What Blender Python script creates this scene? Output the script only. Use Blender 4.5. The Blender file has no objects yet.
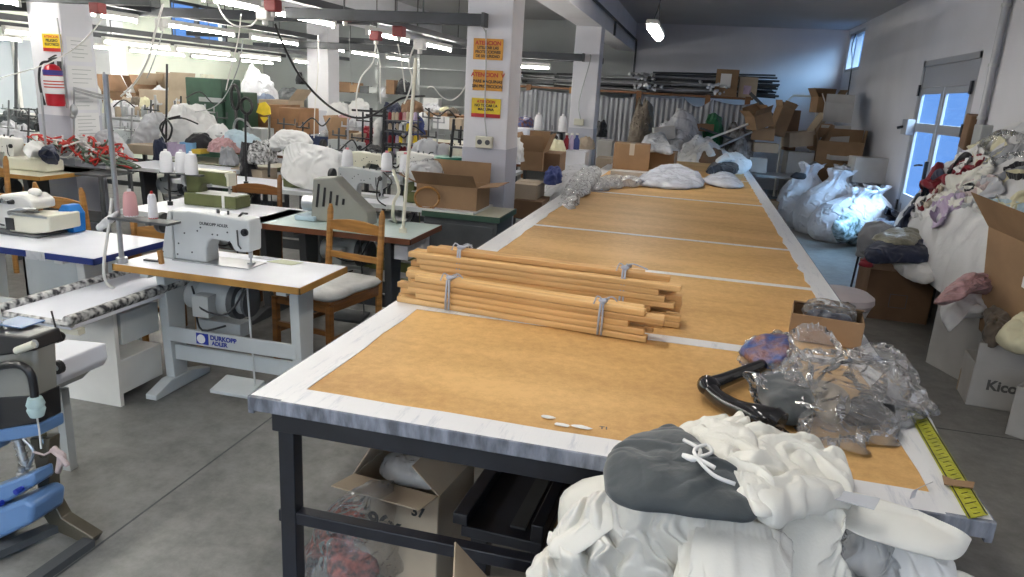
import bpy, bmesh, math, random
from mathutils import Vector, Matrix, noise
random.seed(7)
sc = bpy.context.scene
COL = sc.collection
PI = math.pi
V = Vector
# ------------------------------------------------------------------ camera
CAMH = 1.75
FPX = 723.455
_yaw, _pit, _rol = 0.23426486, 0.26463666, 0.05839271
_F = V((-math.sin(_yaw)*math.cos(_pit), math.cos(_yaw)*math.cos(_pit), -math.sin(_pit)))
_r = V((math.cos(_yaw), math.sin(_yaw), 0))
_u = _r.cross(_F)
_R = _r*math.cos(_rol)+_u*math.sin(_rol)
_U = -_r*math.sin(_rol)+_u*math.cos(_rol)
cam_d = bpy.data.cameras.new('camera'); cam = bpy.data.objects.new('camera', cam_d); COL.objects.link(cam)
cam_d.sensor_width = 36; cam_d.lens = FPX/1024*36; cam_d.clip_end = 200; cam_d.clip_start = .02
cam.matrix_world = Matrix(((_R.x, _U.x, -_F.x, 0), (_R.y, _U.y, -_F.y, 0), (_R.z, _U.z, -_F.z, CAMH), (0, 0, 0, 1)))
sc.camera = cam
def _ray(x, y): return _R*((x-512)/FPX) - _U*((y-288.5)/FPX) + _F
def G(x, y, z):            # where the sight line through a photo point meets the height z
    d = _ray(x, y); return V((0, 0, CAMH)) + d*((z-CAMH)/d.z)
def GY(x, y, Y):
    d = _ray(x, y); return V((0, 0, CAMH)) + d*(Y/d.y)
def GX(x, y, X):
    d = _ray(x, y); return V((0, 0, CAMH)) + d*(X/d.x)
# ------------------------------------------------------------------ materials
_M = {}
def mat(name, col, rough=.6, metal=0, var=0, vscale=6, bump=0, bscale=40, col2=None, spec=.5, emit=0, stretch=None, detail=4, sheen=0):
    if name in _M: return _M[name]
    m = bpy.data.materials.new(name); _M[name] = m; m.use_nodes = True
    nt = m.node_tree; b = nt.nodes['Principled BSDF']
    b.inputs['Base Color'].default_value = (*col, 1); b.inputs['Roughness'].default_value = rough
    b.inputs['Metallic'].default_value = metal; b.inputs['Specular IOR Level'].default_value = spec
    if sheen: b.inputs['Sheen Weight'].default_value = sheen
    if emit:
        b.inputs['Emission Color'].default_value = (*col, 1); b.inputs['Emission Strength'].default_value = emit
    tc = mp = None
    if var or bump or col2:
        tc = nt.nodes.new('ShaderNodeTexCoord'); mp = nt.nodes.new('ShaderNodeMapping')
        nt.links.new(tc.outputs['Object'], mp.inputs['Vector'])
        if stretch: mp.inputs['Scale'].default_value = stretch
    if var or col2:
        n = nt.nodes.new('ShaderNodeTexNoise'); n.inputs['Scale'].default_value = vscale; n.inputs['Detail'].default_value = detail
        nt.links.new(mp.outputs[0], n.inputs['Vector'])
        r = nt.nodes.new('ShaderNodeValToRGB')
        c2 = col2 or tuple(max(0, c*(1-var)) for c in col)
        c1 = col if col2 else tuple(min(1, c*(1+var*.5)) for c in col)
        r.color_ramp.elements[0].position = .35; r.color_ramp.elements[1].position = .65
        r.color_ramp.elements[0].color = (*c2, 1); r.color_ramp.elements[1].color = (*c1, 1)
        nt.links.new(n.outputs['Fac'], r.inputs['Fac']); nt.links.new(r.outputs['Color'], b.inputs['Base Color'])
    if bump:
        n2 = nt.nodes.new('ShaderNodeTexNoise'); n2.inputs['Scale'].default_value = bscale; n2.inputs['Detail'].default_value = 5
        nt.links.new(mp.outputs[0], n2.inputs['Vector'])
        bp = nt.nodes.new('ShaderNodeBump'); bp.inputs['Strength'].default_value = bump; bp.inputs['Distance'].default_value = .02
        nt.links.new(n2.outputs['Fac'], bp.inputs['Height']); nt.links.new(bp.outputs['Normal'], b.inputs['Normal'])
    return m
def cloth(name, col, rough=.8, var=.06, vscale=5, wr=1.0, ws=7, col2=None, weave=160, sheen=.15):
    if name in _M: return _M[name]
    m = mat(name, col, rough, var=var, vscale=vscale, col2=col2, sheen=sheen)
    nt = m.node_tree; N = nt.nodes.new; L = nt.links.new; b = nt.nodes['Principled BSDF']
    tc = N('ShaderNodeTexCoord'); n = N('ShaderNodeTexNoise'); n.noise_type = 'RIDGED_MULTIFRACTAL'
    n.inputs['Scale'].default_value = ws; n.inputs['Detail'].default_value = 3; n.inputs['Distortion'].default_value = .9; n.inputs['Roughness'].default_value = .45
    L(tc.outputs['Object'], n.inputs['Vector'])
    b1 = N('ShaderNodeBump'); b1.inputs['Strength'].default_value = 1; b1.inputs['Distance'].default_value = .05*wr
    L(n.outputs['Fac'], b1.inputs['Height'])
    n2 = N('ShaderNodeTexNoise'); n2.inputs['Scale'].default_value = weave; n2.inputs['Detail'].default_value = 2; L(tc.outputs['Object'], n2.inputs['Vector'])
    b2 = N('ShaderNodeBump'); b2.inputs['Strength'].default_value = .12; b2.inputs['Distance'].default_value = .004
    L(n2.outputs['Fac'], b2.inputs['Height']); L(b1.outputs[0], b2.inputs['Normal']); L(b2.outputs[0], b.inputs['Normal'])
    return m
def plastic(name, tint=(.96, .97, .98), white=.18, gloss=.35, rough=.12, bscale=14):
    if name in _M: return _M[name]
    m = bpy.data.materials.new(name); _M[name] = m; m.use_nodes = True
    nt = m.node_tree; nt.nodes.clear(); N = nt.nodes.new; L = nt.links.new
    out = N('ShaderNodeOutputMaterial'); tr = N('ShaderNodeBsdfTransparent'); tr.inputs[0].default_value = (*tint, 1)
    gl = N('ShaderNodeBsdfGlossy'); gl.inputs['Roughness'].default_value = rough; gl.inputs[0].default_value = (1, 1, 1, 1)
    df = N('ShaderNodeBsdfTranslucent'); df.inputs[0].default_value = (.95, .96, .98, 1); dd = N('ShaderNodeBsdfDiffuse'); dd.inputs[0].default_value = (.9, .91, .93, 1); mm = N('ShaderNodeMixShader'); mm.inputs[0].default_value = .6; L(df.outputs[0], mm.inputs[1]); L(dd.outputs[0], mm.inputs[2])
    fr = N('ShaderNodeLayerWeight'); fr.inputs[0].default_value = gloss
    m1 = N('ShaderNodeMixShader'); m2 = N('ShaderNodeMixShader'); m1.inputs[0].default_value = white
    tc = N('ShaderNodeTexCoord'); n = N('ShaderNodeTexNoise'); n.inputs['Scale'].default_value = bscale; n.inputs['Detail'].default_value = 6
    n.inputs['Distortion'].default_value = 1.2; n.noise_type = 'RIDGED_MULTIFRACTAL'
    bp = N('ShaderNodeBump'); bp.inputs['Strength'].default_value = 1; bp.inputs['Distance'].default_value = .05
    L(tc.outputs['Object'], n.inputs['Vector']); L(n.outputs['Fac'], bp.inputs['Height'])
    L(bp.outputs[0], gl.inputs['Normal']); L(bp.outputs[0], fr.inputs['Normal']); L(bp.outputs[0], dd.inputs['Normal'])
    L(tr.outputs[0], m1.inputs[1]); L(mm.outputs[0], m1.inputs[2]); L(m1.outputs[0], m2.inputs[1]); L(gl.outputs[0], m2.inputs[2])
    L(fr.outputs['Fresnel'], m2.inputs[0]); L(m2.outputs[0], out.inputs[0])
    return m
def glass(name, tint):
    if name in _M: return _M[name]
    m = bpy.data.materials.new(name); _M[name] = m; m.use_nodes = True
    nt = m.node_tree; nt.nodes.clear(); N = nt.nodes.new; L = nt.links.new
    out = N('ShaderNodeOutputMaterial'); tr = N('ShaderNodeBsdfTransparent'); tr.inputs[0].default_value = (*tint, 1)
    gl = N('ShaderNodeBsdfGlossy'); gl.inputs['Roughness'].default_value = .05
    mx = N('ShaderNodeMixShader'); mx.inputs[0].default_value = .06
    L(tr.outputs[0], mx.inputs[1]); L(gl.outputs[0], mx.inputs[2]); L(mx.outputs[0], out.inputs[0])
    return m
# ------------------------------------------------------------------ mesh builder
class MB:
    def __init__(s): s.bm = bmesh.new()
    def box(s, c, size, rz=0, rx=0, ry=0, taper=None):
        c = V(c); x, y, z = [a/2 for a in size]
        R = Matrix.Rotation(rz, 3, 'Z') @ Matrix.Rotation(ry, 3, 'Y') @ Matrix.Rotation(rx, 3, 'X')
        vs = []
        for sz in (-1, 1):
            for sx, sy in ((-1, -1), (1, -1), (1, 1), (-1, 1)):
                k = taper if (taper and sz > 0) else 1
                vs.append(s.bm.verts.new(c + R @ V((sx*x*k, sy*y*k, sz*z))))
        for f in ((3, 2, 1, 0), (4, 5, 6, 7), (0, 1, 5, 4), (1, 2, 6, 5), (2, 3, 7, 6), (3, 0, 4, 7)):
            s.bm.faces.new([vs[i] for i in f])
        return s
    def span(s, x0, x1, y0, y1, z0, z1): return s.box(((x0+x1)/2, (y0+y1)/2, (z0+z1)/2), (abs(x1-x0), abs(y1-y0), abs(z1-z0)))
    def bar(s, a, b, w, h, up=V((0, 0, 1))):
        a = V(a); b = V(b); d = (b-a).normalized()
        if abs(d.dot(up)) > .99: up = V((0, 1, 0))
        sx = d.cross(up).normalized(); uz = sx.cross(d)
        vs = []
        for p in (a, b):
            for i, j in ((-1, -1), (1, -1), (1, 1), (-1, 1)): vs.append(s.bm.verts.new(p + sx*i*w/2 + uz*j*h/2))
        for f in ((3, 2, 1, 0), (4, 5, 6, 7), (0, 1, 5, 4), (1, 2, 6, 5), (2, 3, 7, 6), (3, 0, 4, 7)): s.bm.faces.new([vs[i] for i in f])
        return s
    def tube(s, pts, r, n=8, cap=True, smooth=0):
        pts = [V(p) for p in pts]
        rs = r if isinstance(r, (list, tuple)) else [r]*len(pts)
        if smooth: pts, rs = catmull(pts, smooth, rs)
        rings = []; prev = None
        for i, p in enumerate(pts):
            d = (pts[min(i+1, len(pts)-1)] - pts[max(i-1, 0)])
            if d.length < 1e-9: d = V((0, 0, 1))
            d.normalize()
            if prev is None: a = d.orthogonal().normalized()
            else:
                a = prev - d*prev.dot(d)
                if a.length < 1e-6: a = d.orthogonal()
                a.normalize()
            prev = a; b = d.cross(a)
            rings.append([s.bm.verts.new(p + (a*math.cos(t)+b*math.sin(t))*rs[i]) for t in [2*PI*k/n for k in range(n)]])
        for A, B in zip(rings, rings[1:]):
            for k in range(n): s.bm.faces.new((A[k], A[(k+1) % n], B[(k+1) % n], B[k]))
        if cap: s.bm.faces.new(rings[0][::-1]); s.bm.faces.new(rings[-1])
        return s
    def cyl(s, a, b, r0, r1=None, n=16): return s.tube([a, b], [r0, r0 if r1 is None else r1], n)
    def lathe(s, prof, c=(0, 0, 0), n=20, axis='Z'):
        c = V(c); rings = []
        for r, h in prof:
            ring = []
            for k in range(n):
                t = 2*PI*k/n; x, y = r*math.cos(t), r*math.sin(t)
                p = V((x, y, h)) if axis == 'Z' else (V((h, x, y)) if axis == 'X' else V((y, h, x)))
                ring.append(s.bm.verts.new(c+p))
            rings.append(ring)
        for A, B in zip(rings, rings[1:]):
            for k in range(n): s.bm.faces.new((A[k], A[(k+1) % n], B[(k+1) % n], B[k]))
        s.bm.faces.new(rings[0][::-1]); s.bm.faces.new(rings[-1])
        return s
    def prism(s, outline, y0, y1, plane='XZ'):
        def P(a, b, t): return V((a, t, b)) if plane == 'XZ' else (V((a, b, t)) if plane == 'XY' else V((t, a, b)))
        A = [s.bm.verts.new(P(a, b, y0)) for a, b in outline]; B = [s.bm.verts.new(P(a, b, y1)) for a, b in outline]
        n = len(A); s.bm.faces.new(A); s.bm.faces.new(B[::-1])
        for k in range(n): s.bm.faces.new((A[k], B[k], B[(k+1) % n], A[(k+1) % n]))
        return s
    def quad(s, pts): s.bm.faces.new([s.bm.verts.new(V(p)) for p in pts]); return s
    def ball(s, c, r, sc_=(1, 1, 1), n=10):
        prof = [(max(1e-4, math.sin(PI*i/n)*r), -math.cos(PI*i/n)*r*sc_[2]) for i in range(n+1)]
        k0 = len(s.bm.verts); s.lathe(prof, (0, 0, 0), 14); s.bm.verts.ensure_lookup_table()
        for v in s.bm.verts[k0:]: v.co = V((v.co.x*sc_[0], v.co.y*sc_[1], v.co.z)) + V(c)
        return s
    def build(s, name, m, parent=None, smooth=False, bevel=0, seg=2, solid=0, subsurf=0, label=None):
        bmesh.ops.recalc_face_normals(s.bm, faces=s.bm.faces[:])
        me = bpy.data.meshes.new(name); s.bm.to_mesh(me); s.bm.free()
        o = bpy.data.objects.new(name, me); COL.objects.link(o); me.materials.append(m)
        if smooth:
            for p in me.polygons: p.use_smooth = True
            if smooth == 'auto':
                try: me.set_sharp_from_angle(angle=math.radians(40))
                except Exception: pass
        if bevel:
            b = o.modifiers.new('b', 'BEVEL'); b.width = bevel; b.segments = seg; b.limit_method = 'ANGLE'
        if solid:
            q = o.modifiers.new('s', 'SOLIDIFY'); q.thickness = solid; q.offset = 0
        if subsurf:
            q = o.modifiers.new('u', 'SUBSURF'); q.levels = subsurf; q.render_levels = subsurf
        if parent is not None: o.parent = parent
        if label: o['label'] = label
        return o
def catmull(pts, k, rs=None):
    out = []; ro = []
    n = len(pts)
    for i in range(n-1):
        p0, p1, p2, p3 = pts[max(i-1, 0)], pts[i], pts[i+1], pts[min(i+2, n-1)]
        for j in range(k):
            t = j/k
            out.append(.5*((2*p1)+(p2-p0)*t+(2*p0-5*p1+4*p2-p3)*t*t+(3*p1-p0-3*p2+p3)*t**3))
            if rs: ro.append(rs[i]*(1-t)+rs[i+1]*t)
    out.append(pts[-1]);
    if rs: ro.append(rs[-1])
    return (out, ro) if rs else out
def closed_catmull(pts, k):
    out = []; n = len(pts)
    for i in range(n):
        p0, p1, p2, p3 = pts[i-1], pts[i], pts[(i+1) % n], pts[(i+2) % n]
        for j in range(k):
            t = j/k
            out.append(.5*((2*p1)+(p2-p0)*t+(2*p0-5*p1+4*p2-p3)*t*t+(3*p1-p0-3*p2+p3)*t**3))
    return out
def tag(o, label, cat, group=None, kind=None):
    o['label'] = label; o['category'] = cat
    if group: o['group'] = group
    if kind: o['kind'] = kind
    return o
def thing(name, label, cat, loc=(0, 0, 0), rz=0, group=None):
    o = bpy.data.objects.new(name, None); COL.objects.link(o); o.empty_display_size = .05
    o.location = loc; o.rotation_euler = (0, 0, rz)
    return tag(o, label, cat, group)
def struct(mb, name, m, parent=None, **k):
    o = mb.build(name, m, parent, **k)
    if parent is None: o['kind'] = 'structure'
    return o
def copy_tree(o, loc=None, rz=None, label=None, group=None, mats=None, scale=None):
    kids = {}
    for x in COL.objects:
        if x.parent: kids.setdefault(x.parent, []).append(x)
    def rec(a, par):
        c = a.copy(); COL.objects.link(c)
        if par is not None: c.parent = par
        for ch in kids.get(a, []): rec(ch, c)
        return c
    c = rec(o, None)
    if loc is not None: c.location = loc
    if rz is not None: c.rotation_euler = (0, 0, rz)
    if label: c['label'] = label
    if group: c['group'] = group
    if scale: c.scale = (scale,)*3
    return c
def text(s, size, m, parent, loc, rot, name='lettering', extr=.0008, align='CENTER'):
    cu = bpy.data.curves.new(name, 'FONT'); cu.body = s; cu.size = size; cu.extrude = extr; cu.align_x = align; cu.align_y = 'CENTER'; cu.offset = size*.035
    o = bpy.data.objects.new(name, cu); COL.objects.link(o); cu.materials.append(m)
    o.parent = parent; o.location = loc; o.rotation_euler = rot
    return o
# ------------------------------------------------------------------ cloth-like shapes
def rid(p, sc_=1., seed=0, H=.9, o=3):
    q = V((p[0]*sc_+seed*3.17, p[1]*sc_-seed*1.9, p[2]*sc_+seed*.77))
    return noise.ridged_multi_fractal(q, H, 2.1, o, 1.0, 2.0)*.5-.5
def fbm(p, sc_=1., seed=0, o=3):
    q = V((p[0]*sc_+seed*3.17, p[1]*sc_-seed*1.9, p[2]*sc_+seed*.77))
    return noise.fractal(q, .8, 2.0, o)
def wlines(p, d, wave, warp, seed):
    """round ridges with narrow valleys across direction d, plus finer creases"""
    t = p.dot(d)/wave + warp*1.3*fbm(p, .45/wave, seed)
    k = .65+.6*fbm(p, .5/wave, seed+2)
    a = abs(math.sin(PI*t))
    b = abs(math.sin(PI*(t*2.3+.6*fbm(p, .8/wave, seed+6))))
    return (a**.8-.6)*k+(b-.6)*.28
def pillow(name, pts, m, thick=.05, fold=.02, wave=.08, ang=None, seed=1, crump=.01, cscale=10, rings=14, k=6, parent=None, nrm=None, edge=.5, sag=0, solid=0, flat=.35, pe=4.0):
    """a soft closed body (garment, bag, folded cloth) whose rim runs through pts"""
    pts = [V(p) for p in pts]
    rim = closed_catmull(pts, k); n = len(rim)
    c = sum(rim, V())/n
    if nrm is None:
        nn = V()
        for i in range(n): nn += (rim[i]-c).cross(rim[(i+1) % n]-c)
        nn.normalize()
        if nn.dot(V((0, 0, CAMH))-c) < 0: nn = -nn
    else: nn = V(nrm).normalized()
    ax = (rim[0]-c); ax = (ax-nn*ax.dot(nn)).normalized(); ay = nn.cross(ax)
    d = None if ang is None else (ang.normalized() if isinstance(ang, V) else ax*math.cos(ang)+ay*math.sin(ang))
    bm = bmesh.new()
    def prof(r): return (max(0, 1-r**pe))**edge
    for side in (1, -1):
        top = None; rr = []
        for j in range(rings+1):
            r = j/rings
            ring = []
            for i in range(n if j else 1):
                base = c.lerp(rim[i], r) if j else c.copy()
                h = thick*prof(r)*(1 if side > 0 else flat)
                f = 0
                w = min(1, (1-r)*5) if side < 0 else min(1, .5+(1-r)*4)
                if d is not None: f += fold*wlines(base, d, wave, .9, seed)
                else: f += fold*rid(base, 1/wave*.45, seed)
                f += crump*rid(base, cscale, seed+5, .8, 4)
                p = base + nn*(side*h + f*w*(1 if side > 0 else .3))
                p += (ax*fbm(base, 6, seed+9)+ay*fbm(base, 6, seed+12))*crump*1.2*min(1, r*1.3)
                if sag: p.z -= sag*r*r
                ring.append(p)
            rr.append(ring)
        rings_v = []
        for j, ring in enumerate(rr):
            if j == rings and side < 0: rings_v.append(last_rim); continue
            rings_v.append([bm.verts.new(p) for p in ring])
        if side > 0: last_rim = rings_v[-1]
        for i in range(n):
            a, b = (i, (i+1) % n)
            try: bm.faces.new((rings_v[0][0], rings_v[1][a], rings_v[1][b]) if side > 0 else (rings_v[0][0], rings_v[1][b], rings_v[1][a]))
            except ValueError: pass
        for A, B in zip(rings_v[1:], rings_v[2:]):
            for i in range(n):
                a, b = i, (i+1) % n
                bm.faces.new((A[a], B[a], B[b], A[b]) if side > 0 else (A[b], B[b], B[a], A[a]))
    me = bpy.data.meshes.new(name); bmesh.ops.recalc_face_normals(bm, faces=bm.faces[:]); bm.to_mesh(me); bm.free()
    for p in me.polygons: p.use_smooth = True
    o = bpy.data.objects.new(name, me); COL.objects.link(o); me.materials.append(m)
    if parent is not None: o.parent = parent
    return o
def px(pts): return [G(a, b, c) for a, b, c in pts]
def sheet(name, rows, m, fold=.015, wave=.07, d=None, seed=1, crump=.008, cscale=9, sub=6, solid=.006, parent=None, nrm=None):
    """an open cloth surface through a grid of points"""
    rows = [[V(p) for p in r] for r in rows]
    R1 = [catmull(r, sub) for r in rows]
    cols = [catmull([r[i] for r in R1], sub) for i in range(len(R1[0]))]
    nx, ny = len(cols), len(cols[0])
    bm = bmesh.new(); g = []
    for i in range(nx):
        col = []
        for j in range(ny):
            p = cols[i][j]
            tx = cols[min(i+1, nx-1)][j]-cols[max(i-1, 0)][j]; ty = cols[i][min(j+1, ny-1)]-cols[i][max(j-1, 0)]
            nn = tx.cross(ty)
            nn = nn.normalized() if nn.length > 1e-9 else V((0, 0, 1))
            if nn.dot(V((0, 0, CAMH))-p) < 0: nn = -nn
            f = crump*rid(p, cscale, seed, .8, 4)
            if d is not None: f += fold*wlines(p, V(d).normalized(), wave, .9, seed)
            else: f += fold*rid(p, .45/wave, seed+3)
            col.append(bm.verts.new(p+nn*f))
        g.append(col)
    for i in range(nx-1):
        for j in range(ny-1): bm.faces.new((g[i][j], g[i+1][j], g[i+1][j+1], g[i][j+1]))
    me = bpy.data.meshes.new(name); bm.to_mesh(me); bm.free()
    for p in me.polygons: p.use_smooth = True
    o = bpy.data.objects.new(name, me); COL.objects.link(o); me.materials.append(m)
    if solid: q = o.modifiers.new('s', 'SOLIDIFY'); q.thickness = solid; q.offset = -1
    if parent is not None: o.parent = parent
    return o
def mound(name, c, r, m, amp=.08, fr=4, seed=1, nu=64, nv=24, pw=.8, lean=(0, 0), parent=None, fine=.02, base=1.0, foldz=0):
    """a lumpy heap standing on z=c.z"""
    c = V(c); rx, ry, h = r; bm = bmesh.new(); rings = []
    for j in range(nv+1):
        t = j/nv; a = t*PI/2
        rad = math.cos(a)**pw if j < nv else 0; z = math.sin(a)**(1/base if base else 1)*h
        ring = []
        for i in range(nu if j < nv else 1):
            th = 2*PI*i/nu
            p = V((rx*rad*math.cos(th)+lean[0]*t*t, ry*rad*math.sin(th)+lean[1]*t*t, z))
            q = c+p
            k = amp*rid(q, fr, seed, .9, 3)+fine*rid(q, fr*3.2, seed+4, .8, 3)
            if foldz: k += foldz*math.sin(th*11+3*fbm(q, 2, seed))*(1-t)
            dirn = V((math.cos(th)*rad/max(rx, .01)*.5, math.sin(th)*rad/max(ry, .01)*.5, math.sin(a)/h*.5)).normalized()
            if foldz < 1: p.z *= 1+.22*noise.noise(V((c.x*3+p.x*2.2/max(rx, .1), c.y+p.y*2.2/max(ry, .1), seed)))
            p = p+dirn*k
            p.z = max(p.z, 0.0)
            ring.append(bm.verts.new(c+p))
        rings.append(ring)
    for A, B in zip(rings, rings[1:]):
        for i in range(nu):
            if len(B) == 1: bm.faces.new((A[i], A[(i+1) % nu], B[0]))
            else: bm.faces.new((A[i], A[(i+1) % nu], B[(i+1) % nu], B[i]))
    bm.faces.new(rings[0][::-1])
    me = bpy.data.meshes.new(name); bmesh.ops.recalc_face_normals(bm, faces=bm.faces[:]); bm.to_mesh(me); bm.free()
    for p in me.polygons: p.use_smooth = True
    o = bpy.data.objects.new(name, me); COL.objects.link(o); me.materials.append(m)
    if parent is not None: o.parent = parent
    return o

import numpy as np
def drape(name, label, cat, rim, m, k=(1.3, 1.3), dome=.05, N=54, nrm=(0, -.25, 1), seed=1, iters=70, world=None, thick=.004, grav=.0006, stiff=.22, pe=3, ray=None, noise_amp=.012, parent=None, hem=.006, bendskip=(2, 4), w0=9.):
    """cloth with more length than its outline: it buckles into folds over a soft support"""
    rn = np.random.RandomState(seed)
    if world is None: P = [V(q) if ray else G(*q) for q in rim]
    else: P = [V(q) for q in world]
    C = closed_catmull(P, 24); L_ = [0]
    for i in range(len(C)): L_.append(L_[-1]+(C[(i+1) % len(C)]-C[i]).length)
    tot = L_[-1]; n4 = 4*(N-1); Rm = []
    j = 0
    for i in range(n4):
        s = tot*i/n4
        while L_[j+1] < s: j += 1
        f = (s-L_[j])/max(1e-9, L_[j+1]-L_[j]); q = C[j].lerp(C[(j+1) % len(C)], f); Rm.append((q.x, q.y, q.z))
    Rm = np.array(Rm); M_ = N-1
    b = Rm[0:N]; r = Rm[M_:M_+N]; t = Rm[2*M_:2*M_+N][::-1]; l = np.concatenate([Rm[3*M_:], Rm[:1]])[::-1]
    u = np.linspace(0, 1, N)[:, None, None]; v = np.linspace(0, 1, N)[None, :, None]
    X = (1-v)*b[:, None]+v*t[:, None]+(1-u)*l[None]+u*r[None]-((1-u)*(1-v)*b[0]+u*(1-v)*b[-1]+(1-u)*v*t[0]+u*v*t[-1])
    n = np.array(V(nrm).normalized())
    if ray:
        Y = X.copy(); last = None
        for i in range(N):
            for jj in range(N):
                q = ray(X[i, jj, 0], X[i, jj, 1])
                if q is None: q = last if last is not None else V((2.3, 6.8, 1.2))
                last = q; Y[i, jj] = q
        X = Y
    uu = np.abs(u*2-1); vv = np.abs(v*2-1); dm = dome*np.clip(1-np.maximum(uu, vv)**pe, 0, 1)**.5
    base = X+dm*n
    rest0 = np.linalg.norm(base[1:]-base[:-1], axis=2); rest1 = np.linalg.norm(base[:, 1:]-base[:, :-1], axis=2)
    ku, kv = k
    X = base.copy()
    def sn(f):
        g_ = rn.rand(f+2, f+2)*2-1; xs = np.linspace(0, f-.001, N)+.5*0; i0 = xs.astype(int); fr = xs-i0; fr = fr*fr*(3-2*fr)
        q_ = g_[i0]*(1-fr)[:, None]+g_[i0+1]*fr[:, None]; q_ = q_[:, i0]*(1-fr)[None]+q_[:, i0+1]*fr[None]; return q_
    size = tot/4; W = w0*2.4; lam = size*2*math.pi/W
    Au, Av = [lam/math.pi*math.sqrt(max(q_-1, 0.0))*1.35 for q_ in (ku, kv)]
    U2, V2 = u[:, :, 0]+0*v[:, :, 0], v[:, :, 0]+0*u[:, :, 0]
    wu = 2.6*sn(3)+1.1*sn(7); wv = 2.6*sn(3)+1.1*sn(7); mu_ = .55+.45*sn(5); mv_ = .55+.45*sn(5)
    g = (Au*np.sin(W*U2+wu)*mu_*1.25+Av*np.sin(W*V2+wv)*mv_*1.25+.25*(Au+Av)*sn(14))[..., None]
    low = float(max(Au, Av))*1.1+dome*.35
    edge_f = np.clip(1-np.maximum(uu, vv), 0, .12)/.12
    X = X+g*n*edge_f
    pin = np.zeros((N, N, 1)); pin[0] = pin[-1] = 1; pin[:, 0] = pin[:, -1] = 1
    wgt = 1-pin*.97
    Xp = X.copy(); rim0 = X.copy()
    def cons(A, ax, sk, rest, st):
        for par in range(2*sk if sk > 1 else 2):
            step = 2*sk if sk > 1 else 2
            idx = np.arange(par, N-sk, step)
            if len(idx) == 0: continue
            if ax == 0: a_, b_ = A[idx], A[idx+sk]; wa, wb = wgt[idx], wgt[idx+sk]; rs = rest[idx]
            else: a_, b_ = A[:, idx], A[:, idx+sk]; wa, wb = wgt[:, idx], wgt[:, idx+sk]; rs = rest[:, idx]
            d = b_-a_; ln = np.linalg.norm(d, axis=2, keepdims=True)+1e-9
            c = st*(ln-rs[..., None])/ln*d/(wa+wb)
            if ax == 0: A[idx] = a_+c*wa; A[idx+sk] = b_-c*wb
            else: A[:, idx] = a_+c*wa; A[:, idx+sk] = b_-c*wb
    def mk(sk):
        return (np.stack([rest0[i:i+sk].sum(0) for i in range(N-sk)])*ku, np.stack([rest1[:, i:i+sk].sum(1) for i in range(N-sk)], 1)*kv)
    R1 = (rest0*ku, rest1*kv); RB = {s: mk(s) for s in bendskip}
    dg0 = np.linalg.norm(base[1:, 1:]-base[:-1, :-1], axis=2)*(ku+kv)/2; dg1 = np.linalg.norm(base[1:, :-1]-base[:-1, 1:], axis=2)*(ku+kv)/2
    gv = np.array([0, 0, -1.])*.55-n*.45
    for it in range(iters):
        vel = (X-Xp)*.93; Xp = X.copy(); X = X+(vel+gv*grav)*(1-pin)
        for _ in range(2):
            cons(X, 0, 1, R1[0], .9); cons(X, 1, 1, R1[1], .9)
            for s in bendskip: cons(X, 0, s, RB[s][0], stiff/(s)); cons(X, 1, s, RB[s][1], stiff/(s))
            for par in (0, 1):
                for (A0, B0, rs) in ((X[par:-1:2, :-1], X[par+1::2, 1:], dg0[par::2]), (X[par:-1:2, 1:], X[par+1::2, :-1], dg1[par::2])):
                    d = B0-A0; ln = np.linalg.norm(d, axis=2, keepdims=True)+1e-9; c = .08*(ln-rs[..., None])/ln*d; A0 += c; B0 -= c
        h = ((X-base)*n).sum(2, keepdims=True); X = X-np.minimum(h+low, 0)*n
        dr = X-rim0; X = np.where(pin > 0, rim0+np.clip(dr, -.005, .005), X)
    X[..., 0] = np.minimum(X[..., 0], 2.72)
    bm = bmesh.new(); vs = [[bm.verts.new(X[i, jj]) for jj in range(N)] for i in range(N)]
    for i in range(N-1):
        for jj in range(N-1): bm.faces.new((vs[i][jj], vs[i+1][jj], vs[i+1][jj+1], vs[i][jj+1]))
    # the rim turns down and under so that the cloth closes round what it lies on
    ringi = [(i, 0) for i in range(N-1)]+[(N-1, jj) for jj in range(N-1)]+[(i, N-1) for i in range(N-1, 0, -1)]+[(0, jj) for jj in range(N-1, 0, -1)]
    cen = X.reshape(-1, 3).mean(0); prev = [vs[i][jj] for i, jj in ringi]
    for dpt, inn in ((hem*1.5, .0), (hem*3, .03), (hem*4, .10)):
        cur = []
        for i, jj in ringi:
            q = X[i, jj]; q = q+(cen-q)*inn; cur.append(bm.verts.new(q-n*dpt))
        for a_ in range(len(cur)):
            b_ = (a_+1) % len(cur); bm.faces.new((prev[a_], cur[a_], cur[b_], prev[b_]))
        prev = cur
    bmesh.ops.recalc_face_normals(bm, faces=bm.faces[:])
    me = bpy.data.meshes.new(name); bm.to_mesh(me); bm.free()
    for q in me.polygons: q.use_smooth = True
    o = bpy.data.objects.new(name, me); COL.objects.link(o); me.materials.append(m)
    q = o.modifiers.new('u', 'SUBSURF'); q.levels = q.render_levels = 1
    if parent is not None: o.parent = parent
    return tag(o, label, cat) if label else o
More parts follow.
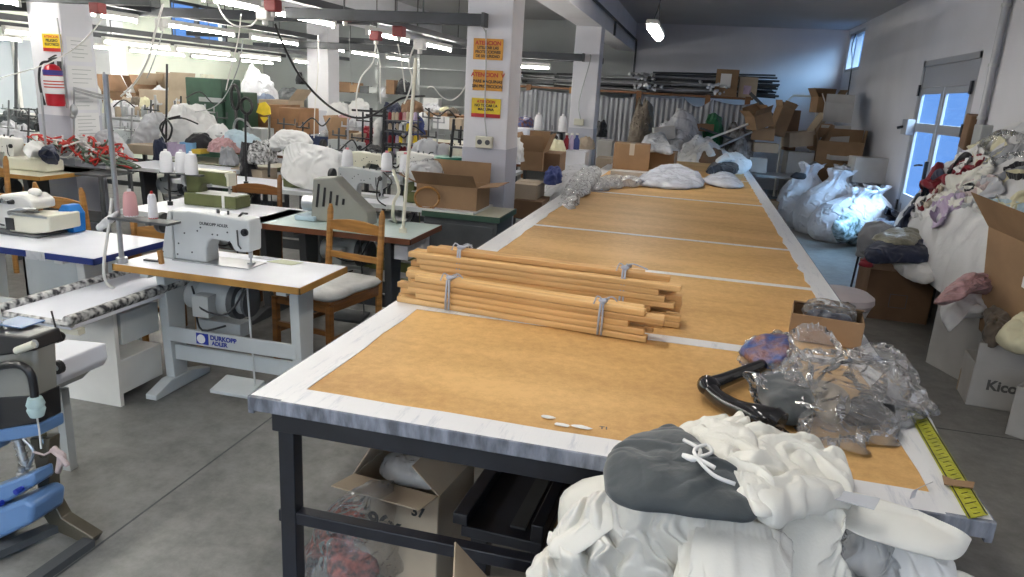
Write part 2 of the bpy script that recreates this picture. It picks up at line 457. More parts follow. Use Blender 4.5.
# ------------------------------------------------------------------ palette
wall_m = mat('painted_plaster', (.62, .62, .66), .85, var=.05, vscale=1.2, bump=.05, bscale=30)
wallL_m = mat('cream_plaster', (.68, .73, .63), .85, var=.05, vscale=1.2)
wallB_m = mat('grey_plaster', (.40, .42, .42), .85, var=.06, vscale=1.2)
ceil_m = mat('ceiling_paint', (.50, .50, .52), .9, var=.05, vscale=1)
pil_m = mat('pillar_paint', (.74, .74, .78), .7, var=.04, vscale=3)
dado_m = mat('grey_dado_paint', (.50, .51, .58), .6, var=.05, vscale=3)
black = mat('black_steel', (.012, .014, .022), .35, var=.3, vscale=9)
blackp = mat('black_plastic', (.015, .015, .017), .3)
gloss_black = mat('gloss_black', (.012, .012, .014), .12)
dgrey = mat('dark_grey_paint', (.07, .075, .08), .5, var=.2, vscale=5)
trunk_m = mat('grey_trunking', (.05, .054, .062), .5, var=.25, vscale=4)
mgrey = mat('machine_grey', (.40, .42, .42), .4, var=.06, vscale=5)
lgrey = mat('light_grey_enamel', (.58, .61, .61), .35, var=.05, vscale=6)
steel = mat('steel', (.45, .46, .47), .3, metal=.8, var=.15, vscale=8)
alu = mat('aluminium_frame', (.36, .37, .40), .45, metal=.2)
white_e = mat('white_enamel', (.75, .74, .70), .35, var=.05, vscale=5)
cream_e = mat('cream_enamel', (.70, .68, .56), .4, var=.05, vscale=5)
green_e = mat('olive_enamel', (.115, .13, .045), .4, var=.2, vscale=8)
green2_e = mat('green_enamel', (.035, .085, .055), .5, var=.2, vscale=5)
lam_w = mat('white_laminate', (.76, .78, .84), .32, var=.05, vscale=3)
lam_p = mat('pale_green_laminate', (.50, .62, .60), .3, var=.1, vscale=4)
lam_c = mat('cream_laminate', (.68, .66, .52), .35, var=.08, vscale=4)
edge_y = mat('yellow_wood_edging', (.42, .22, .05), .45, var=.15, vscale=8)
edge_b = mat('navy_edging', (.01, .025, .15), .35)
edge_r = mat('red_brown_edging', (.16, .055, .02), .4, var=.15, vscale=8)
wood = mat('varnished_pine', (.36, .17, .04), .4, var=.3, vscale=5, stretch=(1, 1, 8))
wood_d = mat('varnished_pine_dark', (.21, .085, .02), .4, var=.3, vscale=5, stretch=(1, 1, 8))
slat_m = mat('raw_pine_slat', (.78, .50, .22), .6, col2=(.56, .32, .11), vscale=3.5, stretch=(.6, 10, 14), bump=.08, bscale=30)
slat2_m = mat('darker_pine_slat', (.62, .37, .15), .6, col2=(.42, .23, .08), vscale=3.5, stretch=(.6, 10, 14))
card = mat('cardboard', (.30, .185, .10), .8, var=.14, vscale=4, bump=.05, bscale=60)
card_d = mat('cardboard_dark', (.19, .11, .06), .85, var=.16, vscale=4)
card_l = mat('cardboard_pale', (.43, .35, .26), .8, var=.12, vscale=4)
card_w = mat('cardboard_white', (.50, .49, .47), .7, var=.10, vscale=4)
cloth_w = cloth('cloth_white', (.74, .74, .73))
cloth_c = cloth('cloth_cream', (.73, .72, .66), .75, ws=5, wr=.45)
satin = cloth('satin_ivory', (.70, .68, .62), .42, ws=5, wr=.3)
cloth_g = cloth('cloth_grey', (.30, .31, .33), var=.12)
cloth_lg = cloth('cloth_light_grey', (.50, .51, .54), var=.1)
cloth_dg = cloth('charcoal_linen', (.036, .046, .052), .72, var=.2, ws=5, wr=.5, weave=220, sheen=.3)
cloth_n = cloth('cloth_navy', (.015, .022, .055), var=.2)
cloth_k = cloth('cloth_black', (.012, .012, .016))
cloth_r = cloth('cloth_crimson', (.22, .008, .02), var=.15)
cloth_p = cloth('cloth_pink', (.46, .27, .28), var=.2, vscale=30, ws=12)
cloth_l = cloth('cloth_lilac', (.47, .38, .53))
cloth_y = cloth('cloth_butter', (.66, .62, .42))
cloth_b = cloth('cloth_taupe', (.16, .13, .10), var=.3, vscale=10, ws=12)
cloth_bl = cloth('cloth_pale_blue', (.45, .58, .66))
cloth_gr = cloth('cloth_green', (.01, .14, .05), .7, var=.2)
bagm = cloth('woven_sack', (.66, .69, .76), .6, ws=9, wr=.8)
clear = plastic('clear_polythene', white=.20, gloss=.30, rough=.14, bscale=13)
milky = plastic('milky_polythene', white=.55, gloss=.35, rough=.2)
milk2 = plastic('cloudy_polythene', white=.80, gloss=.3, rough=.25)
paper = mat('paper', (.78, .78, .78), .7)
yellow_s = mat('sign_yellow', (.80, .58, .02), .45, var=.2, vscale=9)
orange_s = mat('sign_orange', (.72, .34, .04), .45, var=.15, vscale=9)
red_s = mat('sign_red', (.45, .02, .02), .45)
ink = mat('ink_black', (.02, .02, .02), .6)
ink_r = mat('ink_red', (.5, .05, .03), .6)
ink_b = mat('ink_blue', (.01, .03, .30), .5)
ink_g = mat('marker_grey', (.12, .12, .12), .8)
red_m = mat('extinguisher_red', (.42, .01, .02), .3)
blue_c = mat('bright_blue_plastic', (.01, .16, .50), .35)
blue_e = mat('light_blue_enamel', (.11, .21, .40), .28, var=.05, vscale=5)
thread_w = mat('thread_white', (.80, .80, .82), .7, bump=.2, bscale=120, stretch=(.2, .2, 3))
thread_p = mat('thread_pink', (.66, .36, .36), .7, bump=.2, bscale=120, stretch=(.2, .2, 3))
cone_r = mat('cone_pink_tip', (.70, .25, .28), .5)
tubelit = mat('lit_fluorescent', (1, .97, .90), .5, emit=30)
tubelit2 = mat('lit_lamp_warm', (1, .965, .90), .5, emit=16)
# floor
def floor_mat():
    m = bpy.data.materials.new('polished_concrete'); m.use_nodes = True; nt = m.node_tree; N = nt.nodes.new; L = nt.links.new
    b = nt.nodes['Principled BSDF']; tc = N('ShaderNodeTexCoord')
    n1 = N('ShaderNodeTexNoise'); n1.inputs['Scale'].default_value = 1.3; n1.inputs['Detail'].default_value = 8; n1.inputs['Roughness'].default_value = .7
    n2 = N('ShaderNodeTexNoise'); n2.inputs['Scale'].default_value = 9; n2.inputs['Detail'].default_value = 8; n2.inputs['Roughness'].default_value = .75
    L(tc.outputs['Object'], n1.inputs[0]); L(tc.outputs['Object'], n2.inputs[0])
    mx = N('ShaderNodeMath'); mx.operation = 'ADD'; L(n1.outputs[0], mx.inputs[0]); L(n2.outputs[0], mx.inputs[1])
    mh = N('ShaderNodeMath'); mh.operation = 'MULTIPLY'; mh.inputs[1].default_value = .5; L(mx.outputs[0], mh.inputs[0])
    r = N('ShaderNodeValToRGB'); e = r.color_ramp.elements; e[0].position = .36; e[0].color = (.105, .105, .10, 1); e[1].position = .64; e[1].color = (.27, .265, .25, 1)
    L(mh.outputs[0], r.inputs[0]); L(r.outputs[0], b.inputs['Base Color'])
    rr = N('ShaderNodeMapRange'); rr.inputs[3].default_value = .28; rr.inputs[4].default_value = .5; L(n1.outputs[0], rr.inputs[0]); L(rr.outputs[0], b.inputs['Roughness'])
    bp = N('ShaderNodeBump'); bp.inputs['Strength'].default_value = .12; bp.inputs['Distance'].default_value = .01; L(n2.outputs[0], bp.inputs['Height']); L(bp.outputs[0], b.inputs['Normal'])
    return m
# ------------------------------------------------------------------ room
XR, XL, YB, YF, ZC = 2.75, -10.8, 16.9, -3.5, 3.36
struct(MB().span(XL-.3, XR+.3, YF-.3, YB+.3, -.2, 0), 'floor', floor_mat())
struct(MB().span(XL-.3, XR+.3, YF-.3, YB+.3, ZC, ZC+.2), 'ceiling', ceil_m)
def wall_y(name, y, t, m, holes, x0=XL, x1=XR):      # wall along X with openings (x0,x1,z0,z1)
    mb = MB(); xs = sorted({x0, x1} | {a for h in holes for a in h[:2]})
    for a, b in zip(xs, xs[1:]):
        zs = [(0, ZC)]
        for h in holes:
            if h[0] <= a+1e-6 and h[1] >= b-1e-6:
                zs = [(0, h[2]), (h[3], ZC)]
        for z0, z1 in zs:
            if z1-z0 > .01: mb.span(a, b, min(y, y+t), max(y, y+t), z0, z1)
    return struct(mb, name, m)
def wall_x(name, x, t, m, holes, y0=YF, y1=YB):
    mb = MB(); ys = sorted({y0, y1} | {a for h in holes for a in h[:2]})
    for a, b in zip(ys, ys[1:]):
        zs = [(0, ZC)]
        for h in holes:
            if h[0] <= a+1e-6 and h[1] >= b-1e-6: zs = [(0, h[2]), (h[3], ZC)]
        for z0, z1 in zs:
            if z1-z0 > .01: mb.span(min(x, x+t), max(x, x+t), a, b, z0, z1)
    return struct(mb, name, m)
DY0, DY1, DZ = 8.80, 10.93, 2.44      # door
WY0, WY1, WZ0, WZ1 = 16.0-0.0, 0, 0, 0
WY0 = 13.9; 
w1 = GX(848, 25, XR); w2 = GX(868, 17, XR); w3 = GX(861, 70, XR)
WYa, WYb = 14.2, 15.75
wy_a, wy_b = GX(866, 19, XR).y, GX(847, 27, XR).y
sc_ = 15.7/wy_b
# the high window: its far edge meets the corner
WYb = 16.72; WYa = 15.25; WZ0, WZ1 = 2.52, 3.27
wall_x('wall_right', XR, .07, wall_m, [(DY0, DY1, 0, DZ), (WYa, WYb, WZ0, WZ1)])
wall_x('wall_left', XL, -.25, wallL_m, [(8.6, 10.5, .9, 2.18), (13.6, 15.5, 2.40, 3.20)])
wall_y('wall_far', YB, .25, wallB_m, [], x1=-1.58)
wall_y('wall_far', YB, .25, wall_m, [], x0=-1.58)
wall_y('wall_back', YF, -.25, wall_m, [(-9, -6, .9, 2.6), (-4.6, -1.2, .9, 2.7), (-.4, 2.4, .5, 2.7)])
gl_b = glass('window_glass', (.93, .97, 1))
gl_f = plastic('frosted_glass', tint=(.30, .36, .34), white=.42, gloss=.1, bscale=1)
def window_y(n, x0, x1, z0, z1, y):
    w = struct(MB().span(x0, x1, y-.02, y, z0, z1), 'window_%d' % n, gl_b)
    mb = MB()
    for a, b, c, d in ((x0, x1, z0, z0+.06), (x0, x1, z1-.06, z1), (x0, x0+.06, z0, z1), (x1-.06, x1, z0, z1), ((x0+x1)/2-.03, (x0+x1)/2+.03, z0, z1)): mb.span(a, b, y-.05, y+.03, c, d)
    mb.build('window_frame', alu, w)
def window_x(n, y0, y1, z0, z1, x, m, bars=(), fm=alu):
    w = struct(MB().span(x-.01, x+.01, y0, y1, z0, z1), 'window_%d' % n, m)
    mb = MB()
    for a, b, c, d in ((y0, y1, z0, z0+.06), (y0, y1, z1-.06, z1), (y0, y0+.06, z0, z1), (y1-.06, y1, z0, z1)): mb.span(x-.05, x+.05, a, b, c, d)
    for yy in bars: mb.span(x-.05, x+.05, yy-.03, yy+.03, z0, z1)
    mb.build('window_frame', fm, w)
    return w
window_y(5, -9, -6, .9, 2.6, YF-.1); window_y(6, -4.6, -1.2, .9, 2.7, YF-.1); window_y(7, -.4, 2.4, .5, 2.7, YF-.1)  # unseen windows behind the viewer, added to let daylight in
window_x(1, WYa, WYb, WZ0, WZ1, XR+.06, gl_b, ((WYa+WYb)/2,))
window_x(2, 13.6, 15.5, 2.40, 3.20, XL-.06, gl_b, (14.5,), trunk_m)
window_x(3, 8.6, 10.5, .9, 2.18, XL-.06, gl_f, (9.25, 9.9), white_e)
# door on the right wall
xd = XR+.03
d = struct(MB().span(xd-.03, xd+.03, DY0, DY0+.09, 0, DZ).span(xd-.03, xd+.03, DY1-.09, DY1, 0, DZ).span(xd-.03, xd+.03, DY0, DY1, DZ-.07, DZ), 'door_1', alu)
ym = (DY0+DY1)/2
MB().span(xd-.02, xd+.02, DY0+.09, DY1-.09, DZ-.34, DZ-.07).build('top_panel', alu, d, bevel=.01)
for i, (a, b) in enumerate(((DY0+.09, ym-.01), (ym+.01, DY1-.09))):
    mb = MB()
    mb.span(xd-.025, xd+.008, a, a+.085, .02, DZ-.34).span(xd-.025, xd+.008, b-.085, b, .02, DZ-.34)
    for z0, z1 in ((.02, .2), (.60, .74), (1.55, 1.66), (DZ-.42, DZ-.34)): mb.span(xd-.025, xd+.008, a+.08, b-.08, z0, z1)
    lf = mb.build('door_leaf', alu, d, bevel=.004)
    MB().span(xd-.006, xd+.006, a+.08, b-.08, .73, 1.56).build('upper_pane' if i else 'pane', gl_b, lf)
    MB().span(xd-.006, xd+.006, a+.08, b-.08, 1.65, DZ-.41).build('pane', gl_b, lf)
    MB().span(xd-.012, xd+.012, a+.08, b-.08, .19, .61).build('kick_panel', alu, lf)
    for z in (.5, 1.55, 2.0):
        MB().span(xd-.06, xd-.04, (a-.03 if i == 0 else b-.02), (a+.02 if i == 0 else b+.03), z, z+.14).build('hinge', blackp, lf)
hp = GX(924, 168, XR-.03)
MB().span(XR-.03, XR+.01, ym+.02, ym+.06, 1.0, 1.22).tube([(XR-.05, ym+.04, 1.17), (XR-.09, ym+.05, 1.17), (XR-.09, ym+.22, 1.15)], .012).build('door_handle', blackp, d)
# outside: pale wall of the yard seen through the door
# light beyond the glass is the sky itself
# beams and pillars on a regular grid
for bx in (-1.58, -6.08):
    struct(MB().span(bx-.38, bx, YF, YB, 2.77, ZC), 'beam_1' if bx == -1.58 else 'beam_2', pil_m)
def pillar(x, y, m=pil_m, w=.39, d=.39, nm='pillar_1'):
    p = struct(MB().span(x-w, x, y, y+d, 0, 2.77), nm, m, bevel=.008)
    MB().span(x-w-.003, x+.003, y-.003, y+d+.003, 0, 1.27).build('grey_dado', dado_m, p)
    return p
pm = pillar(-1.58, 6.1, nm='pillar_1'); p2 = pillar(-1.58, 11.42, nm='pillar_2'); p3 = pillar(-6.08, 6.1, nm='pillar_3', m=pil_m); p4 = pillar(-6.08, 11.42, nm='pillar_4')
pillar(-10.4, 11.42, nm='pillar_5')
# black pipe along the beam face
pp = [(-1.54, 5.5, 2.99), (-1.54, 16.7, 2.99), (-1.54, 16.8, 2.9), (-1.54, 16.8, 1.2)]
tag(MB().tube(pp, .022).tube([(-1.54, 12.7, 2.99), (-1.54, 12.7, 2.75)], .02).build('water_pipe', dgrey, smooth='auto'), 'dark pipe running along the white beam and down the far corner', 'pipe')
# vertical grey pipe on right wall
a = GX(1010, 0, XR-.03)
t = thing('conduit_pipe', 'tall vertical grey plastic pipe fixed to the white right wall', 'pipe', (XR-.05, a.y, 0))
MB().cyl((0, 0, .3), (0, 0, ZC-.01), .035).build('pipe', alu, t, smooth='auto')
for z in (1.35, 1.75, 2.25, 2.8): MB().cyl((0, 0, z), (0, 0, z+.03), .045).build('pipe_clip', mgrey, t)
# switch boxes beside door
c = GX(908, 127, XR-.05)
t = thing('switch_box', 'small grey electric switch box on the wall past the door', 'switch', (XR-.05, c.y, c.z-.08))
MB().box((0, 0, .08), (.10, .26, .20)).build('housing', alu, t, bevel=.01); MB().cyl((-.05, .05, .08), (-.12, .05, .06), .018).build('plug', blackp, t)
c = GX(980, 135, XR-.05)
t = thing('socket_box', 'grey socket box with a brown cover on the wall right of the door', 'socket', (XR-.05, c.y, c.z-.10))
MB().box((0, -.05, .08), (.10, .22, .24)).build('housing', mgrey, t, bevel=.01); MB().box((-.03, .17, .12), (.12, .18, .34), rx=.15).build('cover', card_d, t, bevel=.01)
# wire hanging from the high window
wy = (WYa+WYb)/2
tag(MB().tube([(XR-.04, wy-.1, 3.2), (XR-.08, wy-.15, 2.95), (XR-.03, wy-.2, 2.6), (XR-.03, wy-.3, 1.6)], .012, smooth=4).build('window_cord', dgrey, smooth=True), 'thin dark cord hanging down from the small high window', 'cord')
# floor joints
def joint(a, b): 
    a = V(a); b = V(b); return MB().bar(a, b, .007, .003)
mbj = MB()
ja, jb = G(256, 429, 0), G(107, 539, 0)
dj = (jb-ja).normalized()
mbj.bar((ja-dj*14)+V((0, 0, .0005)), jb+dj*3+V((0, 0, .0005)), .008, .002)
ja = G(938, 428, 0)
mbj.bar(V((.9, ja.y, .0005)), V((XR, ja.y, .0005)), .008, .002)
struct(mbj, 'trim_1', dgrey)
# ------------------------------------------------------------------ lights: rails with tubes
def tubelight(a, b, label, grp, m=tubelit, r=.016):
    a = V(a); b = V(b); d = b-a; n = d.normalized()
    t = thing('fluorescent_tube_light', label, 'light', a, 0, grp)
    MB().bar(V((0, 0, .045)), d+V((0, 0, .045)), .06, .05).build('fitting', white_e, t, bevel=.006)
    MB().cyl(n*.02, d-n*.02, r, n=10).build('tube', m, t, smooth='auto')
    for k in (0, 1): MB().box(d*k, (.03, .035, .06)).build('end_cap', white_e, t)
    return t
def row(X, z, ys, label, grp):
    for y0, y1 in ys: tubelight((X, y0, z), (X, y1, z), label, grp)
def rail(X, z, y0, y1, label, w=.10, h=.07):
    t = thing('trunking_rail', label, 'rail', (X, y0, z)); L_ = y1-y0
    MB().span(-w/2, w/2, 0, L_, 0, h).build('channel', trunk_m, t, bevel=.004)
    for k in range(int(L_/2.5)+1):
        MB().cyl((0, .4+k*2.5, h), (0, .4+k*2.5, ZC-z), .008, n=6).build('hanger_rod', dgrey, t)
    return t
row(-3.70, 2.3, [(4.55, 5.05), (5.12, 5.75), (5.88, 7.08), (7.85, 9.05), (9.5, 10.7), (11.3, 12.5), (12.9, 14.1)], 'lit white tube in the row hung nearest the pillar with yellow signs', 'lit tubes on the near rail')
row(-6.45, 2.3, [(4.9, 6.0), (6.15, 7.55), (8.0, 9.4), (9.8, 11.1), (11.5, 12.7), (13.0, 14.2), (14.6, 15.8)], 'lit white tube in the second hanging row, over the red extinguisher side', 'lit tubes on the middle rail')
row(-8.0, 2.1, [(7.2, 8.4), (8.7, 10.0), (10.15, 11.5), (11.8, 13.1), (13.6, 14.7)], 'lit tube in the upper of two low rows along the cream wall', 'lit tubes by the cream wall')
row(-9.6, 2.07, [(7.6, 8.9), (9.2, 10.6), (11, 12.4), (12.6, 14.0), (14.2, 15.4)], 'lit tube in the lowest row, closest to the cream wall', 'lit tubes lowest row')
rail(-3.56, 2.40, 3.6, 14.6, 'long dark grey trunking rail above the nearest row of tubes')
rail(-3.86, 2.44, 3.6, 14.6, 'second dark trunking rail beside the nearest row of tubes', .06, .06)
rail(-6.3, 2.40, 3.6, 15.6, 'dark grey trunking rail above the middle row of tubes')
rail(-7.8, 2.22, 4.5, 15.6, 'dark trunking rail above the upper row by the cream wall', .07)
rail(-9.4, 2.22, 5, 15.6, 'dark trunking rail above the lowest row of tubes', .07)
def crossrail(y, z, x0, x1, label, h=.09, w=.10):
    t = thing('cross_rail', label, 'rail', (x0, y, z))
    MB().span(0, x1-x0, -w/2, w/2, 0, h).build('channel', trunk_m, t, bevel=.004)
    MB().span(x1-x0-.015, x1-x0+.01, -w/2-.01, w/2+.01, -.01, h+.01).build('end_cap', dgrey, t)
    for k in (.3, .7): MB().cyl(((x1-x0)*k, 0, h), ((x1-x0)*k, 0, ZC-z), .008, n=6).build('hanger_rod', dgrey, t)
crossrail(6.04, 2.26, -3.6, -1.80, 'dark grey cross rail ending on the pillar with yellow signs')
crossrail(6.1, 2.33, -8.2, -5.0, 'dark cross rail passing over the pillar with the extinguisher', .13)
crossrail(7.6, 2.36, -9.2, -3.5, 'thick dark cross rail behind the extinguisher pillar', .10)
crossrail(11.3, 2.26, -6.6, -1.80, 'dark cross rail ending on the second white pillar', .10)
crossrail(12.8, 2.45, -9.8, -3.6, 'dark cross rail far back over the shelving', .09)
crossrail(15.0, 2.4, -9.8, -2.0, 'dark cross rail closest to the far wall', .09)
tubelight((-3.45, 11.6, 2.14), (-2.35, 11.5, 2.14), 'short lit tube seen between the two white pillars', None)
# single hanging lamp in the right bay
lp = GY(656, 18, 8.0)
t = thing('hanging_strip_lamp', 'single lit strip lamp hanging by a cord over the long cutting table', 'lamp', (lp.x, 7.55, 2.46))
MB().span(-.06, .06, -.0, 1.2, 0, .05).build('housing', white_e, t, bevel=.015)
MB().lathe([(.002, 0), (.055, .01), (.055, 1.18), (.002, 1.2)], (0, 0, -.01), 14, 'Y').build('diffuser', tubelit2, t, smooth='auto')
MB().tube([(0, .15, .05), (.03, .5, .35), (0, .6, ZC-2.46)], .006, smooth=4).tube([(0, 1.05, .05), (0, .6, .5)], .005).build('cord', dgrey, t)
# unseen copies of the lamp, added near the viewer to brighten the table
for yy in (2.5, .3, -2.0): copy_tree(t, (lp.x, yy, 2.8), 0, 'unseen lit strip lamp added near the viewer to brighten the cutting table', 'added strip lamps near the viewer')
row(-3.70, 2.3, [(-2.9, -1.6), (-1.4, -.1), (.1, 1.4), (1.6, 2.9), (3.1, 4.4)], 'unseen lit tube added beside the viewer for more light, near row', 'added tubes continuing the near row')  # unseen tubes added in line with the near row to lighten the foreground
row(-6.45, 2.3, [(-1.4, -.1), (.1, 1.4), (1.6, 2.9), (3.2, 4.6)], 'unseen lit tube added beside the viewer for more light, middle row', 'added tubes continuing the middle row')  # middle row likewise extended out of view, added for its light
# ------------------------------------------------------------------ world and daylight
w = bpy.data.worlds.new('sky'); sc.world = w; w.use_nodes = True
bg = w.node_tree.nodes['Background']
_n = w.node_tree.nodes.new; _l = w.node_tree.links.new
tcw = _n('ShaderNodeTexCoord'); sep = _n('ShaderNodeSeparateXYZ'); _l(tcw.outputs['Generated'], sep.inputs[0])
mz = _n('ShaderNodeMapRange'); mz.inputs[1].default_value = .13; mz.inputs[2].default_value = .34; _l(sep.outputs['Z'], mz.inputs[0])
mxx = _n('ShaderNodeMapRange'); mxx.inputs[1].default_value = .1; mxx.inputs[2].default_value = .6; _l(sep.outputs['X'], mxx.inputs[0])
def _mix(fac, a, b_):
    q = _n('ShaderNodeMix'); q.data_type = 'RGBA'; _l(fac, q.inputs[0])
    for idx, c_ in ((6, a), (7, b_)):
        if isinstance(c_, tuple): q.inputs[idx].default_value = c_
        else: _l(c_, q.inputs[idx])
    return q.outputs[2]
up = _mix(mxx.outputs[0], (4.5, 4.3, 4.0, 1), (4.2, 7.0, 10.2, 1))
_l(_mix(mz.outputs[0], (.075, .16, .36, 1), up), bg.inputs[0])
bg.inputs[1].default_value = 1.0
sc.view_settings.view_transform = 'Standard'; sc.view_settings.look = 'None'; sc.view_settings.gamma = 1; sc.view_settings.exposure = 1.45
sc.view_settings.use_curve_mapping = False
sc.cycles.use_denoising = True
sc.cycles.max_bounces = 7; sc.cycles.transparent_max_bounces = 24; sc.cycles.diffuse_bounces = 4; sc.cycles.glossy_bounces = 3
sc.cycles.caustics_reflective = False; sc.cycles.caustics_refractive = False
sc.cycles.sample_clamp_indirect = 4
# ================================================================== long cutting table
TX0, TX1, TY0, TY1, TZ = -1.145, .748, 1.668, 11.5, .88
mdf = bpy.data.materials.new('worn_hardboard'); mdf.use_nodes = True
def _mdf():
    nt = mdf.node_tree; N = nt.nodes.new; L = nt.links.new; b = nt.nodes['Principled BSDF']
    tc = N('ShaderNodeTexCoord'); mp = N('ShaderNodeMapping'); mp.inputs['Scale'].default_value = (.7, 2.2, 1); L(tc.outputs['Object'], mp.inputs[0])
    n1 = N('ShaderNodeTexNoise'); n1.inputs['Scale'].default_value = 1.6; n1.inputs['Detail'].default_value = 6; L(mp.outputs[0], n1.inputs[0])
    n2 = N('ShaderNodeTexNoise'); n2.inputs['Scale'].default_value = 26; n2.inputs['Detail'].default_value = 8; n2.inputs['Roughness'].default_value = .8; L(tc.outputs['Object'], n2.inputs[0])
    a = N('ShaderNodeMath'); a.operation = 'ADD'; L(n1.outputs[0], a.inputs[0]); L(n2.outputs[0], a.inputs[1])
    h = N('ShaderNodeMath'); h.operation = 'MULTIPLY'; h.inputs[1].default_value = .5; L(a.outputs[0], h.inputs[0])
    r = N('ShaderNodeValToRGB'); e = r.color_ramp.elements
    e[0].position = .38; e[0].color = (.50, .285, .10, 1); e[1].position = .60; e[1].color = (.72, .45, .18, 1)
    L(h.outputs[0], r.inputs[0]); L(r.outputs[0], b.inputs['Base Color']); b.inputs['Roughness'].default_value = .5
    b.inputs['Specular IOR Level'].default_value = .3
_mdf()
tape_m = bpy.data.materials.new('streaked_white_tape'); tape_m.use_nodes = True
def _tape():
    nt = tape_m.node_tree; N = nt.nodes.new; L = nt.links.new; b = nt.nodes['Principled BSDF']
    tc = N('ShaderNodeTexCoord'); mp = N('ShaderNodeMapping'); mp.inputs['Scale'].default_value = (14, 1.6, 4); L(tc.outputs['Object'], mp.inputs[0])
    n1 = N('ShaderNodeTexNoise'); n1.inputs['Scale'].default_value = 2.2; n1.inputs['Detail'].default_value = 8; n1.inputs['Roughness'].default_value = .75; L(mp.outputs[0], n1.inputs[0])
    r = N('ShaderNodeValToRGB'); e = r.color_ramp.elements
    e[0].position = .26; e[0].color = (.42, .45, .52, 1); e[1].position = .46; e[1].color = (.76, .76, .77, 1)
    L(n1.outputs[0], r.inputs[0]); L(r.outputs[0], b.inputs['Base Color']); b.inputs['Roughness'].default_value = .28
    bp = N('ShaderNodeBump'); bp.inputs['Strength'].default_value = .3; bp.inputs['Distance'].default_value = .01; L(n1.outputs[0], bp.inputs['Height']); L(bp.outputs[0], b.inputs['Normal'])
_tape()
tape_s = mat('grey_edge_tape', (.24, .26, .31), .25, var=.5, vscale=14, bump=.5, bscale=30, stretch=(2, 2, .6))
ct = thing('cutting_table', 'very long brown hardboard cutting table edged with white tape on black legs', 'table', (TX0, TY0, 0))
TW, TL = TX1-TX0, TY1-TY0
MB().span(.006, TW-.006, .006, TL, .835, .876).build('tabletop', mdf, ct)
def wobble_strip(x0, x1, y0, y1, z, axis, amp=.006, seed=1, step=.12, th=.0022, edges=(1, 1)):
    mb = MB(); bm = mb.bm; L_ = (y1-y0) if axis == 'Y' else (x1-x0); n = max(2, int(L_/step)); rows = []
    for i in range(n+1):
        t = i/n; a = amp*noise.noise(V((seed, i*.9, 0)))*edges[0]*2; b_ = amp*noise.noise(V((seed+9, i*.9, 3)))*edges[1]*2
        if axis == 'Y': p, q = (x0+a, y0+(y1-y0)*t), (x1+b_, y0+(y1-y0)*t)
        else: p, q = (x0+(x1-x0)*t, y0+a), (x0+(x1-x0)*t, y1+b_)
        rows.append([bm.verts.new((p[0], p[1], zz)) for zz in (z, z+th)]+[bm.verts.new((q[0], q[1], zz)) for zz in (z+th, z)])
    for A, B in zip(rows, rows[1:]):
        for k in range(4): bm.faces.new((A[k], A[(k+1) % 4], B[(k+1) % 4], B[k]))
    bm.faces.new(rows[0]); bm.faces.new(rows[-1][::-1])
    return mb
for nm, a in (('tape_border', (0, .125, 0, TL, .8765, 'Y', .012, 1, .16, .0022, (0, 1))), ('tape_border', (TW-.105, TW, 0, TL, .8765, 'Y', .012, 4, .1, .0022, (1, 0))),
              ('tape_border', (.1, TW-.1, 0, .098, .8772, 'X', .005, 6, .15, .0022, (0, 1)))):
    wobble_strip(*a).build(nm, tape_m, ct)
for i, (yy, wd) in enumerate(((2.685, .075), (3.795, .05), (4.83, .045), (6.93, .06), (9.1, .05))):
    wobble_strip(.1, TW-.1, yy-TY0-wd/2, yy-TY0+wd/2, .877, 'X', .003, 11+i, .12).build('seam_tape', tape_m, ct)
MB().span(-.004, TW+.004, -.004, .012, .836, .879).build('front_edge_tape', tape_s, ct, bevel=.003)
MB().span(-.004, .012, 0, TL, .826, .8785).span(TW-.012, TW+.004, 0, TL, .826, .8785).build('side_edge_tape', tape_s, ct)
MB().span(.05, TW-.05, .030, .075, .765, .834).span(.05, .09, .045, TL-.05, .785, .834).span(TW-.09, TW-.05, .045, TL-.05, .785, .834).build('apron_rail', black, ct, bevel=.003)
for yy in (.045, 2.4, 4.9, 7.3, TL-.1):
    for xx in (.060, TW-.11):
        MB().span(xx, xx+.05, yy, yy+.05, 0, .79).build('leg', black, ct, bevel=.003)
    MB().span(.05, TW-.05, yy+.005, yy+.045, .455, .495).build('stretcher', black, ct, bevel=.003)
for yy in (1.2, 2.4, 3.6, 4.9, 6.1, 7.3, 8.5): MB().span(.08, TW-.08, yy, yy+.04, .79, .833).build('cross_beam', black, ct)
# long folded steel stand lying under the table
t = thing('steel_conveyor_frame', 'long black steel channel frame lying under the cutting table front', 'frame', (-.42, 1.95, 0), -.05)
MB().span(-.17, .10, 0, 2.4, .36, .40).span(-.20, -.15, 0, 2.4, .40, .44).span(.06, .10, 0, 2.4, .40, .46).span(-.17, -.11, .1, .16, 0, .36).span(-.17, -.11, 2.2, 2.26, 0, .36).span(.04, .10, .1, .16, 0, .36).span(.04, .1, 2.2, 2.26, 0, .36).build('channel', black, t, bevel=.004)
MB().span(-.02, .03, .05, 1.0, .40, .408).span(-.02, .03, 1.15, 2.2, .40, .408).build('slide_plate', dgrey, t)
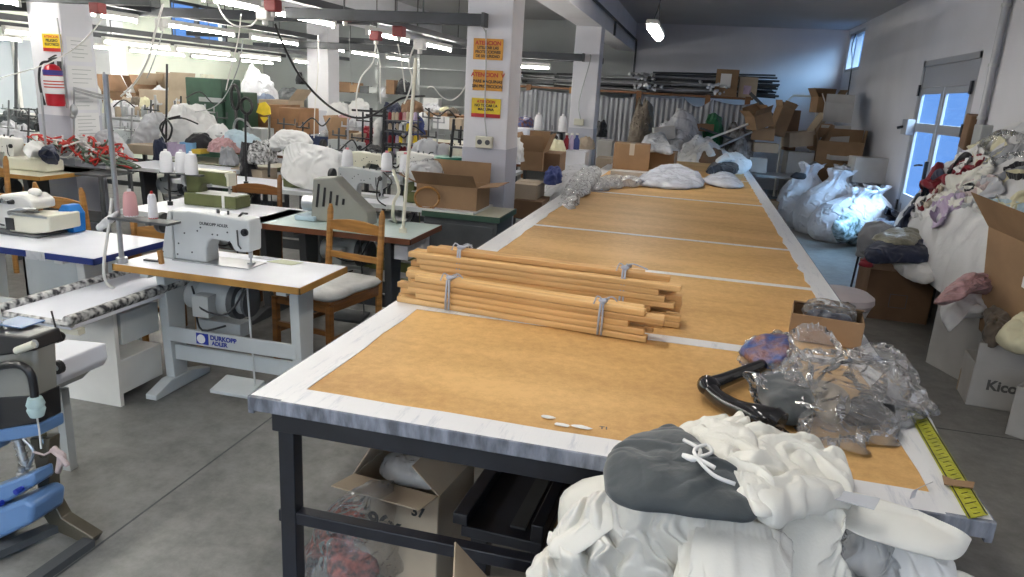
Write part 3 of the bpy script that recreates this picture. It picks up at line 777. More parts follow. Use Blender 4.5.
# yellow measuring tape stuck along the table corner
tp = [G(905, 408, .882), G(919, 404, .882), G(988, 515, .882), G(968, 519, .882)]
def flat_poly(pts, th, name, m, parent=None, **k):
    mb = MB(); A = [mb.bm.verts.new(p) for p in pts]; B = [mb.bm.verts.new(V(p)+V((0, 0, th))) for p in pts]; n = len(A)
    mb.bm.faces.new(A); mb.bm.faces.new(B[::-1])
    for i in range(n): mb.bm.faces.new((A[i], B[i], B[(i+1) % n], A[(i+1) % n]))
    return mb.build(name, m, parent, **k)
yel_t = mat('measure_yellow', (.42, .42, .03), .35, var=.25, vscale=20, bump=.2, bscale=60)
mt = thing('measuring_tape', 'bright yellow measuring tape stuck along the right corner of the cutting table', 'tape', (0, 0, 0))
flat_poly(tp, .0022, 'tape_strip', yel_t, mt)
mb = MB()
for i in range(28):
    t_ = (i+.5)/28; a = tp[1].lerp(tp[2], t_); b = tp[0].lerp(tp[3], t_); L_ = .55 if i % 5 else .95
    p = a.lerp(b, .5-L_/2*.6); q = a.lerp(b, .5+L_/2*.6); mb.bar(p+V((0, 0, .0032)), q+V((0, 0, .0032)), .0016, .0006)
mb.bar(tp[1].lerp(tp[0], .08)+V((0, 0, .0032)), tp[2].lerp(tp[3], .08)+V((0, 0, .0032)), .003, .0006)
mb.bar(tp[0].lerp(tp[1], .08)+V((0, 0, .0032)), tp[3].lerp(tp[2], .08)+V((0, 0, .0032)), .003, .0006)
mb.build('graduation_marks', ink, mt)
c = G(955, 483, .887)
tag(flat_poly([c+V(p) for p in ((-.03, -.02, 0), (.035, -.015, 0), (.05, .02, 0), (0, .015, 0), (-.02, .03, 0))], .002, 'paper_scrap', card), 'torn brown paper scrap stuck on the yellow measuring tape', 'scrap')
# small torn papers on the hardboard
for i, (x, y, lb) in enumerate(((548, 417, 'leftmost small torn white paper bit near the table front edge'), (562, 425, 'middle one of three torn white paper bits on the hardboard'), (581, 427, 'rightmost and widest torn white paper bit near the table front edge'))):
    c = G(x, y, .8815); rn = random.Random(i)
    pts = [c+V((math.cos(k)*(.016+.008*i*.5+rn.random()*.008), math.sin(k)*(.008+rn.random()*.004), 0)) for k in [j*PI/4 for j in range(8)]]
    tag(flat_poly(pts, .0012, 'paper_scrap', paper), lb, 'scrap')
text('T1', .022, ink_g, ct, G(604, 428, .8775)-V((TX0, TY0, 0)), (0, 0, .1), 'pencil_mark', .0003)
# grey ribbon end on right border
pr = [G(912, 498, .885), G(915, 490, .90), G(922, 487, .905), G(931, 483, .89)]
mb = MB(); 
for k in (-.006, .006): pass
rb = [[p+V((k, k, 0)) for p in pr] for k in (-.007, .007)]
tag(sheet('ribbon_end', rb, cloth_lg, 0, .05, None, 1, .0005, 9, 4, .0015), 'small curled grey ribbon end by the table tape corner', 'ribbon')
# ------------------------------------------------------------------ bundles of slats
def slats(y0, x0, x1, layers, across, z0, ang, seed, lab, grp, wd=.038, hh=.0235):
    rn = random.Random(seed)
    for l in range(layers):
        for a in range(across):
            if l == layers-1 and a == across-1 and across > 1 and seed == 2: continue
            xa = x0+rn.uniform(-.06, .05); xb = x1+rn.uniform(-.10, .05)
            L_ = xb-xa
            yy = y0+(a-(across-1)/2)*(wd+.004)+rn.uniform(-.007, .007)
            o = MB().box((L_/2, 0, 0), (L_, wd, hh)).build('pine_batten', slat_m if rn.random() < .7 else slat2_m, bevel=.0025, seg=1)
            cx = V((math.cos(ang), math.sin(ang), 0))
            o.location = V(((x0), y0, z0+hh/2+l*(hh+.0012)))+cx*(xa-x0)+V((-cx.y, cx.x, 0))*(yy-y0); o.rotation_euler = (0, 0, ang+rn.uniform(-.004, .004))
            tag(o, lab, 'batten', grp)
slats(2.745, -1.10, -.07, 5, 2, .8795, -.105, 3, 'raw pine batten tied in the front bundle on the cutting table', 'battens of the front bundle')
slats(2.965, -1.13, -.02, 7, 3, .8795, -.06, 2, 'raw pine batten in the rear bundle behind the front tied bundle', 'battens of the rear bundle')
slats(2.965, -1.10, -.05, 1, 2, .8795+7*.0247, -.055, 5, 'raw pine batten on top of the rear bundle', 'battens topping the rear bundle')
tie_m = mat('grey_ribbon', (.42, .45, .52), .6)
def tie(x, y, w, z1, z0, lab, tail=.05, ang=-.1):
    t = thing('ribbon_tie', lab, 'ribbon', (x, y, z0), ang)
    mb = MB(); h = z1-z0
    for dx in (-.007, .007): mb.tube([(dx, -w/2-.004, .002), (dx, -w/2-.005, h/2), (dx*.7, -w/2-.003, h+.002), (dx*.5, 0, h+.005), (dx, w/2+.003, h+.002), (dx, w/2+.004, .002)], .0045, 6)
    mb.build('band', tie_m, t, smooth=True)
    MB().ball((0, -w/2+.012, h+.012), .016, (1.1, .8, .6), 6).tube([(0, -w/2+.01, h+.014), (.03, -w/2+.02, h+.03), (tail, -w/2+.03, h+.012)], .003, 5, smooth=3).tube([(0, -w/2+.01, h+.014), (-.02, -w/2, h+.03), (-.03, -w/2-.01, h)], .003, 5, smooth=3).build('knot', tie_m, t, smooth=True)
tie(-.90, 2.72, .082, 1.002, .881, 'grey ribbon tied around the left end of the front slat bundle')
tie(-.27, 2.655, .082, 1.002, .881, 'grey ribbon tied around the right end of the front slat bundle')
tie(-.93, 2.96, .125, 1.082, .881, 'grey ribbon tied around the left end of the rear slat bundle', ang=-.06)
tie(-.22, 2.92, .125, 1.082, .881, 'grey ribbon tied around the right end of the rear slat bundle', tail=.09, ang=-.06)
# ------------------------------------------------------------------ cartons
def carton(label, loc, size, rz=0, m=card, flaps=(60, 60, 60, 60), openb=True, tape=False, name='cardboard_box', rx=0, ry=0, group=None, th=.006, cat='box', inner=None):
    w, d, h = size; t = thing(name, label, cat, loc, rz, group); t.rotation_euler = (rx, ry, rz)
    mb = MB()
    if openb:
        mb.span(-w/2, w/2, -d/2, d/2, 0, th).span(-w/2, w/2, -d/2, -d/2+th, 0, h).span(-w/2, w/2, d/2-th, d/2, 0, h).span(-w/2, -w/2+th, -d/2+th, d/2-th, 0, h).span(w/2-th, w/2, -d/2+th, d/2-th, 0, h)
    else: mb.span(-w/2, w/2, -d/2, d/2, 0, h)
    mb.build('box_body', m, t, bevel=.002, seg=1)
    if openb:
        fl = d/2*.9; fs = d/2*.9
        for k, a in enumerate(flaps):
            if a is None: continue
            a = math.radians(a)      # 0 = closed flat inwards, 90 = upright, >90 folded outwards
            mb = MB(); s = -math.cos(a)
            if k == 0: mb.bar((0, -d/2, h), (0, -d/2+math.cos(a)*fl, h+math.sin(a)*fl), w-.004, th*.7, V((1, 0, 0)) if False else V((0, -math.sin(a), math.cos(a))))
            if k == 1: mb.bar((w/2, 0, h), (w/2-math.cos(a)*fs, 0, h+math.sin(a)*fs), d-.004, th*.7, V((math.sin(a), 0, math.cos(a))))
            if k == 2: mb.bar((0, d/2, h), (0, d/2-math.cos(a)*fl, h+math.sin(a)*fl), w-.004, th*.7, V((0, math.sin(a), math.cos(a))))
            if k == 3: mb.bar((-w/2, 0, h), (-w/2+math.cos(a)*fs, 0, h+math.sin(a)*fs), d-.004, th*.7, V((-math.sin(a), 0, math.cos(a))))
            mb.build('flap', m, t)
    else:
        MB().span(-w/2-.001, w/2+.001, -.004, .004, h-.001, h+.0008).build('lid_seam', card_d, t)
    if tape: MB().span(-.03, .03, -d/2-.0015, d/2+.0015, h*.45 if openb else h*.6, h+.0015).build('packing_tape', mat('brown_packing_tape', (.5, .44, .36), .25), t)
    return t
# box with white print under the table
b = carton('open grey cardboard box with handwriting under the cutting table', (-.84, 2.20, .02), (.33, .30, .42), -.12, card_l, (170, 40, 100, 60))
for s, z, sz in (('96x', .26, .085), ('37', .34, .05)):
    text(s, sz, ink, b, (-.04 if s == '96x' else .09, -.1515, z), (PI/2, 0, 0), 'handwriting')
pillow('crumpled_paper', [V((-.10, -.08, .40)), V((.10, -.10, .41)), V((.12, .08, .42)), V((-.08, .10, .40))], milky, .06, .02, .05, None, 3, .02, 14, parent=b)
# clear bag on the floor in front of it
o = pillow('plastic_bag', px([(318, 540, .25), (345, 500, .45), (360, 480, .52), (395, 492, .45), (392, 530, .3), (398, 575, .1), (350, 600, .05), (300, 590, .05)]), clear, .13, .02, .05, None, 8, .035, 12, nrm=(.1, -1, .3), flat=1)
tag(o, 'clear plastic bag with red scraps hanging under the table front', 'bag')
tag(pillow('fabric_scraps', px([(330, 545, .12), (360, 535, .14), (385, 555, .1), (370, 585, .06), (335, 585, .06)]), mat('scrap_red', (.4, .08, .05), .7, var=.8, vscale=40), .05, .02, .04, None, 5, .02, 16), 'red and grey fabric scraps inside the clear bag under the table', 'scraps')
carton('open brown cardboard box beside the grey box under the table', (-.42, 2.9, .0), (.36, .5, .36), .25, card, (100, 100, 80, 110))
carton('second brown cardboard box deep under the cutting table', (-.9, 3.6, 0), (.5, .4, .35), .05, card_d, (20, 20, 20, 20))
carton('dark brown closed box added to deepen the shade under the right table half', (.20, 2.75, 0), (.75, .6, .70), .05, mat('under_table_shade', (.055, .028, .018), .7, var=.2), openb=False)  # box added here; its near-black colour stands for shade under the table
# ------------------------------------------------------------------ foreground garments on a box
carton('big open cardboard box full of white garments in front of the table', (.14, 1.36, .0), (.72, .40, .60), .04, card, (None, None, None, None))
def pil(name, label, cat, pts, m, **k): return tag(pillow(name, px(pts), m, **k), label, cat)
Dp = drape
# support under the heap: a packed lump so that nothing shows through
tag(pillow('packed_cloth', px([(560, 500, .80), (620, 470, .84), (700, 450, .86), (800, 460, .86), (840, 500, .84), (830, 580, .70), (700, 620, .62), (590, 610, .62)]), cloth_c, .05, .01, .1, None, 1, .01, 8), 'packed pale cloth inside the open box under the garments', 'cloth')
pil('satin_garment', 'shiny ivory garment hanging in long folds below the charcoal one', 'garment',
    [(572, 508, .87), (600, 494, .90), (650, 505, .93), (705, 510, .94), (714, 540, .89), (692, 590, .75), (650, 610, .68), (590, 610, .66), (545, 585, .72), (550, 540, .79)],
    satin, thick=.045, fold=.040, wave=.088, ang=V((.9, .1, .25)), seed=5, crump=.006, cscale=8, rings=56, k=24, pe=5, nrm=(-.1, -.7, 1))
Dp('satin_garment', 'ivory satin sleeve sticking out left of the garment heap', 'garment', [(552, 530, .83), (572, 512, .87), (602, 492, .91), (630, 500, .91), (610, 525, .87), (575, 552, .79), (553, 548, .79)], satin, (1.12, 1.45), .04, 44, seed=15, w0=8)
Dp('satin_garment', 'small ivory frill at the far lower left end of the heap', 'garment', [(541, 552, .75), (560, 541, .79), (590, 556, .77), (590, 600, .68), (548, 605, .66), (538, 575, .70)], satin, (1.4, 1.4), .03, 40, seed=35, w0=9)
Dp('satin_garment', 'ivory satin cloth bunched in the middle bottom of the heap', 'garment', [(688, 520, .92), (735, 512, .96), (790, 535, .92), (800, 590, .78), (745, 605, .74), (700, 600, .75), (682, 560, .85)], satin, (1.35, 1.3), .05, 60, seed=25, w0=8, nrm=(0, -.5, 1))
Dp('white_garment', 'cream trouser leg hanging down at the lower right of the garment heap', 'garment', [(760, 500, .96), (800, 492, .97), (842, 510, .94), (840, 545, .88), (850, 580, .80), (810, 598, .75), (775, 570, .84)], cloth_c, (1.15, 1.35), .05, 50, seed=11, w0=5, nrm=(0, -.5, 1))
pil('white_garment', 'large crumpled cream garment draped over the right table front, topmost of heap', 'garment', [(676, 433, .93), (705, 424, .95), (742, 423, .96), (785, 440, .95), (822, 450, .94), (850, 474, .93), (846, 505, .94), (808, 520, .96), (765, 522, .98), (735, 490, 1.0), (700, 462, .98)],
    cloth_c, thick=.045, fold=.040, wave=.115, ang=V((.75, -.6, .2)), seed=3, crump=.022, cscale=5, rings=60, k=26, pe=3)
pil('white_garment', 'cream collar part rising behind the charcoal garment', 'garment', [(688, 440, .98), (705, 429, .99), (732, 426, .99), (752, 440, 1.0), (768, 475, 1.01), (775, 510, 1.0), (755, 515, 1.0), (735, 478, 1.01), (712, 462, .99)],
    cloth_c, thick=.035, fold=.022, wave=.06, ang=V((.6, .8, .1)), seed=13, crump=.012, cscale=8, rings=36, k=18, pe=3)
Dp('white_garment', 'loose white garment hanging off the table at the bottom right', 'garment', [(850, 522, .86), (900, 533, .86), (950, 552, .84), (940, 575, .76), (900, 590, .70), (852, 595, .68)], cloth_w, (1.4, 1.3), .04, 46, seed=19, w0=9)
Dp('plastic_bag', 'grey clear plastic film under the rolled cream fabric', 'bag', [(846, 528, .87), (882, 534, .87), (905, 560, .79), (885, 592, .71), (842, 587, .71)], clear, (1.4, 1.4), .03, 40, seed=44, w0=9, hem=.002)
Dp('white_garment', 'cream cloth edge at the very bottom right corner of the heap', 'garment', [(880, 574, .73), (930, 564, .75), (975, 574, .73), (975, 605, .66), (880, 615, .64)], cloth_c, (1.15, 1.2), .03, 40, seed=29, w0=6)
g = pil('charcoal_garment', 'dark charcoal linen bag-like garment lying on top of the ivory heap', 'garment',
    [(602, 474, .965), (605, 457, .97), (622, 444, .975), (650, 434, .98), (672, 428, .985), (690, 438, 1.0), (712, 458, 1.02), (738, 472, 1.02), (757, 493, 1.0), (757, 520, .985), (715, 518, .98), (670, 513, .965), (640, 510, .96), (612, 499, .955)],
    cloth_dg, thick=.035, fold=.013, wave=.13, ang=V((.35, 1, 0)), seed=7, crump=.008, cscale=7, rings=50, k=16, pe=3)
ls = [G(684, 440, 1.05), G(700, 450, 1.055), G(694, 460, 1.055), G(683, 455, 1.05), G(700, 460, 1.06), G(715, 468, 1.055)]
MB().tube(ls, .0045, 8, smooth=5).tube([G(700, 457, 1.06), G(712, 452, 1.055), G(706, 445, 1.055), G(694, 452, 1.06), G(712, 474, 1.055), G(735, 484, 1.045)], .004, 8, smooth=5).build('drawstring', cloth_w, g, smooth=True)
Dp('rolled_fabric', 'roll of cream fabric lying along the right front table edge', 'fabric', [(832, 483, .92), (870, 492, .925), (915, 506, .92), (962, 526, .91), (972, 540, .88), (945, 548, .86), (900, 533, .87), (850, 518, .89), (826, 505, .90)], cloth_c, (1.03, 1.06), .035, 50, seed=9, w0=5, pe=2, nrm=(0, -.5, 1))
tag(flat_poly([G(836, 490, .965), G(880, 499, .965), G(874, 510, .965), G(832, 499, .965)], .002, 'paper_slip', mat('grey_paper', (.5, .52, .56), .6)), 'grey paper slip lying on the roll of cream fabric', 'paper')
# paper box corner in front lower left of heap
carton('open pale box with torn paper edges at the bottom of the picture', (-.27, 1.50, .28), (.20, .3, .22), .3, card_l, (None, None, None, 130))
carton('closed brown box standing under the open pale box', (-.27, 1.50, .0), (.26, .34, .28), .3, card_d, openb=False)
# ------------------------------------------------------------------ things on the table, right
b = carton('small open cardboard box with bagged items on the table right side', (.572, 2.94, .882), (.26, .17, .105), -.14, card, (None, None, 20, None))
tag(pillow('plastic_bag', [V((.50, 2.90, .975)), V((.66, 2.88, .975)), V((.67, 2.98, .985)), V((.50, 3.0, .985))], clear, .05, .015, .05, None, 8, .02, 18), 'small clear bag of dark items inside the small box on the table', 'bag')
tag(pillow('dark_cloth', [V((.50, 2.9, .95)), V((.65, 2.88, .95)), V((.65, 2.97, .96)), V((.51, 2.99, .96))], cloth_n, .03, .015, .05, None, 8, .01, 18), 'dark cloth inside the small box on the table', 'cloth')
def P(x, y, z): return G(x, y, z)
# black plastic arm piece
t = thing('plastic_stand_arm', 'glossy black bent plastic arm lying on the cutting table', 'stand arm', (0, 0, 0))
MB().tube([P(762, 365, .91), P(742, 373, .91), P(722, 381, .915), P(708, 386, .92)], [.020, .022, .024, .030], 14, smooth=5).build('upper_arm', gloss_black, t, smooth=True)
MB().tube([P(706, 383, .92), P(716, 396, .915), P(735, 408, .92), P(756, 416, .93), P(774, 420, .93)], [.028, .024, .026, .034, .036], 14, smooth=5).build('lower_arm', gloss_black, t, smooth=True)
MB().ball(P(709, 386, .922), .036, (1, 1.2, .8), 10).cyl(P(706, 381, .925), P(700, 382, .928), .007).build('joint_knob', gloss_black, t, smooth=True)
MB().cyl(P(773, 419, .935), P(781, 424, .93), .038, .034, 16).build('arm_cap', gloss_black, t, smooth='auto')
# clear bags with dark garments
pil('dark_cloth', 'dark grey folded cloth inside the big clear plastic bag', 'cloth', [(758, 380, .90), (800, 375, .92), (815, 400, .92), (800, 425, .9), (775, 420, .89), (762, 400, .89)], cloth_dg, thick=.035, fold=.01, wave=.06, seed=2, crump=.01, rings=12, k=6)
pil('dark_cloth', 'small black and beige parts in the right end of clear bag', 'cloth', [(846, 405, .90), (880, 398, .92), (896, 408, .92), (880, 422, .9), (850, 424, .89)], cloth_k, thick=.03, fold=.01, wave=.06, seed=4, crump=.014, rings=12, k=6)
pil('beige_cloth', 'beige folded cloth inside the middle of the big clear bag', 'cloth', [(805, 385, .92), (835, 388, .94), (850, 405, .93), (835, 425, .9), (812, 415, .9)], card_l, thick=.03, fold=.01, wave=.06, seed=6, crump=.01, rings=12, k=6)
pil('blue_parts_bag', 'small bag of blue and brown parts beside the black plastic arm', 'bag', [(740, 352, .90), (755, 340, .93), (785, 336, .95), (793, 352, .95), (780, 368, .91), (755, 366, .90)], mat('blue_brown_parts', (.02, .09, .30), .35, col2=(.22, .09, .05), vscale=22, bump=.4, bscale=60), thick=.03, fold=.012, wave=.04, seed=2, crump=.012, rings=14, k=7)
Dp('plastic_bag', 'thin clear bag around the blue and brown parts', 'bag', [(738, 355, .90), (752, 337, .93), (785, 331, .95), (797, 350, .95), (790, 372, .91), (752, 370, .90)], clear, (1.25, 1.25), .05, 36, seed=22, w0=8, hem=.002)
Dp('plastic_bag', 'big crumpled clear plastic bag at the right side of the table', 'bag', [(750, 382, .91), (775, 368, .95), (800, 350, 1.0), (840, 348, 1.0), (872, 354, .98), (905, 364, .96), (915, 385, .93), (924, 400, .90), (895, 425, .89), (850, 436, .89), (805, 438, .89), (780, 430, .89), (760, 408, .89)], clear, (1.35, 1.35), .10, 66, seed=31, w0=14, hem=.002, noise_amp=.02)
Dp('plastic_bag', 'puffed clear plastic bag lying over the table right edge', 'bag', [(850, 352, .99), (880, 342, 1.01), (908, 356, 1.0), (920, 380, .95), (926, 402, .91), (895, 408, .92), (862, 395, .95)], clear, (1.3, 1.3), .06, 46, seed=52, w0=10, hem=.002)
Dp('plastic_bag', 'upright twisted end of the clear plastic bag behind the black arm', 'bag', [(788, 348, 1.0), (793, 328, 1.07), (808, 322, 1.10), (826, 326, 1.08), (838, 348, 1.02), (822, 375, .97), (800, 380, .95)], clear, (1.4, 1.4), .05, 46, seed=62, w0=12, hem=.002)
# white bolster hanging below the table edge on the right
tag(mound('white_sack', (.93, 2.98, 0), (.20, .42, .66), bagm, .05, 3, 9, 48, 20, fine=.02), 'white cloth sack standing on the floor beyond the table corner', 'sack')
# ================================================================== sewing hall
def led(m): return m
def station(label, x0, x1, y0, y1, z, top=lam_w, edge=edge_y, legm=lgrey, motor=True, kind='industrial sewing table with motor', legs=(.12, .12), eh=.036, logo=False, name='sewing_table', pedal=True):
    w, d = x1-x0, y1-y0; t = thing(name, label, 'table', (x0, y0, 0))
    MB().span(.006, w-.006, .006, d-.006, z-eh+.002, z).build('tabletop', top, t)
    MB().span(0, w, 0, .008, z-eh, z-.001).span(0, w, d-.008, d, z-eh, z-.001).span(0, .008, 0, d, z-eh, z-.001).span(w-.008, w, 0, d, z-eh, z-.001).build('edge_band', edge, t)
    lx = (legs[0], w-legs[1])
    for i, xx in enumerate(lx):
        mb = MB(); mb.prism([(d*.30, z-eh), (d*.62, z-eh), (d*.58, .06), (d*.36, .06)], xx-.028, xx+.028, 'YZ')
        mb.build('leg', legm, t, bevel=.006)
        MB().prism([(.02, 0), (d-.02, 0), (d-.02, .03), (d*.62, .075), (d*.3, .075), (.02, .03)], xx-.035, xx+.035, 'YZ').build('foot', legm, t, bevel=.005)
        MB().span(xx-.028, xx+.028, .04, d-.04, z-eh-.03, z-eh).build('top_bracket', legm, t)
    for (zz, hh, yy) in ((.30, .085, d*.33), (.18, .09, d*.40)):
        MB().span(lx[0], lx[1], yy, yy+.02, zz, zz+hh).build('crossbar', legm, t, bevel=.004)
    if pedal: MB().box(((lx[0]+lx[1])/2+.05, d*.30, .10), (.24, .16, .02), rx=.2).cyl(((lx[0]+lx[1])/2+.16, d*.3, .12), ((lx[0]+lx[1])/2+.08, d*.45, z-eh), .006, n=6).build('treadle', legm, t, bevel=.004)
    if motor:
        cx, cy, cz = lx[0]+.28, d*.55, z-eh-.17
        MB().lathe([(.02, -.19), (.075, -.18), (.08, -.10), (.10, -.09), (.10, .10), (.075, .12), (.07, .17), (.02, .18)], (cx, cy, cz), 20, 'X').span(cx-.06, cx+.04, cy-.16, cy-.08, cz-.07, cz+.05).build('motor', mgrey, t, smooth='auto', bevel=.003)
        MB().lathe([(.02, .18), (.085, .185), (.085, .20), (.03, .205)], (cx, cy, cz), 20, 'X').lathe([(.02, .10), (.103, .105), (.103, .14), (.02, .145)], (cx, cy, cz), 20, 'X').build('motor_fan_cover', dgrey, t, smooth='auto')
        MB().span(cx-.12, cx+.16, cy-.06, cy+.05, cz-.20, cz-.12).build('control_box', mgrey, t, bevel=.006)
        MB().tube([(cx-.1, cy-.1, cz+.08), (cx, cy-.16, cz-.02), (cx+.15, cy-.14, cz-.03), (cx+.22, cy-.08, cz+.12)], .006, 6, smooth=4).tube([(cx-.1, cy-.08, cz-.08), (cx-.02, cy-.14, cz-.15), (cx+.1, cy-.1, cz-.12)], .006, 6, smooth=4).build('motor_cable', blackp, t, smooth=True)
    if logo:
        yy = d*.33-.002
        MB().span(lx[0]+.20, lx[0]+.275, yy-.002, yy+.001, .312, .375).build('maker_badge', ink_b, t)
        MB().lathe([(.012, 0), (.026, 0), (.026, .002), (.012, .002)], (lx[0]+.232, yy-.004, .343), 16, 'Y').build('badge_ring', paper, t)
        text('DURKOPP', .036, ink_b, t, (lx[0]+.37, yy-.001, .357), (PI/2, 0, 0), 'maker_lettering', .0005)
        text('ADLER', .032, ink_b, t, (lx[0]+.345, yy-.001, .325), (PI/2, 0, 0), 'maker_lettering', .0005)
    return t
# --- machine heads; local frame: x along the arm (column left), base at z=0
def lockstitch(label, loc, rz=0, m=lgrey, L_=.46, H=.265, dp=.11, cover=True, name='sewing_machine', letters=None):
    t = thing(name, label, 'sewing machine', loc, rz)
    k = L_/.46; h = H/.265
    o = [(.0, 0), (.0, H), (.085, H+.004), (.10, H+.008), (.30*k, H-.002), (.40*k, H-.008), (.455*k, H-.01), (.46*k, H-.05), (.455*k, .085*h), (.40*k, .08*h), (.365*k, .085*h), (.345*k, .125*h), (.235*k, .135*h), (.21*k, .115*h), (.195*k, .08*h), (.195*k, 0)]
    MB().prism(o, -dp/2, dp/2).build('head', m, t, bevel=.010, seg=3, smooth='auto')
    MB().span(-.0, L_, -dp*.7, dp*.8, -.002, .004).build('bed_plate', steel, t)
    if cover: MB().prism([(-.085, 0), (-.002, 0), (-.002, H-.004), (-.025, H-.004)], -dp*.55, dp*.55).build('side_cover', m, t, bevel=.008)
    MB().cyl((.425*k, 0, .015), (.425*k, 0, .09*h), .006).cyl((.425*k, 0, .045), (.425*k, 0, .10*h), .012).span(.41*k, .44*k, -.012, .02, .008, .018).build('needle_bar', steel, t, smooth='auto')
    MB().cyl((.435*k, -dp/2-.012, H*.72), (.435*k, -dp/2, H*.72), .020).cyl((.435*k, -dp/2-.02, H*.72), (.435*k, -dp/2-.012, H*.72), .012).build('tension_dial', blackp, t, smooth='auto')
    MB().tube([(.39*k, -dp/2-.004, H*.75), (.395*k, -dp/2-.006, H*.45), (.41*k, -dp/2-.004, H*.38)], .004, 6).build('take_up_slot', dgrey, t)
    mb = MB()
    for x_, z_ in ((.03, .09), (.03, .2), (.07, .15), (.11, .05), (.15, .17), (.17, .19), (.21, .21), (.24, .16), (.27, .16), (.33, .18), (.34, .13), (.02, .03)): mb.cyl((x_*k, -dp/2-.002, z_*h), (x_*k, -dp/2+.002, z_*h), .005, n=8)
    mb.build('screws', dgrey, t)
    MB().cyl((.24*k, 0, H), (.24*k, 0, H+.022), .009).cyl((.30*k, 0, H-.004), (.30*k, 0, H+.018), .006).tube([(.36*k, 0, H-.01), (.385*k, 0, H+.014), (.42*k, -.01, H+.016)], .006).build('thread_guide', dgrey, t, smooth='auto')
    MB().lathe([(.01, 0), (.055, .004), (.06, .02), (.055, .036), (.01, .04)], (-.10 if not cover else -.13, .0, H*.68), 20, 'X').build('hand_wheel', blackp, t, smooth='auto')
    if letters: text(letters, .022, dgrey, t, (.25*k, -dp/2-.001, H*.80), (PI/2, 0, 0), 'maker_lettering', .0004)
    return t
def overlock(label, loc, rz=0, m=white_e):
    t = thing('overlock_machine', label, 'sewing machine', loc, rz)
    MB().span(-.02, .30, -.13, .11, 0, .012).build('base_pan', dgrey, t, bevel=.004)
    MB().prism([(-.02, .012), (-.02, .14), (.02, .19), (.17, .20), (.22, .17), (.22, .13), (.10, .10), (.10, .012)], -.07, .09).build('body', m, t, bevel=.012, seg=3, smooth='auto')
    MB().prism([(.10, .012), (.10, .085), (.13, .10), (.36, .115), (.36, .035), (.24, .012)], -.11, .10).build('cloth_plate', cream_e, t, bevel=.008, smooth='auto')
    MB().span(.12, .35, -.115, -.085, .102, .112).build('edge_guide', steel, t)
    MB().cyl((.17, -.02, .09), (.17, -.02, .17), .008).span(.15, .20, -.04, -.005, .10, .115).tube([(.09, -.09, .10), (.13, -.12, .12), (.19, -.11, .135), (.22, -.05, .13)], .008, 6, smooth=3).build('presser_foot', steel, t, smooth='auto')
    MB().box((.115, -.114, .055), (.05, .006, .06)).build('front_hatch', blackp, t)
    for k in range(4): MB().cyl((.00+.035*k, -.072, .16), (.00+.035*k, -.10, .16), .013, .009, 12).build('tension_dial', (blackp if k % 2 else steel), t, smooth='auto')
    MB().ball((.17, .01, .205), .032, (1.2, .9, .7), 8).build('top_cap', m, t, smooth=True)
    MB().tube([(-.0, -.08, .15), (-.01, -.11, .10), (.01, -.10, .05), (.06, -.10, .04)], .005, 6, smooth=4).build('thread_tube', blackp, t, smooth=True)
    return t
def greenbox(label, loc, rz=0, m=green_e, s=1.0):
    t = thing('zigzag_machine', label, 'sewing machine', loc, rz)
    MB().span(0, .44*s, -.09, .10, 0, .095).build('base_box', m, t, bevel=.008)
    MB().span(.10*s, .42*s, -.085, .09, .0955, .10).build('cloth_plate', white_e, t)
    MB().prism([(0, .09), (0, .24*s), (.06, .262*s), (.32*s, .25*s), (.345*s, .22*s), (.345*s, .16), (.28*s, .165), (.14*s, .17), (.115*s, .14), (.11*s, .09)], -.055, .055).build('arm', m, t, bevel=.012, seg=3, smooth='auto')
    MB().box((.345*s, 0, .205*s), (.035, .10, .10)).span(.03, .33*s, -.05, .05, .252*s, .262*s).build('face_cover', cream_e, t, bevel=.01)
    MB().cyl((.33*s, 0, .10), (.33*s, 0, .17), .008).cyl((.22*s, -.06, .165), (.22*s, -.10, .165), .012).build('needle_bar', steel, t, smooth='auto')
    MB().lathe([(.01, 0), (.06, .004), (.06, .03), (.01, .034)], (-.045, 0, .19), 18, 'X').build('hand_wheel', mgrey, t, smooth='auto')
    MB().box((.335*s, -.0925, .05), (.022, .004, .10)).build('white_strap', cloth_w, t)
    return t
_cone = {}
def cone(loc, m=thread_w, label='', grp=None, h=.15, r=.042, tip=None):
    key = (m.name, h, tip.name if tip else '')
    if key not in _cone:
        t = thing('thread_cone', label, 'thread', loc, 0, grp)
        MB().lathe([(r*.95, .0), (r, .008), (r*.98, h*.30), (r*.86, h*.78), (r*.66, h*.93), (r*.35, h*.96)], n=18).build('thread', m, t, smooth='auto')
        MB().lathe([(r*.97, -.002), (r*.97, .004), (r*.3, .005), (r*.28, h*.97), (r*.24, h*1.06), (r*.12, h*1.06)], n=14).build('cone_core', tip or thread_w, t, smooth='auto')
        _cone[key] = t; return t
    t = copy_tree(_cone[key], loc, 0, label)
    if grp: t['group'] = grp
    elif 'group' in t: del t['group']
    return t
def thread_stand(label, base, top, arms, m=steel, r=.010, ring=False, guide=False):
    b = V(base); tp = V(top); t = thing('thread_stand', label, 'stand', b)
    MB().cyl((0, 0, 0), tp-b, r, n=10).build('pole', m, t, smooth='auto')
    MB().cyl((0, 0, 0), (0, 0, .03), r*2.2, n=12).build('clamp', m, t, smooth='auto')
    for z, dx0, dx1 in arms:
        q = b.lerp(tp, z)-b
        MB().bar(q+V((dx0, 0, 0)), q+V((dx1, 0, 0)), .10 if r > .011 else .05, .012).build('cone_tray', dgrey, t)
    q = tp-b
    if guide: MB().tube([q+V((-.22, 0, -.03)), q, q+V((.22, 0, -.03))], .006, 6).build('guide_arm', m, t)
    for x_ in (-.2, -.08, .08, .2): pass
    return t
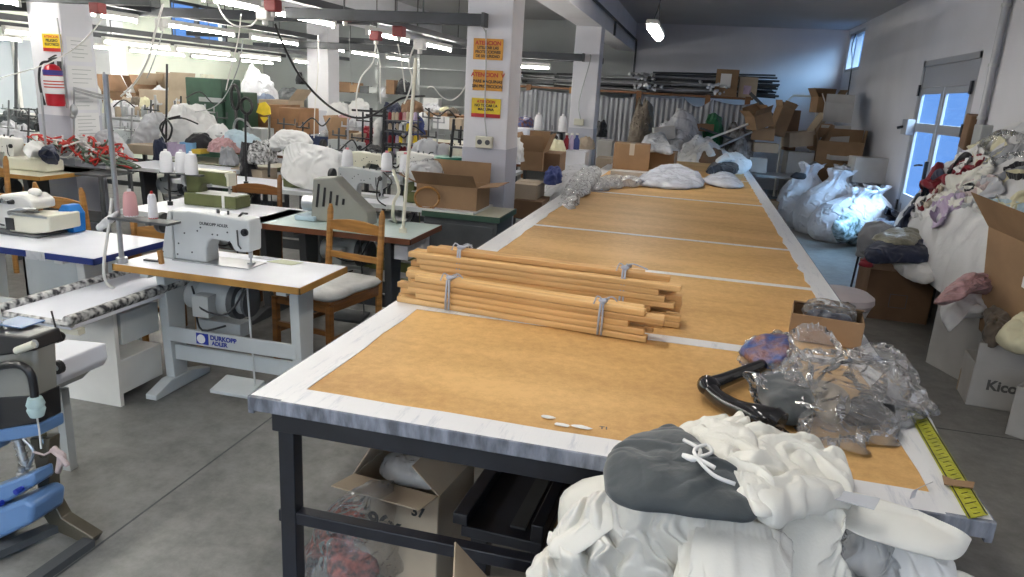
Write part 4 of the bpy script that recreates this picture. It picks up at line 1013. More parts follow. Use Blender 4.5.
def chair(label, loc, rz, h=.95, m=wood, cushion=None, w=.40, d=.38, md=wood_d):
    t = thing('wooden_chair', label, 'chair', loc, rz)      # faces +y, back at -y ... back posts at y=-d/2
    for sx in (-1, 1):
        MB().tube([(sx*w/2, -d/2, 0), (sx*w/2, -d/2, .45), (sx*w/2, -d/2-.03, h-.04), (sx*w/2, -d/2-.035, h)], [.021, .024, .021, .010], 8).build('back_post', m, t, smooth='auto')
        MB().box((sx*w/2, d/2, .215), (.04, .04, .43)).build('leg', md, t, bevel=.006)
        MB().bar((sx*w/2, -d/2, .20), (sx*w/2, d/2, .20), .022, .03).bar((sx*w/2, -d/2, .41), (sx*w/2, d/2, .41), .02, .05).build('side_rail', md, t)
    MB().bar((-w/2, d/2, .41), (w/2, d/2, .41), .02, .05).build('front_rail', md, t)
    MB().bar((-w/2, d/2, .25), (w/2, d/2, .25), .022, .03).build('front_stretcher', md, t); MB().bar((-w/2, -d/2, .41), (w/2, -d/2, .41), .02, .05).build('rear_rail', md, t)
    def slat(z, hh, arch):
        mb = MB(); o = [(-w/2, z), (w/2, z), (w/2, z+hh)]+[(w/2-w*i/6, z+hh+arch*math.sin(PI*i/6)) for i in range(1, 6)]+[(-w/2, z+hh)]
        off = -d/2-.03*(z-.45)/(h-.45); mb.prism(o, off-.008, off+.008).build('back_slat', m, t, bevel=.003)
    slat(h-.17, .06, .025); slat(h-.36, .045, 0)
    MB().box((0, 0, .445), (w+.03, d+.02, .025)).build('seat', md, t, bevel=.008)
    if cushion:
        c = pillow('seat_cushion', [V((-w/2-.02, -d/2, .48)), V((0, -d/2-.01, .48)), V((w/2+.02, -d/2, .48)), V((w/2+.025, 0, .48)), V((w/2+.02, d/2+.02, .48)), V((0, d/2+.03, .48)), V((-w/2-.02, d/2+.02, .48)), V((-w/2-.025, 0, .48))], cushion, .035, .006, .12, None, 4, .006, 8, nrm=(0, 0, 1), parent=t, edge=.25, flat=.9)
    return t
pattern = mat('black_scroll_border', (.62, .62, .60), .7, col2=(.03, .03, .035), vscale=34, detail=1)
quilt = mat('grey_white_seat_cover', (.66, .66, .64), .6, var=.18, vscale=7, bump=.3, bscale=20)
# ---- station 1: the near white machine
st1 = station('white-topped sewing table with yellow wood edge and grey legs, nearest the cutting table', -2.91, -1.81, 3.09, 3.60, .76, lam_w, edge_y, lgrey, legs=(.16, .13), logo=True)
lockstitch('light grey long-arm sewing machine on the nearest white table', (-2.70, 3.37, .762), 0, lgrey, .47, .27, .115, True, letters='DURKOPP ADLER')
for (x, y, sz, lb, mm) in ((305-20, 262, .10, 'yellow-cream note paper lying on the nearest white sewing table', mat('note_paper', (.62, .64, .46), .7)), (266, 258, .07, 'grey paper label lying near the needle of the light grey machine', mat('grey_paper', (.5, .52, .56), .6))):
    c = G(x, y, .7615); q = .55 if sz > .08 else .3
    tag(flat_poly([c+V(v) for v in ((-sz*.9, -sz*.4, 0), (sz*.7, -sz*.5, 0), (sz, sz*.3, 0), (-sz*.5, sz*.45, 0))], .0015, 'note_paper', mm), lb, 'paper')
c = G(159, 262, .761); t = thing('clamp_block', 'small wooden clamp block on the left of the nearest sewing table', 'clamp', c)
MB().box((.03, -.02, .035), (.02, .02, .075), ry=-.1).build('wood_peg', wood, t); MB().bar((-.09, 0, .004), (.0, 0, .004), .02, .008).bar((0, 0, .004), (.025, 0, .065), .012, .012).build('metal_strap', dgrey, t)
thread_stand('tall grey thread stand pole at the left end of the nearest sewing table', (-2.88, 3.13, .76), GY(105, 74, 3.10), [(.255, -.02, .34)], steel, .013)
cone((-2.80, 3.13, 1.022), thread_p, 'pink thread cone on the tray of the tall grey stand', None, .13, .036)
cone((-2.665, 3.13, 1.022), thread_w, 'white thread cone with red tip on the tall grey stand tray', None, .13, .024, tip=mat('red_tip', (.5, .02, .02), .5))
tag(MB().tube([GY(112, 198, 3.12), GY(108, 232, 3.08), GY(104, 262, 3.06), GY(106, 282, 3.1), GY(118, 290, 3.2)], .008, 8, smooth=5).build('hanging_hose', white_e, smooth=True), 'pale hose looping down from the tall grey thread stand', 'hose')
tag(pillow('tied_cloth', [GY(97, 224, 3.10), GY(110, 214, 3.10), GY(118, 212, 3.10), GY(112, 222, 3.10), GY(100, 230, 3.10)], cloth_w, .02, .01, .03, None, 3, .01, 8), 'white rag knotted around the tall grey stand pole', 'rag')
# ---- station 2: navy-edged table with overlock
station('white table with navy blue edge holding a white overlock machine', -4.30, -3.06, 3.13, 3.72, .76, lam_w, edge_b, white_e, motor=False, legs=(.2, .28), pedal=False)
overlock('white overlock machine on the navy-edged table at the left', G(2, 234, .762)+V((-.08, .14, 0)), 0, white_e).scale = (1.15, 1.1, 1.18)
t = thing('waste_bin_hood', 'bright blue plastic hood standing behind the white overlock machine', 'hood', (-3.70, 3.64, .762))
t.scale = (.8, .8, .85)
MB().prism([(-.06, 0), (.075, 0), (.085, .14), (.04, .20), (-.02, .20), (-.06, .15)], -.06, .06).build('hood_shell', blue_c, t, bevel=.01)
tag(flat_poly([V((-3.52, 3.124, .722)), V((-3.38, 3.124, .722)), V((-3.38, 3.124, .762)), V((-3.52, 3.124, .762))], .0, 'tape_patch', milky) if False else MB().span(-3.50, -3.38, 3.122, 3.127, .715, .763).build('tape_patch', milk2), 'clear tape patch stuck over the navy table edge', 'tape')
# ---- patterned padded work table between
t = thing('padded_work_table', 'low white work table with black scroll patterned padded edges', 'table', (-3.17, 2.62, 0))
MB().span(0, .44, 0, 1.05, .56, .60).build('tabletop', lam_w, t, bevel=.005)
for x_ in (.02, .43): MB().tube([(x_, -.01, .605), (x_, 1.05, .605)], .026, 10).build('padded_edge', pattern, t, smooth='auto')
MB().tube([(0, .0, .59), (.45, 0, .59)], .016, 8).build('padded_edge', pattern, t, smooth='auto')
MB().span(-.09, .34, .36, .385, .0, .56).build('front_panel', white_e, t); MB().span(-.09, -.07, .385, .60, 0, .56).build('side_panel', lgrey, t)
MB().span(-.06, .33, .42, .70, .33, .50).build('drawer', lgrey, t, bevel=.004); MB().span(-.06, .33, .39, .70, .06, .25).build('lower_box', white_e, t, bevel=.004)
MB().span(-.04, .46, .02, .06, .53, .56).build('front_rail', cream_e, t)
# ---- low white box under navy table
t = thing('plywood_panel', 'grey panel standing on the floor under the navy-edged table', 'panel', (-4.35, 3.85, 0))
MB().span(0, .9, 0, .02, 0, .55).span(0, .02, 0, .3, 0, .55).build('panel_board', lgrey, t)
# ---- station 3: olive zigzag machine
station('white table carrying the olive green box-shaped machine', -4.05, -2.90, 4.42, 5.14, .76, lam_w, lgrey, dgrey, legs=(.3, .12))
greenbox('olive green box-shaped sewing machine with cream top on a white table', (-3.82, 4.92, .762), 0, green_e, 1.05)
thread_stand('dark thread stand left of the olive green machine', (-3.88, 4.75, .76), (-3.88, 4.75, 1.02), [(.96, -.06, .30)], blackp, .009)
for i, x_ in enumerate((-3.885, -3.79, -3.665)):
    cone((x_, 4.74+(.05 if i == 1 else 0), 1.018), thread_w, ['leftmost big white thread cone left of the olive machine', 'middle big white thread cone left of the olive machine', 'big white thread cone closest to the olive machine'][i], None, .16, .048)
# ---- station 4: brown-edged table with slotted cover
station('sewing table with pale green top and red-brown edge near the chair', -3.05, -1.78, 4.46, 5.08, .76, lam_p, edge_r, dgrey, legs=(.35, .25), eh=.04)
t = thing('slotted_guard_machine', 'grey machine with tall slotted wedge-shaped guard on the red-brown edged table', 'sewing machine', (-2.78, 4.80, .762))
t.scale = (1.12, 1.1, 1.15)
MB().prism([(.10, 0), (.12, .27), (.26, .285), (.36, .20), (.50, .09), (.51, 0)], -.07, .07)  .build('guard', mat('khaki_grey', (.27, .27, .24), .45, var=.1), t, bevel=.010, smooth='auto')
mb = MB()
for i in range(5): mb.box((.155+.045*i, -.072, .165-.006*i), (.014, .006, .15-.028*i), ry=.12)
mb.build('guard_slots', blackp, t)
MB().span(.0, .14, -.10, .10, 0, .03).build('foot_plate', cloth_bl, t, bevel=.006); MB().cyl((.02, 0, .1), (.12, 0, .1), .05).build('hand_wheel', steel, t, smooth='auto')
thread_stand('cream painted thread pole at the front of the red-brown edged table', (-1.92, 4.66, .76), (-1.85, 4.66, 1.93), [], cream_e, .012)
t = thing('pattern_sheet_roll', 'white paper pocket with small print hanging under the red-brown table corner', 'pocket', (-1.94, 4.52, .60))
MB().box((.07, .2, .05), (.10, .42, .10)).build('pocket', cloth_lg, t, bevel=.004)
tag(MB().tube([GY(393, 170, 4.75), GY(399, 190, 4.7), GY(394, 202, 4.7), GY(393, 216, 4.75), G(396, 222, .765)], .012, 8, smooth=5).build('air_hose', cream_e, smooth=True), 'cream flexible hose rising from the pale green table top', 'hose')
c = G(398, 221, .765)
t = thing('steel_dish', 'small dark oval tray on the pale green table top', 'tray', c); MB().lathe([(.01, 0), (.06, .002), (.075, .014), (.07, .014), (.055, .006), (.01, .005)], n=20).build('dish', steel, t, smooth='auto')
# ---- station 5 row at Y~5.7
station('long white sewing table in front of the pillar with yellow signs', -3.05, -1.66, 5.50, 6.05, .80, lam_w, lgrey, green_e, legs=(.3, .2))
t = thing('steel_cabinet', 'dark grey low cabinet with green top against the white pillar', 'cabinet', (-2.08, 5.47, 0))
MB().span(.0, .62, .02, .50, 0, .74).build('body', dgrey, t, bevel=.006)
MB().span(-.01, .64, -.0, .54, .745, .785).build('worktop', lam_c, t); MB().span(-.012, .642, -.004, .004, .743, .787).span(.635, .645, 0, .54, .743, .787).build('edge_band', green2_e, t)
MB().span(.03, .59, .012, .022, .04, .70).build('door', dgrey, t, bevel=.004)
greenbox('green machine half wrapped in clear plastic on the long white table', (-2.35, 5.78, .802), 0, green_e, .75)
tag(pillow('plastic_cover', [GY(405, 180, 5.7), GY(410, 162, 5.7), GY(425, 158, 5.7), GY(440, 165, 5.7), GY(446, 185, 5.7), GY(444, 197, 5.7), GY(432, 190, 5.7), GY(420, 180, 5.7)], milk2, .08, .02, .06, None, 5, .03, 12), 'white clear plastic cover over the green machine by the pillar', 'cover')
cone((-2.20, 5.66, .955), thread_w, 'white thread cone standing on the plastic-wrapped green machine', None, .13, .034)
t = thing('wooden_ring', 'brown wooden hoop hanging at the front of the plastic-wrapped machine', 'hoop', GY(427, 198, 5.55))
MB().tube([(.105*math.cos(k*PI/12), .02*math.sin(k*PI/12), .085*math.sin(k*PI/12)) for k in range(25)], .010, 8).build('hoop', wood, t, smooth=True)
thread_stand('dark four-cone thread stand on the long white table', (-2.62, 5.85, .80), (-2.60, 5.85, 1.55), [(.30, -.38, .30)], blackp, .010)
for i, x_ in enumerate((-2.94, -2.64+.07, -2.40)): cone((x_, 5.85, 1.035), thread_w, ['left white cone of three on the dark stand by the long white table', 'middle white cone of three on the dark stand by the long white table', 'right white cone of three on the dark stand by the long white table'][i], None, .16, .050, tip=cone_r)
cone((-3.10, 5.9, .80), thread_w, 'white cone standing low at the left of the long white table', None, .16, .05)
lockstitch('dark grey small sewing machine left on the long white table', (-2.98, 5.8, .802), 0, mgrey, .42, .24, .10, False)
tag(MB().tube([GY(380, 176, 5.6), GY(377, 188, 5.5), GY(378, 200, 5.5), GY(386, 206, 5.5)], .006, 6, smooth=5).tube([GY(383, 172, 5.6), GY(392, 182, 5.55), GY(383, 190, 5.5)], .006, 6, smooth=5).build('black_cable', blackp, smooth=True), 'black cable loops hanging off the long white table machine', 'cable')
carton_a = carton('open brown cardboard box full of cloth in front of the signed pillar', (-1.93, 5.78, .788), (.52, .38, .20), 0, card, (140, 172, 95, 160))
pil('cloth_bundle', 'pale blue and white cloth in the open box by the pillar', 'cloth', [(452, 178, .98), (462, 166, 1.0), (476, 166, 1.02), (484, 178, .98), (470, 184, .97)], cloth_bl, thick=.05, fold=.02, wave=.05, seed=3, crump=.02, rings=10)
pil('cloth_bundle', 'black and white cloth in the right half of the open box by the pillar', 'cloth', [(472, 179, .96), (480, 171, .98), (494, 173, .97), (498, 180, .96), (486, 184, .95)], mat('black_white_cloth', (.6, .6, .6), .8, col2=(.01, .01, .01), vscale=30), thick=.04, fold=.02, wave=.05, seed=4, crump=.02, rings=10)
# ---- row further left: table with white cover
station('white table with machines left of the dark thread stand', -4.75, -3.15, 5.85, 6.45, .78, lam_w, lgrey, dgrey, legs=(.2, .2))
MBt = thing('covered_machine', 'sewing machine under a white cloth beside the wooden chair', 'sewing machine', (-3.62, 6.12, .782))
MB().span(-.06, .40, -.10, .10, 0, .08).build('base_box', green_e, MBt, bevel=.008)
_o = V(MBt.location)
drape('white_cover', None, None, None or [0], cloth_w, (1.22, 1.12), .10, 40, (.15, -1, .45), 5, 60, world=[GY(a_, b_, 6.0)-_o for a_, b_ in ((286, 166), (284, 150), (296, 142), (326, 146), (344, 154), (346, 165), (332, 177), (306, 174))], w0=6, parent=MBt)
chair('wooden chair with plain slats behind the pale green table', (-3.50, 5.15, 0), PI+.1, .98, wood_d, None)
tag(pillow('white_cover', [GY(268, 150, 7), GY(276, 134, 7), GY(292, 129, 7), GY(306, 134, 7), GY(312, 146, 7), GY(290, 150, 7)], cloth_w, .07, .03, .12, .7, 9, .02, 14), 'white cloth heap rising behind the covered machine', 'cloth')
thread_stand('tall black stand pole left of the covered machine', (-4.02, 5.95, .78), (-4.0, 5.95, 1.42), [], blackp, .010)
# ---- chairs
chair('wooden chair with grey cushion beside the nearest sewing table', (-2.21, 4.13, 0), PI-.18, .95, wood, quilt, .42, .52)
c1p = 0
ch2 = chair('light wooden chair behind the navy-edged table, facing left', (-4.20, 4.30, 0), -.08, .96, wood, None, .42, .40)
chair('light wooden chair close behind the tall grey thread stand', (-3.20, 4.04, 0), .05, .90, wood, None, .40, .40)
tag(pillow('seat_cover', [V((-4.4, 4.12, .47)), V((-4.0, 4.1, .47)), V((-4.0, 4.5, .47)), V((-4.4, 4.52, .47))], quilt, .03, .01, .1, None, 3, .006, 8, nrm=(0, 0, 1), edge=.3), 'white padded cover lying on the light wooden chair seat', 'cushion')
chair('wooden chair at the far left edge beside the yellow-edged table', (-5.75, 4.65, 0), PI+.1, 1.0, wood, None)
chair('wooden chair behind the yellow-edged table under the fire extinguisher', (-6.15, 5.72-.3+.75, 0) if False else (-6.9, 6.55, 0), PI, 1.02, wood_d, None)
# ---- left row, yellow edged table
station('cream-topped table with yellow wood edge at the far left', -6.95, -5.55, 5.17, 5.88, .80, lam_c, edge_y, dgrey, legs=(.2, .4))
lockstitch('white sewing machine at the left end of the cream-topped table', (-6.60, 5.55, .802), 0, white_e, .45, .28, .12, False)
t = thing('cream_box', 'cream low machine bed on the cream-topped table', 'machine', (-6.12, 5.5, .802)); MB().span(-.05, .42, -.10, .10, 0, .11).build('bed', cream_e, t, bevel=.02)
pil('cloth_bundle', 'white rumpled cloth behind the cream machine bed', 'cloth', [(22, 150, 1.0), (30, 143, 1.03), (42, 146, 1.0), (44, 154, .95), (30, 158, .95)], cloth_w, thick=.05, fold=.02, wave=.06, seed=13, crump=.02, rings=10)
pil('cloth_bundle', 'black jacket heap beside the wooden chair at the left pillar', 'cloth', [(40, 152, 1.0), (52, 146, 1.02), (60, 155, .98), (58, 163, .9), (45, 162, .9)], cloth_n, thick=.06, fold=.02, wave=.06, seed=14, crump=.02, rings=10)
# ---- station with grey covered machine
station('table with the light grey covered machine below the papered pillar', -5.80, -4.60, 6.25, 6.9, .80, lam_w, lgrey, dgrey, legs=(.2, .2))
tag(pillow('machine_cover', [GY(103, 163, 6.3), GY(98, 140, 6.4), GY(108, 132, 6.5), GY(118, 134, 6.5), GY(128, 146, 6.4), GY(134, 158, 6.3), GY(120, 164, 6.3)], cloth_lg, .12, .012, .10, 1.3, 3, .01, 14), 'light grey fabric cover draped over a machine behind the tall pole', 'cover')
# tangled red/green wires
mb1, mb2, mb3 = MB(), MB(), MB(); rn = random.Random(5)
base = GY(85, 160, 5.9)
for k, mb in enumerate([mb1, mb2, mb3]*14):
    a = rn.uniform(-.45, .45); p = [V((base.x+a+rn.uniform(-.16, .16), base.y+rn.uniform(-.12, .12), .86+rn.uniform(0, .28)*(1-abs(a))-a*.12)) for _ in range(6)]
    mb.tube(p, .010, 5, smooth=4)
tw = thing('tangled_wires', 'tangle of red, white and grey-green cords under the papered pillar', 'cords', (0, 0, 0))
mb1.build('red_cords', mat('cord_red', (.5, .04, .03), .5), tw, smooth=True)['kind'] = 'stuff'; mb2.build('white_cords', cloth_w, tw, smooth=True)['kind'] = 'stuff'; mb3.build('green_cords', mat('cord_green', (.12, .17, .12), .5), tw, smooth=True)['kind'] = 'stuff'
t = thing('low_shelf', 'dark metal low shelf carrying the tangled cords', 'shelf', (-5.45-.35, 5.75, 0))
MB().span(-.5, .55, -.2, .2, .78, .80).span(-.5, .55, -.2, .2, .35, .37).build('shelf_board', dgrey, t)
for a, b in ((-.48, -.18), (.52, -.18), (-.48, .18), (.52, .18)): MB().span(a-.015, a+.015, b-.015, b+.015, 0, .78).build('leg', dgrey, t)
# ---- pillar signs and extinguisher
def signplate(label, px4, base_m, lines, band=None, y=6.09):
    a = GY(px4[0], px4[1], y); b = GY(px4[2], px4[3], y)
    w, h = b.x-a.x, a.z-b.z; t = thing('warning_sign', label, 'sign', ((a.x+b.x)/2, y, (a.z+b.z)/2))
    MB().span(-w/2, w/2, -.004, .003, -h/2, h/2).build('plate', base_m, t)
    if band: MB().span(-w/2, w/2, -.0055, -.003, -h/2, -h/2+h*.2).build('red_band', red_s, t)
    for s, zz, sz, mm in lines: text(s, h*sz, mm, t, (0, -.006, h*zz), (PI/2, 0, 0), 'lettering', .0004)
    return t
signplate('topmost orange warning sign on the white pillar', (474, 38, 502.5, 60.5), orange_s, [('ATENCION', .28, .26, ink_r), ('UTILIZAR LAS', .06, .18, ink), ('PROTECCIONES', -.14, .18, ink), ('DE SEGURIDAD', -.34, .18, ink)])
signplate('middle orange warning sign with tick mark on the white pillar', (473.5, 69.5, 502, 91.5), orange_s, [('ATENCION  V', .26, .28, ink_r), ('PARE MAQUINAS', -.06, .20, ink), ('SIN PROTECCION', -.30, .20, ink)])
signplate('lowest yellow warning sign with red bottom band on the pillar', (472, 97.5, 500, 118.5), yellow_s, [('ATENCION', .32, .2, ink_r), ('NO TOCAR LA', .12, .19, ink), ('MAQUINA', -.08, .19, ink)], band=True)
signplate('yellow sign with red band above the fire extinguisher', (42, 33.5, 62.5, 52), yellow_s, [('ATENCION', .34, .2, ink_r), ('PELIGRO', .12, .22, ink), ('ELECTRICO', -.1, .2, ink)], band=True)
tag(MB().tube([GY(486, 30, 6.07), GY(486, 66, 6.07), GY(485, 96, 6.07), GY(485, 120, 6.07), GY(487, 140, 6.07)], .006, 6).build('wall_cable', mgrey), 'thin grey cable running down the white pillar behind the signs', 'cable')
c = GY(485, 142, 6.1)
t = thing('socket_outlet', 'double socket box low on the white pillar under the signs', 'socket', (c.x, 6.08, c.z)); MB().box((0, 0, 0), (.15, .05, .10)).build('housing', cream_e, t, bevel=.008); MB().cyl((-.035, -.03, 0), (-.035, -.02, 0), .022).cyl((.035, -.03, 0), (.035, -.02, 0), .022).build('socket_holes', dgrey, t)
c = GY(579, 122, 11.4)
t = thing('socket_outlet', 'cream socket box with a cable on the second white pillar', 'socket', (c.x, 11.39, c.z)); MB().box((0, 0, 0), (.15, .05, .10)).build('housing', cream_e, t, bevel=.008)
MB().tube([(.03, -.02, .04), (-.02, -.02, .3), (.10, -.02, .9), (.09, -.02, 1.0)], .008, 6, smooth=3).build('cable', mgrey, t, smooth=True)
# fire extinguisher
a = GY(51, 64, 6.0); b = GY(54, 106, 6.0)
t = thing('fire_extinguisher', 'red fire extinguisher with black hose hanging on the left pillar', 'fire extinguisher', (a.x+.02, 5.99, b.z)); hh = a.z-b.z
MB().lathe([(.02, 0), (.075, .004), (.083, .03), (.083, hh-.07), (.06, hh-.02), (.025, hh)], n=24).build('cylinder', red_m, t, smooth='auto')
MB().lathe([(.0843, hh*.30), (.0843, hh*.72)], n=24).build('white_label', paper, t, smooth='auto'); MB().lathe([(.0852, hh*.74), (.0852, hh*.86)], n=24).build('blue_label', mat('label_navy', (.03, .02, .20), .4), t, smooth='auto')
MB().lathe([(.0855, hh*.44), (.0855, hh*.47)], n=24).lathe([(.0855, hh*.51), (.0855, hh*.54)], n=24).lathe([(.0855, hh*.58), (.0855, hh*.61)], n=24).build('label_print', ink_r, t)
MB().cyl((0, 0, hh), (0, 0, hh+.035), .022).bar((-.02, -.01, hh+.03), (.09, -.03, hh+.06), .025, .01).bar((-.02, -.01, hh+.045), (.08, -.02, hh+.085), .02, .01).build('valve_handle', blackp, t, bevel=.002)
MB().tube([(-.01, -.02, hh+.02), (-.09, -.03, hh+.0), (-.125, -.04, hh-.12), (-.10, -.06, .13), (-.05, -.08, .01)], .012, 8, smooth=6).build('hose', blackp, t, smooth=True)
MB().span(-.02, .02, .08, .11, hh*.5, hh+.03).build('bracket', dgrey, t)
# papers on pillar side face
t = None
for (y0, y1, z0, z1, lb) in ((6.14, 6.44, 1.80, 2.03, 'topmost framed notice sheet on the extinguisher pillar side'), (6.12, 6.46, 1.55, 1.76, 'second white notice sheet on the extinguisher pillar side'), (6.13, 6.45, 1.33, 1.52, 'third white notice sheet on the extinguisher pillar side'), (6.13, 6.46, 1.02, 1.30, 'lowest white notice sheet on the extinguisher pillar side')):
    t = thing('notice_sheet', lb, 'paper', (-6.078, 0, 0)); MB().span(0, .003, y0, y1, z0, z1).build('sheet', paper, t)
    mb = MB(); n = int((z1-z0)/.035)
    for i in range(1, n): mb.span(.003, .0035, y0+.05, y1-.05-(.05 if i % 2 else 0), z0+i*(z1-z0)/n, z0+i*(z1-z0)/n+.006)
    mb.build('print_lines', mgrey, t)
tag(MB().tube([GY(57, 18, 6.08), GY(61, 45, 6.08), GY(63, 75, 6.08), GY(67, 108, 6.08)], .006, 6, smooth=4).build('wall_cable', mgrey, smooth=True), 'thin cable running down the extinguisher pillar', 'cable')
# ================================================================== right side: clothes mound, boxes, sacks
MC = (2.64, 6.79, .62, 2.2, 1.0)
def HM(x, y):
    cx, cy, rx, ry, h = MC
    k = (abs(min(0, x-cx))/rx)**3.2+(abs(y-cy)/(ry*(1.0 if y > cy else .60)))**2.6
    return max(.40, .40+(.61+1.01*(x-1.93)+.10*(cy-y))*max(0, 1-k)**.5)
def on_mound(x, y, lift=0):
    d = _ray(x, y); o = V((0, 0, CAMH)); t = 3.0
    while t < 14:
        p = o+d*t
        if 1.98 < p.x and p.z < HM(p.x, p.y)+lift and HM(p.x, p.y) > .42: return p
        t += .01
    return GY(x, y, 6.5)
bm = bmesh.new(); g = []; NX, NY = 60, 100
for i in range(NX+1):
    c_ = []
    for j in range(NY+1):
        cx, cy, rx, ry, h = MC
        u = -1+(1+.12/rx)*i/NX; v = -1+2*j/NY
        x = cx+rx*u; y = cy+(ry if v > 0 else ry*.60)*v
        z = HM(x, y); s = min(1, (z-.40)/.25)
        f = .05*rid((x, y, z), 1.6, 3)+.03*(abs(math.sin((y*5.2+2*fbm((x, y, z), 1.2, 2)+x*2)))-.5)+.015*rid((x, y, z), 7, 5)
        c_.append(bm.verts.new((min(x-f*s*.8, XR-.02), y, max(.40, z+f*s))))
    g.append(c_)
for i in range(NX):
    for j in range(NY): bm.faces.new((g[i][j], g[i+1][j], g[i+1][j+1], g[i][j+1]))
me = bpy.data.meshes.new('covered_clothes_heap'); bm.to_mesh(me); bm.free()
for p in me.polygons: p.use_smooth = True
shm = mat('white_plastic_sheet', (.62, .62, .63), .38, var=.12, vscale=3, bump=.4, bscale=12)
o = bpy.data.objects.new('covered_clothes_heap', me); COL.objects.link(o); me.materials.append(shm)
tag(o, 'huge heap under white plastic sheeting against the right wall, piled with clothes', 'heap')
t = thing('low_platform', 'dark low platform under the sheeted clothes heap at the right wall', 'platform', (0, 0, 0))
MB().span(2.12, 2.72, 5.6, 8.5, .34, .395).build('platform_top', dgrey, t)
for a in (2.16, 2.62):
    for b in (5.65, 7.0, 8.4): MB().span(a, a+.06, b, b+.06, 0, .34).build('leg', dgrey, t)
def ray_mound(x, y):
    d = _ray(x, y); o = V((0, 0, CAMH)); t = 4.5; st = .12; prev = t
    while t < 12:
        p = o+d*t
        if (p.x > 1.98 and p.z < HM(p.x, p.y)) or p.x > XR-.06:
            lo, hi = prev, t
            for _ in range(8):
                m_ = (lo+hi)/2; q = o+d*m_
                if (q.x > 1.98 and q.z < HM(q.x, q.y)) or q.x > XR-.06: hi = m_
                else: lo = m_
            q = o+d*hi
            if q.x > XR-.14: q.x = XR-.14; q.z = min(q.z, HM(q.x-.1, q.y)+.12)
            return q+V((-.045, -.045, .045))
        prev = t; t += st
    if x < 935:
        q = GX(x, y, 1.99); return V((1.99, min(q.y, 8.4), max(.12, min(q.z, 1.15))))
    return None
def mg(name, label, pts, m, cat='garment', thick=.04, fold=.03, wave=.07, ang=.4, seed=None, **kw):
    """a garment lying on the heap: it rests on the heap's surface and buckles into folds"""
    q = 1.12+fold*3; kk = (q+.06, q-.04) if len(name) % 2 else (q-.04, q+.08)
    return drape(name, label, cat, [(a, b, 0) for a, b in pts], m, kk, thick*.9, 34, (-.5, -.6, .62), seed or len(label), 40, ray=ray_mound, w0=8, hem=.012)
mg('navy_garment', 'long navy coat sliding down the far left side of the clothes heap', [(888, 250), (887, 225), (897, 205), (910, 192), (925, 182), (940, 175), (948, 182), (930, 194), (917, 206), (908, 224), (903, 242), (897, 258)], cloth_n, thick=.02, fold=.01, wave=.12, ang=.2)
mg('black_garment', 'black garment edge lying above the crimson one on the heap', [(915, 184), (935, 168), (955, 160), (968, 158), (975, 165), (950, 172), (930, 184)], cloth_k, ang=.1)
mg('white_garment', 'white sheet lying behind the crimson garment near the door', [(930, 172), (945, 166), (962, 158), (972, 150), (985, 152), (985, 160), (965, 168), (945, 174)], cloth_w, thick=.07)
mg('crimson_garment', 'long crimson red garment lying across the top of the clothes heap', [(925, 183), (935, 176), (950, 172), (966, 164), (982, 158), (986, 166), (968, 174), (950, 182), (936, 190), (927, 192)], cloth_r, thick=.07, fold=.02, ang=1.2)
mg('crimson_garment', 'small dark red cloth below the long crimson garment', [(920, 205), (926, 196), (937, 190), (940, 195), (930, 204), (922, 211)], cloth_r, thick=.03)
mg('cream_garment', 'cream gathered garment just below the crimson one', [(935, 196), (945, 186), (960, 180), (978, 173), (992, 168), (996, 176), (978, 184), (962, 190), (948, 200), (936, 205)], cloth_c, fold=.035, wave=.05, ang=.6, thick=.06)
mg('white_garment', 'white frilled garment left of the lilac one on the heap', [(915, 215), (918, 205), (932, 198), (942, 198), (940, 207), (928, 214)], cloth_w, fold=.03, wave=.05, ang=.5)
mg('lilac_garment', 'pale lilac garment hanging over the white sheeting', [(933, 214), (938, 204), (952, 199), (966, 197), (966, 204), (954, 210), (948, 222), (942, 228), (934, 222)], cloth_l, fold=.02, wave=.05, ang=.3, thick=.04)
mg('pale_garment', 'pale pinkish grey garment in the middle right of the heap', [(958, 198), (970, 188), (990, 182), (1003, 184), (1005, 196), (990, 204), (972, 208), (960, 206)], cloth_lg, fold=.03, wave=.05, ang=.9)
mg('pink_garment', 'pale pink cloth between cream and pale grey garments', [(960, 190), (975, 183), (990, 178), (998, 182), (984, 190), (968, 196)], mat('cloth_palepink', (.60, .50, .50), .8, var=.1), fold=.02, wave=.05)
mg('white_garment', 'white garment with hanging strips above the open cardboard flap', [(975, 212), (985, 203), (1003, 200), (1018, 206), (1016, 216), (1008, 226), (1000, 215), (985, 214)], cloth_w, fold=.03, wave=.05, ang=.2)
mg('butter_garment', 'butter cream blouse at the right picture edge on the heap', [(996, 190), (1002, 178), (1018, 174), (1034, 178), (1036, 202), (1020, 208), (1002, 206)], cloth_y, fold=.03, wave=.06, ang=.8, thick=.08)
mg('grey_garment', 'grey striped garment bunch at the top right of the heap', [(984, 172), (990, 160), (1004, 152), (1022, 148), (1034, 152), (1032, 168), (1012, 174), (996, 180)], cloth_g, fold=.04, wave=.05, ang=1.0, thick=.10)
mg('black_garment', 'black cloth poking out at the right edge below the grey garment', [(1006, 174), (1016, 168), (1032, 166), (1034, 176), (1018, 178)], cloth_k, thick=.06)
mg('patterned_garment', 'beige and white knotted garment at the peak of the heap', [(975, 156), (982, 146), (994, 140), (1006, 142), (1008, 152), (996, 160), (984, 166)], cloth_y, thick=.12, fold=.05, wave=.05, seed=3)
mg('white_garment', 'white scarf hanging beside the socket box over the heap', [(962, 158), (965, 146), (972, 140), (980, 144), (980, 156), (970, 162)], cloth_w, thick=.10, fold=.03, wave=.05)
mg('dark_garment', 'tiny black cloth tab in the middle of the heap', [(966, 190), (974, 187), (977, 190), (970, 194)], cloth_k, thick=.02)
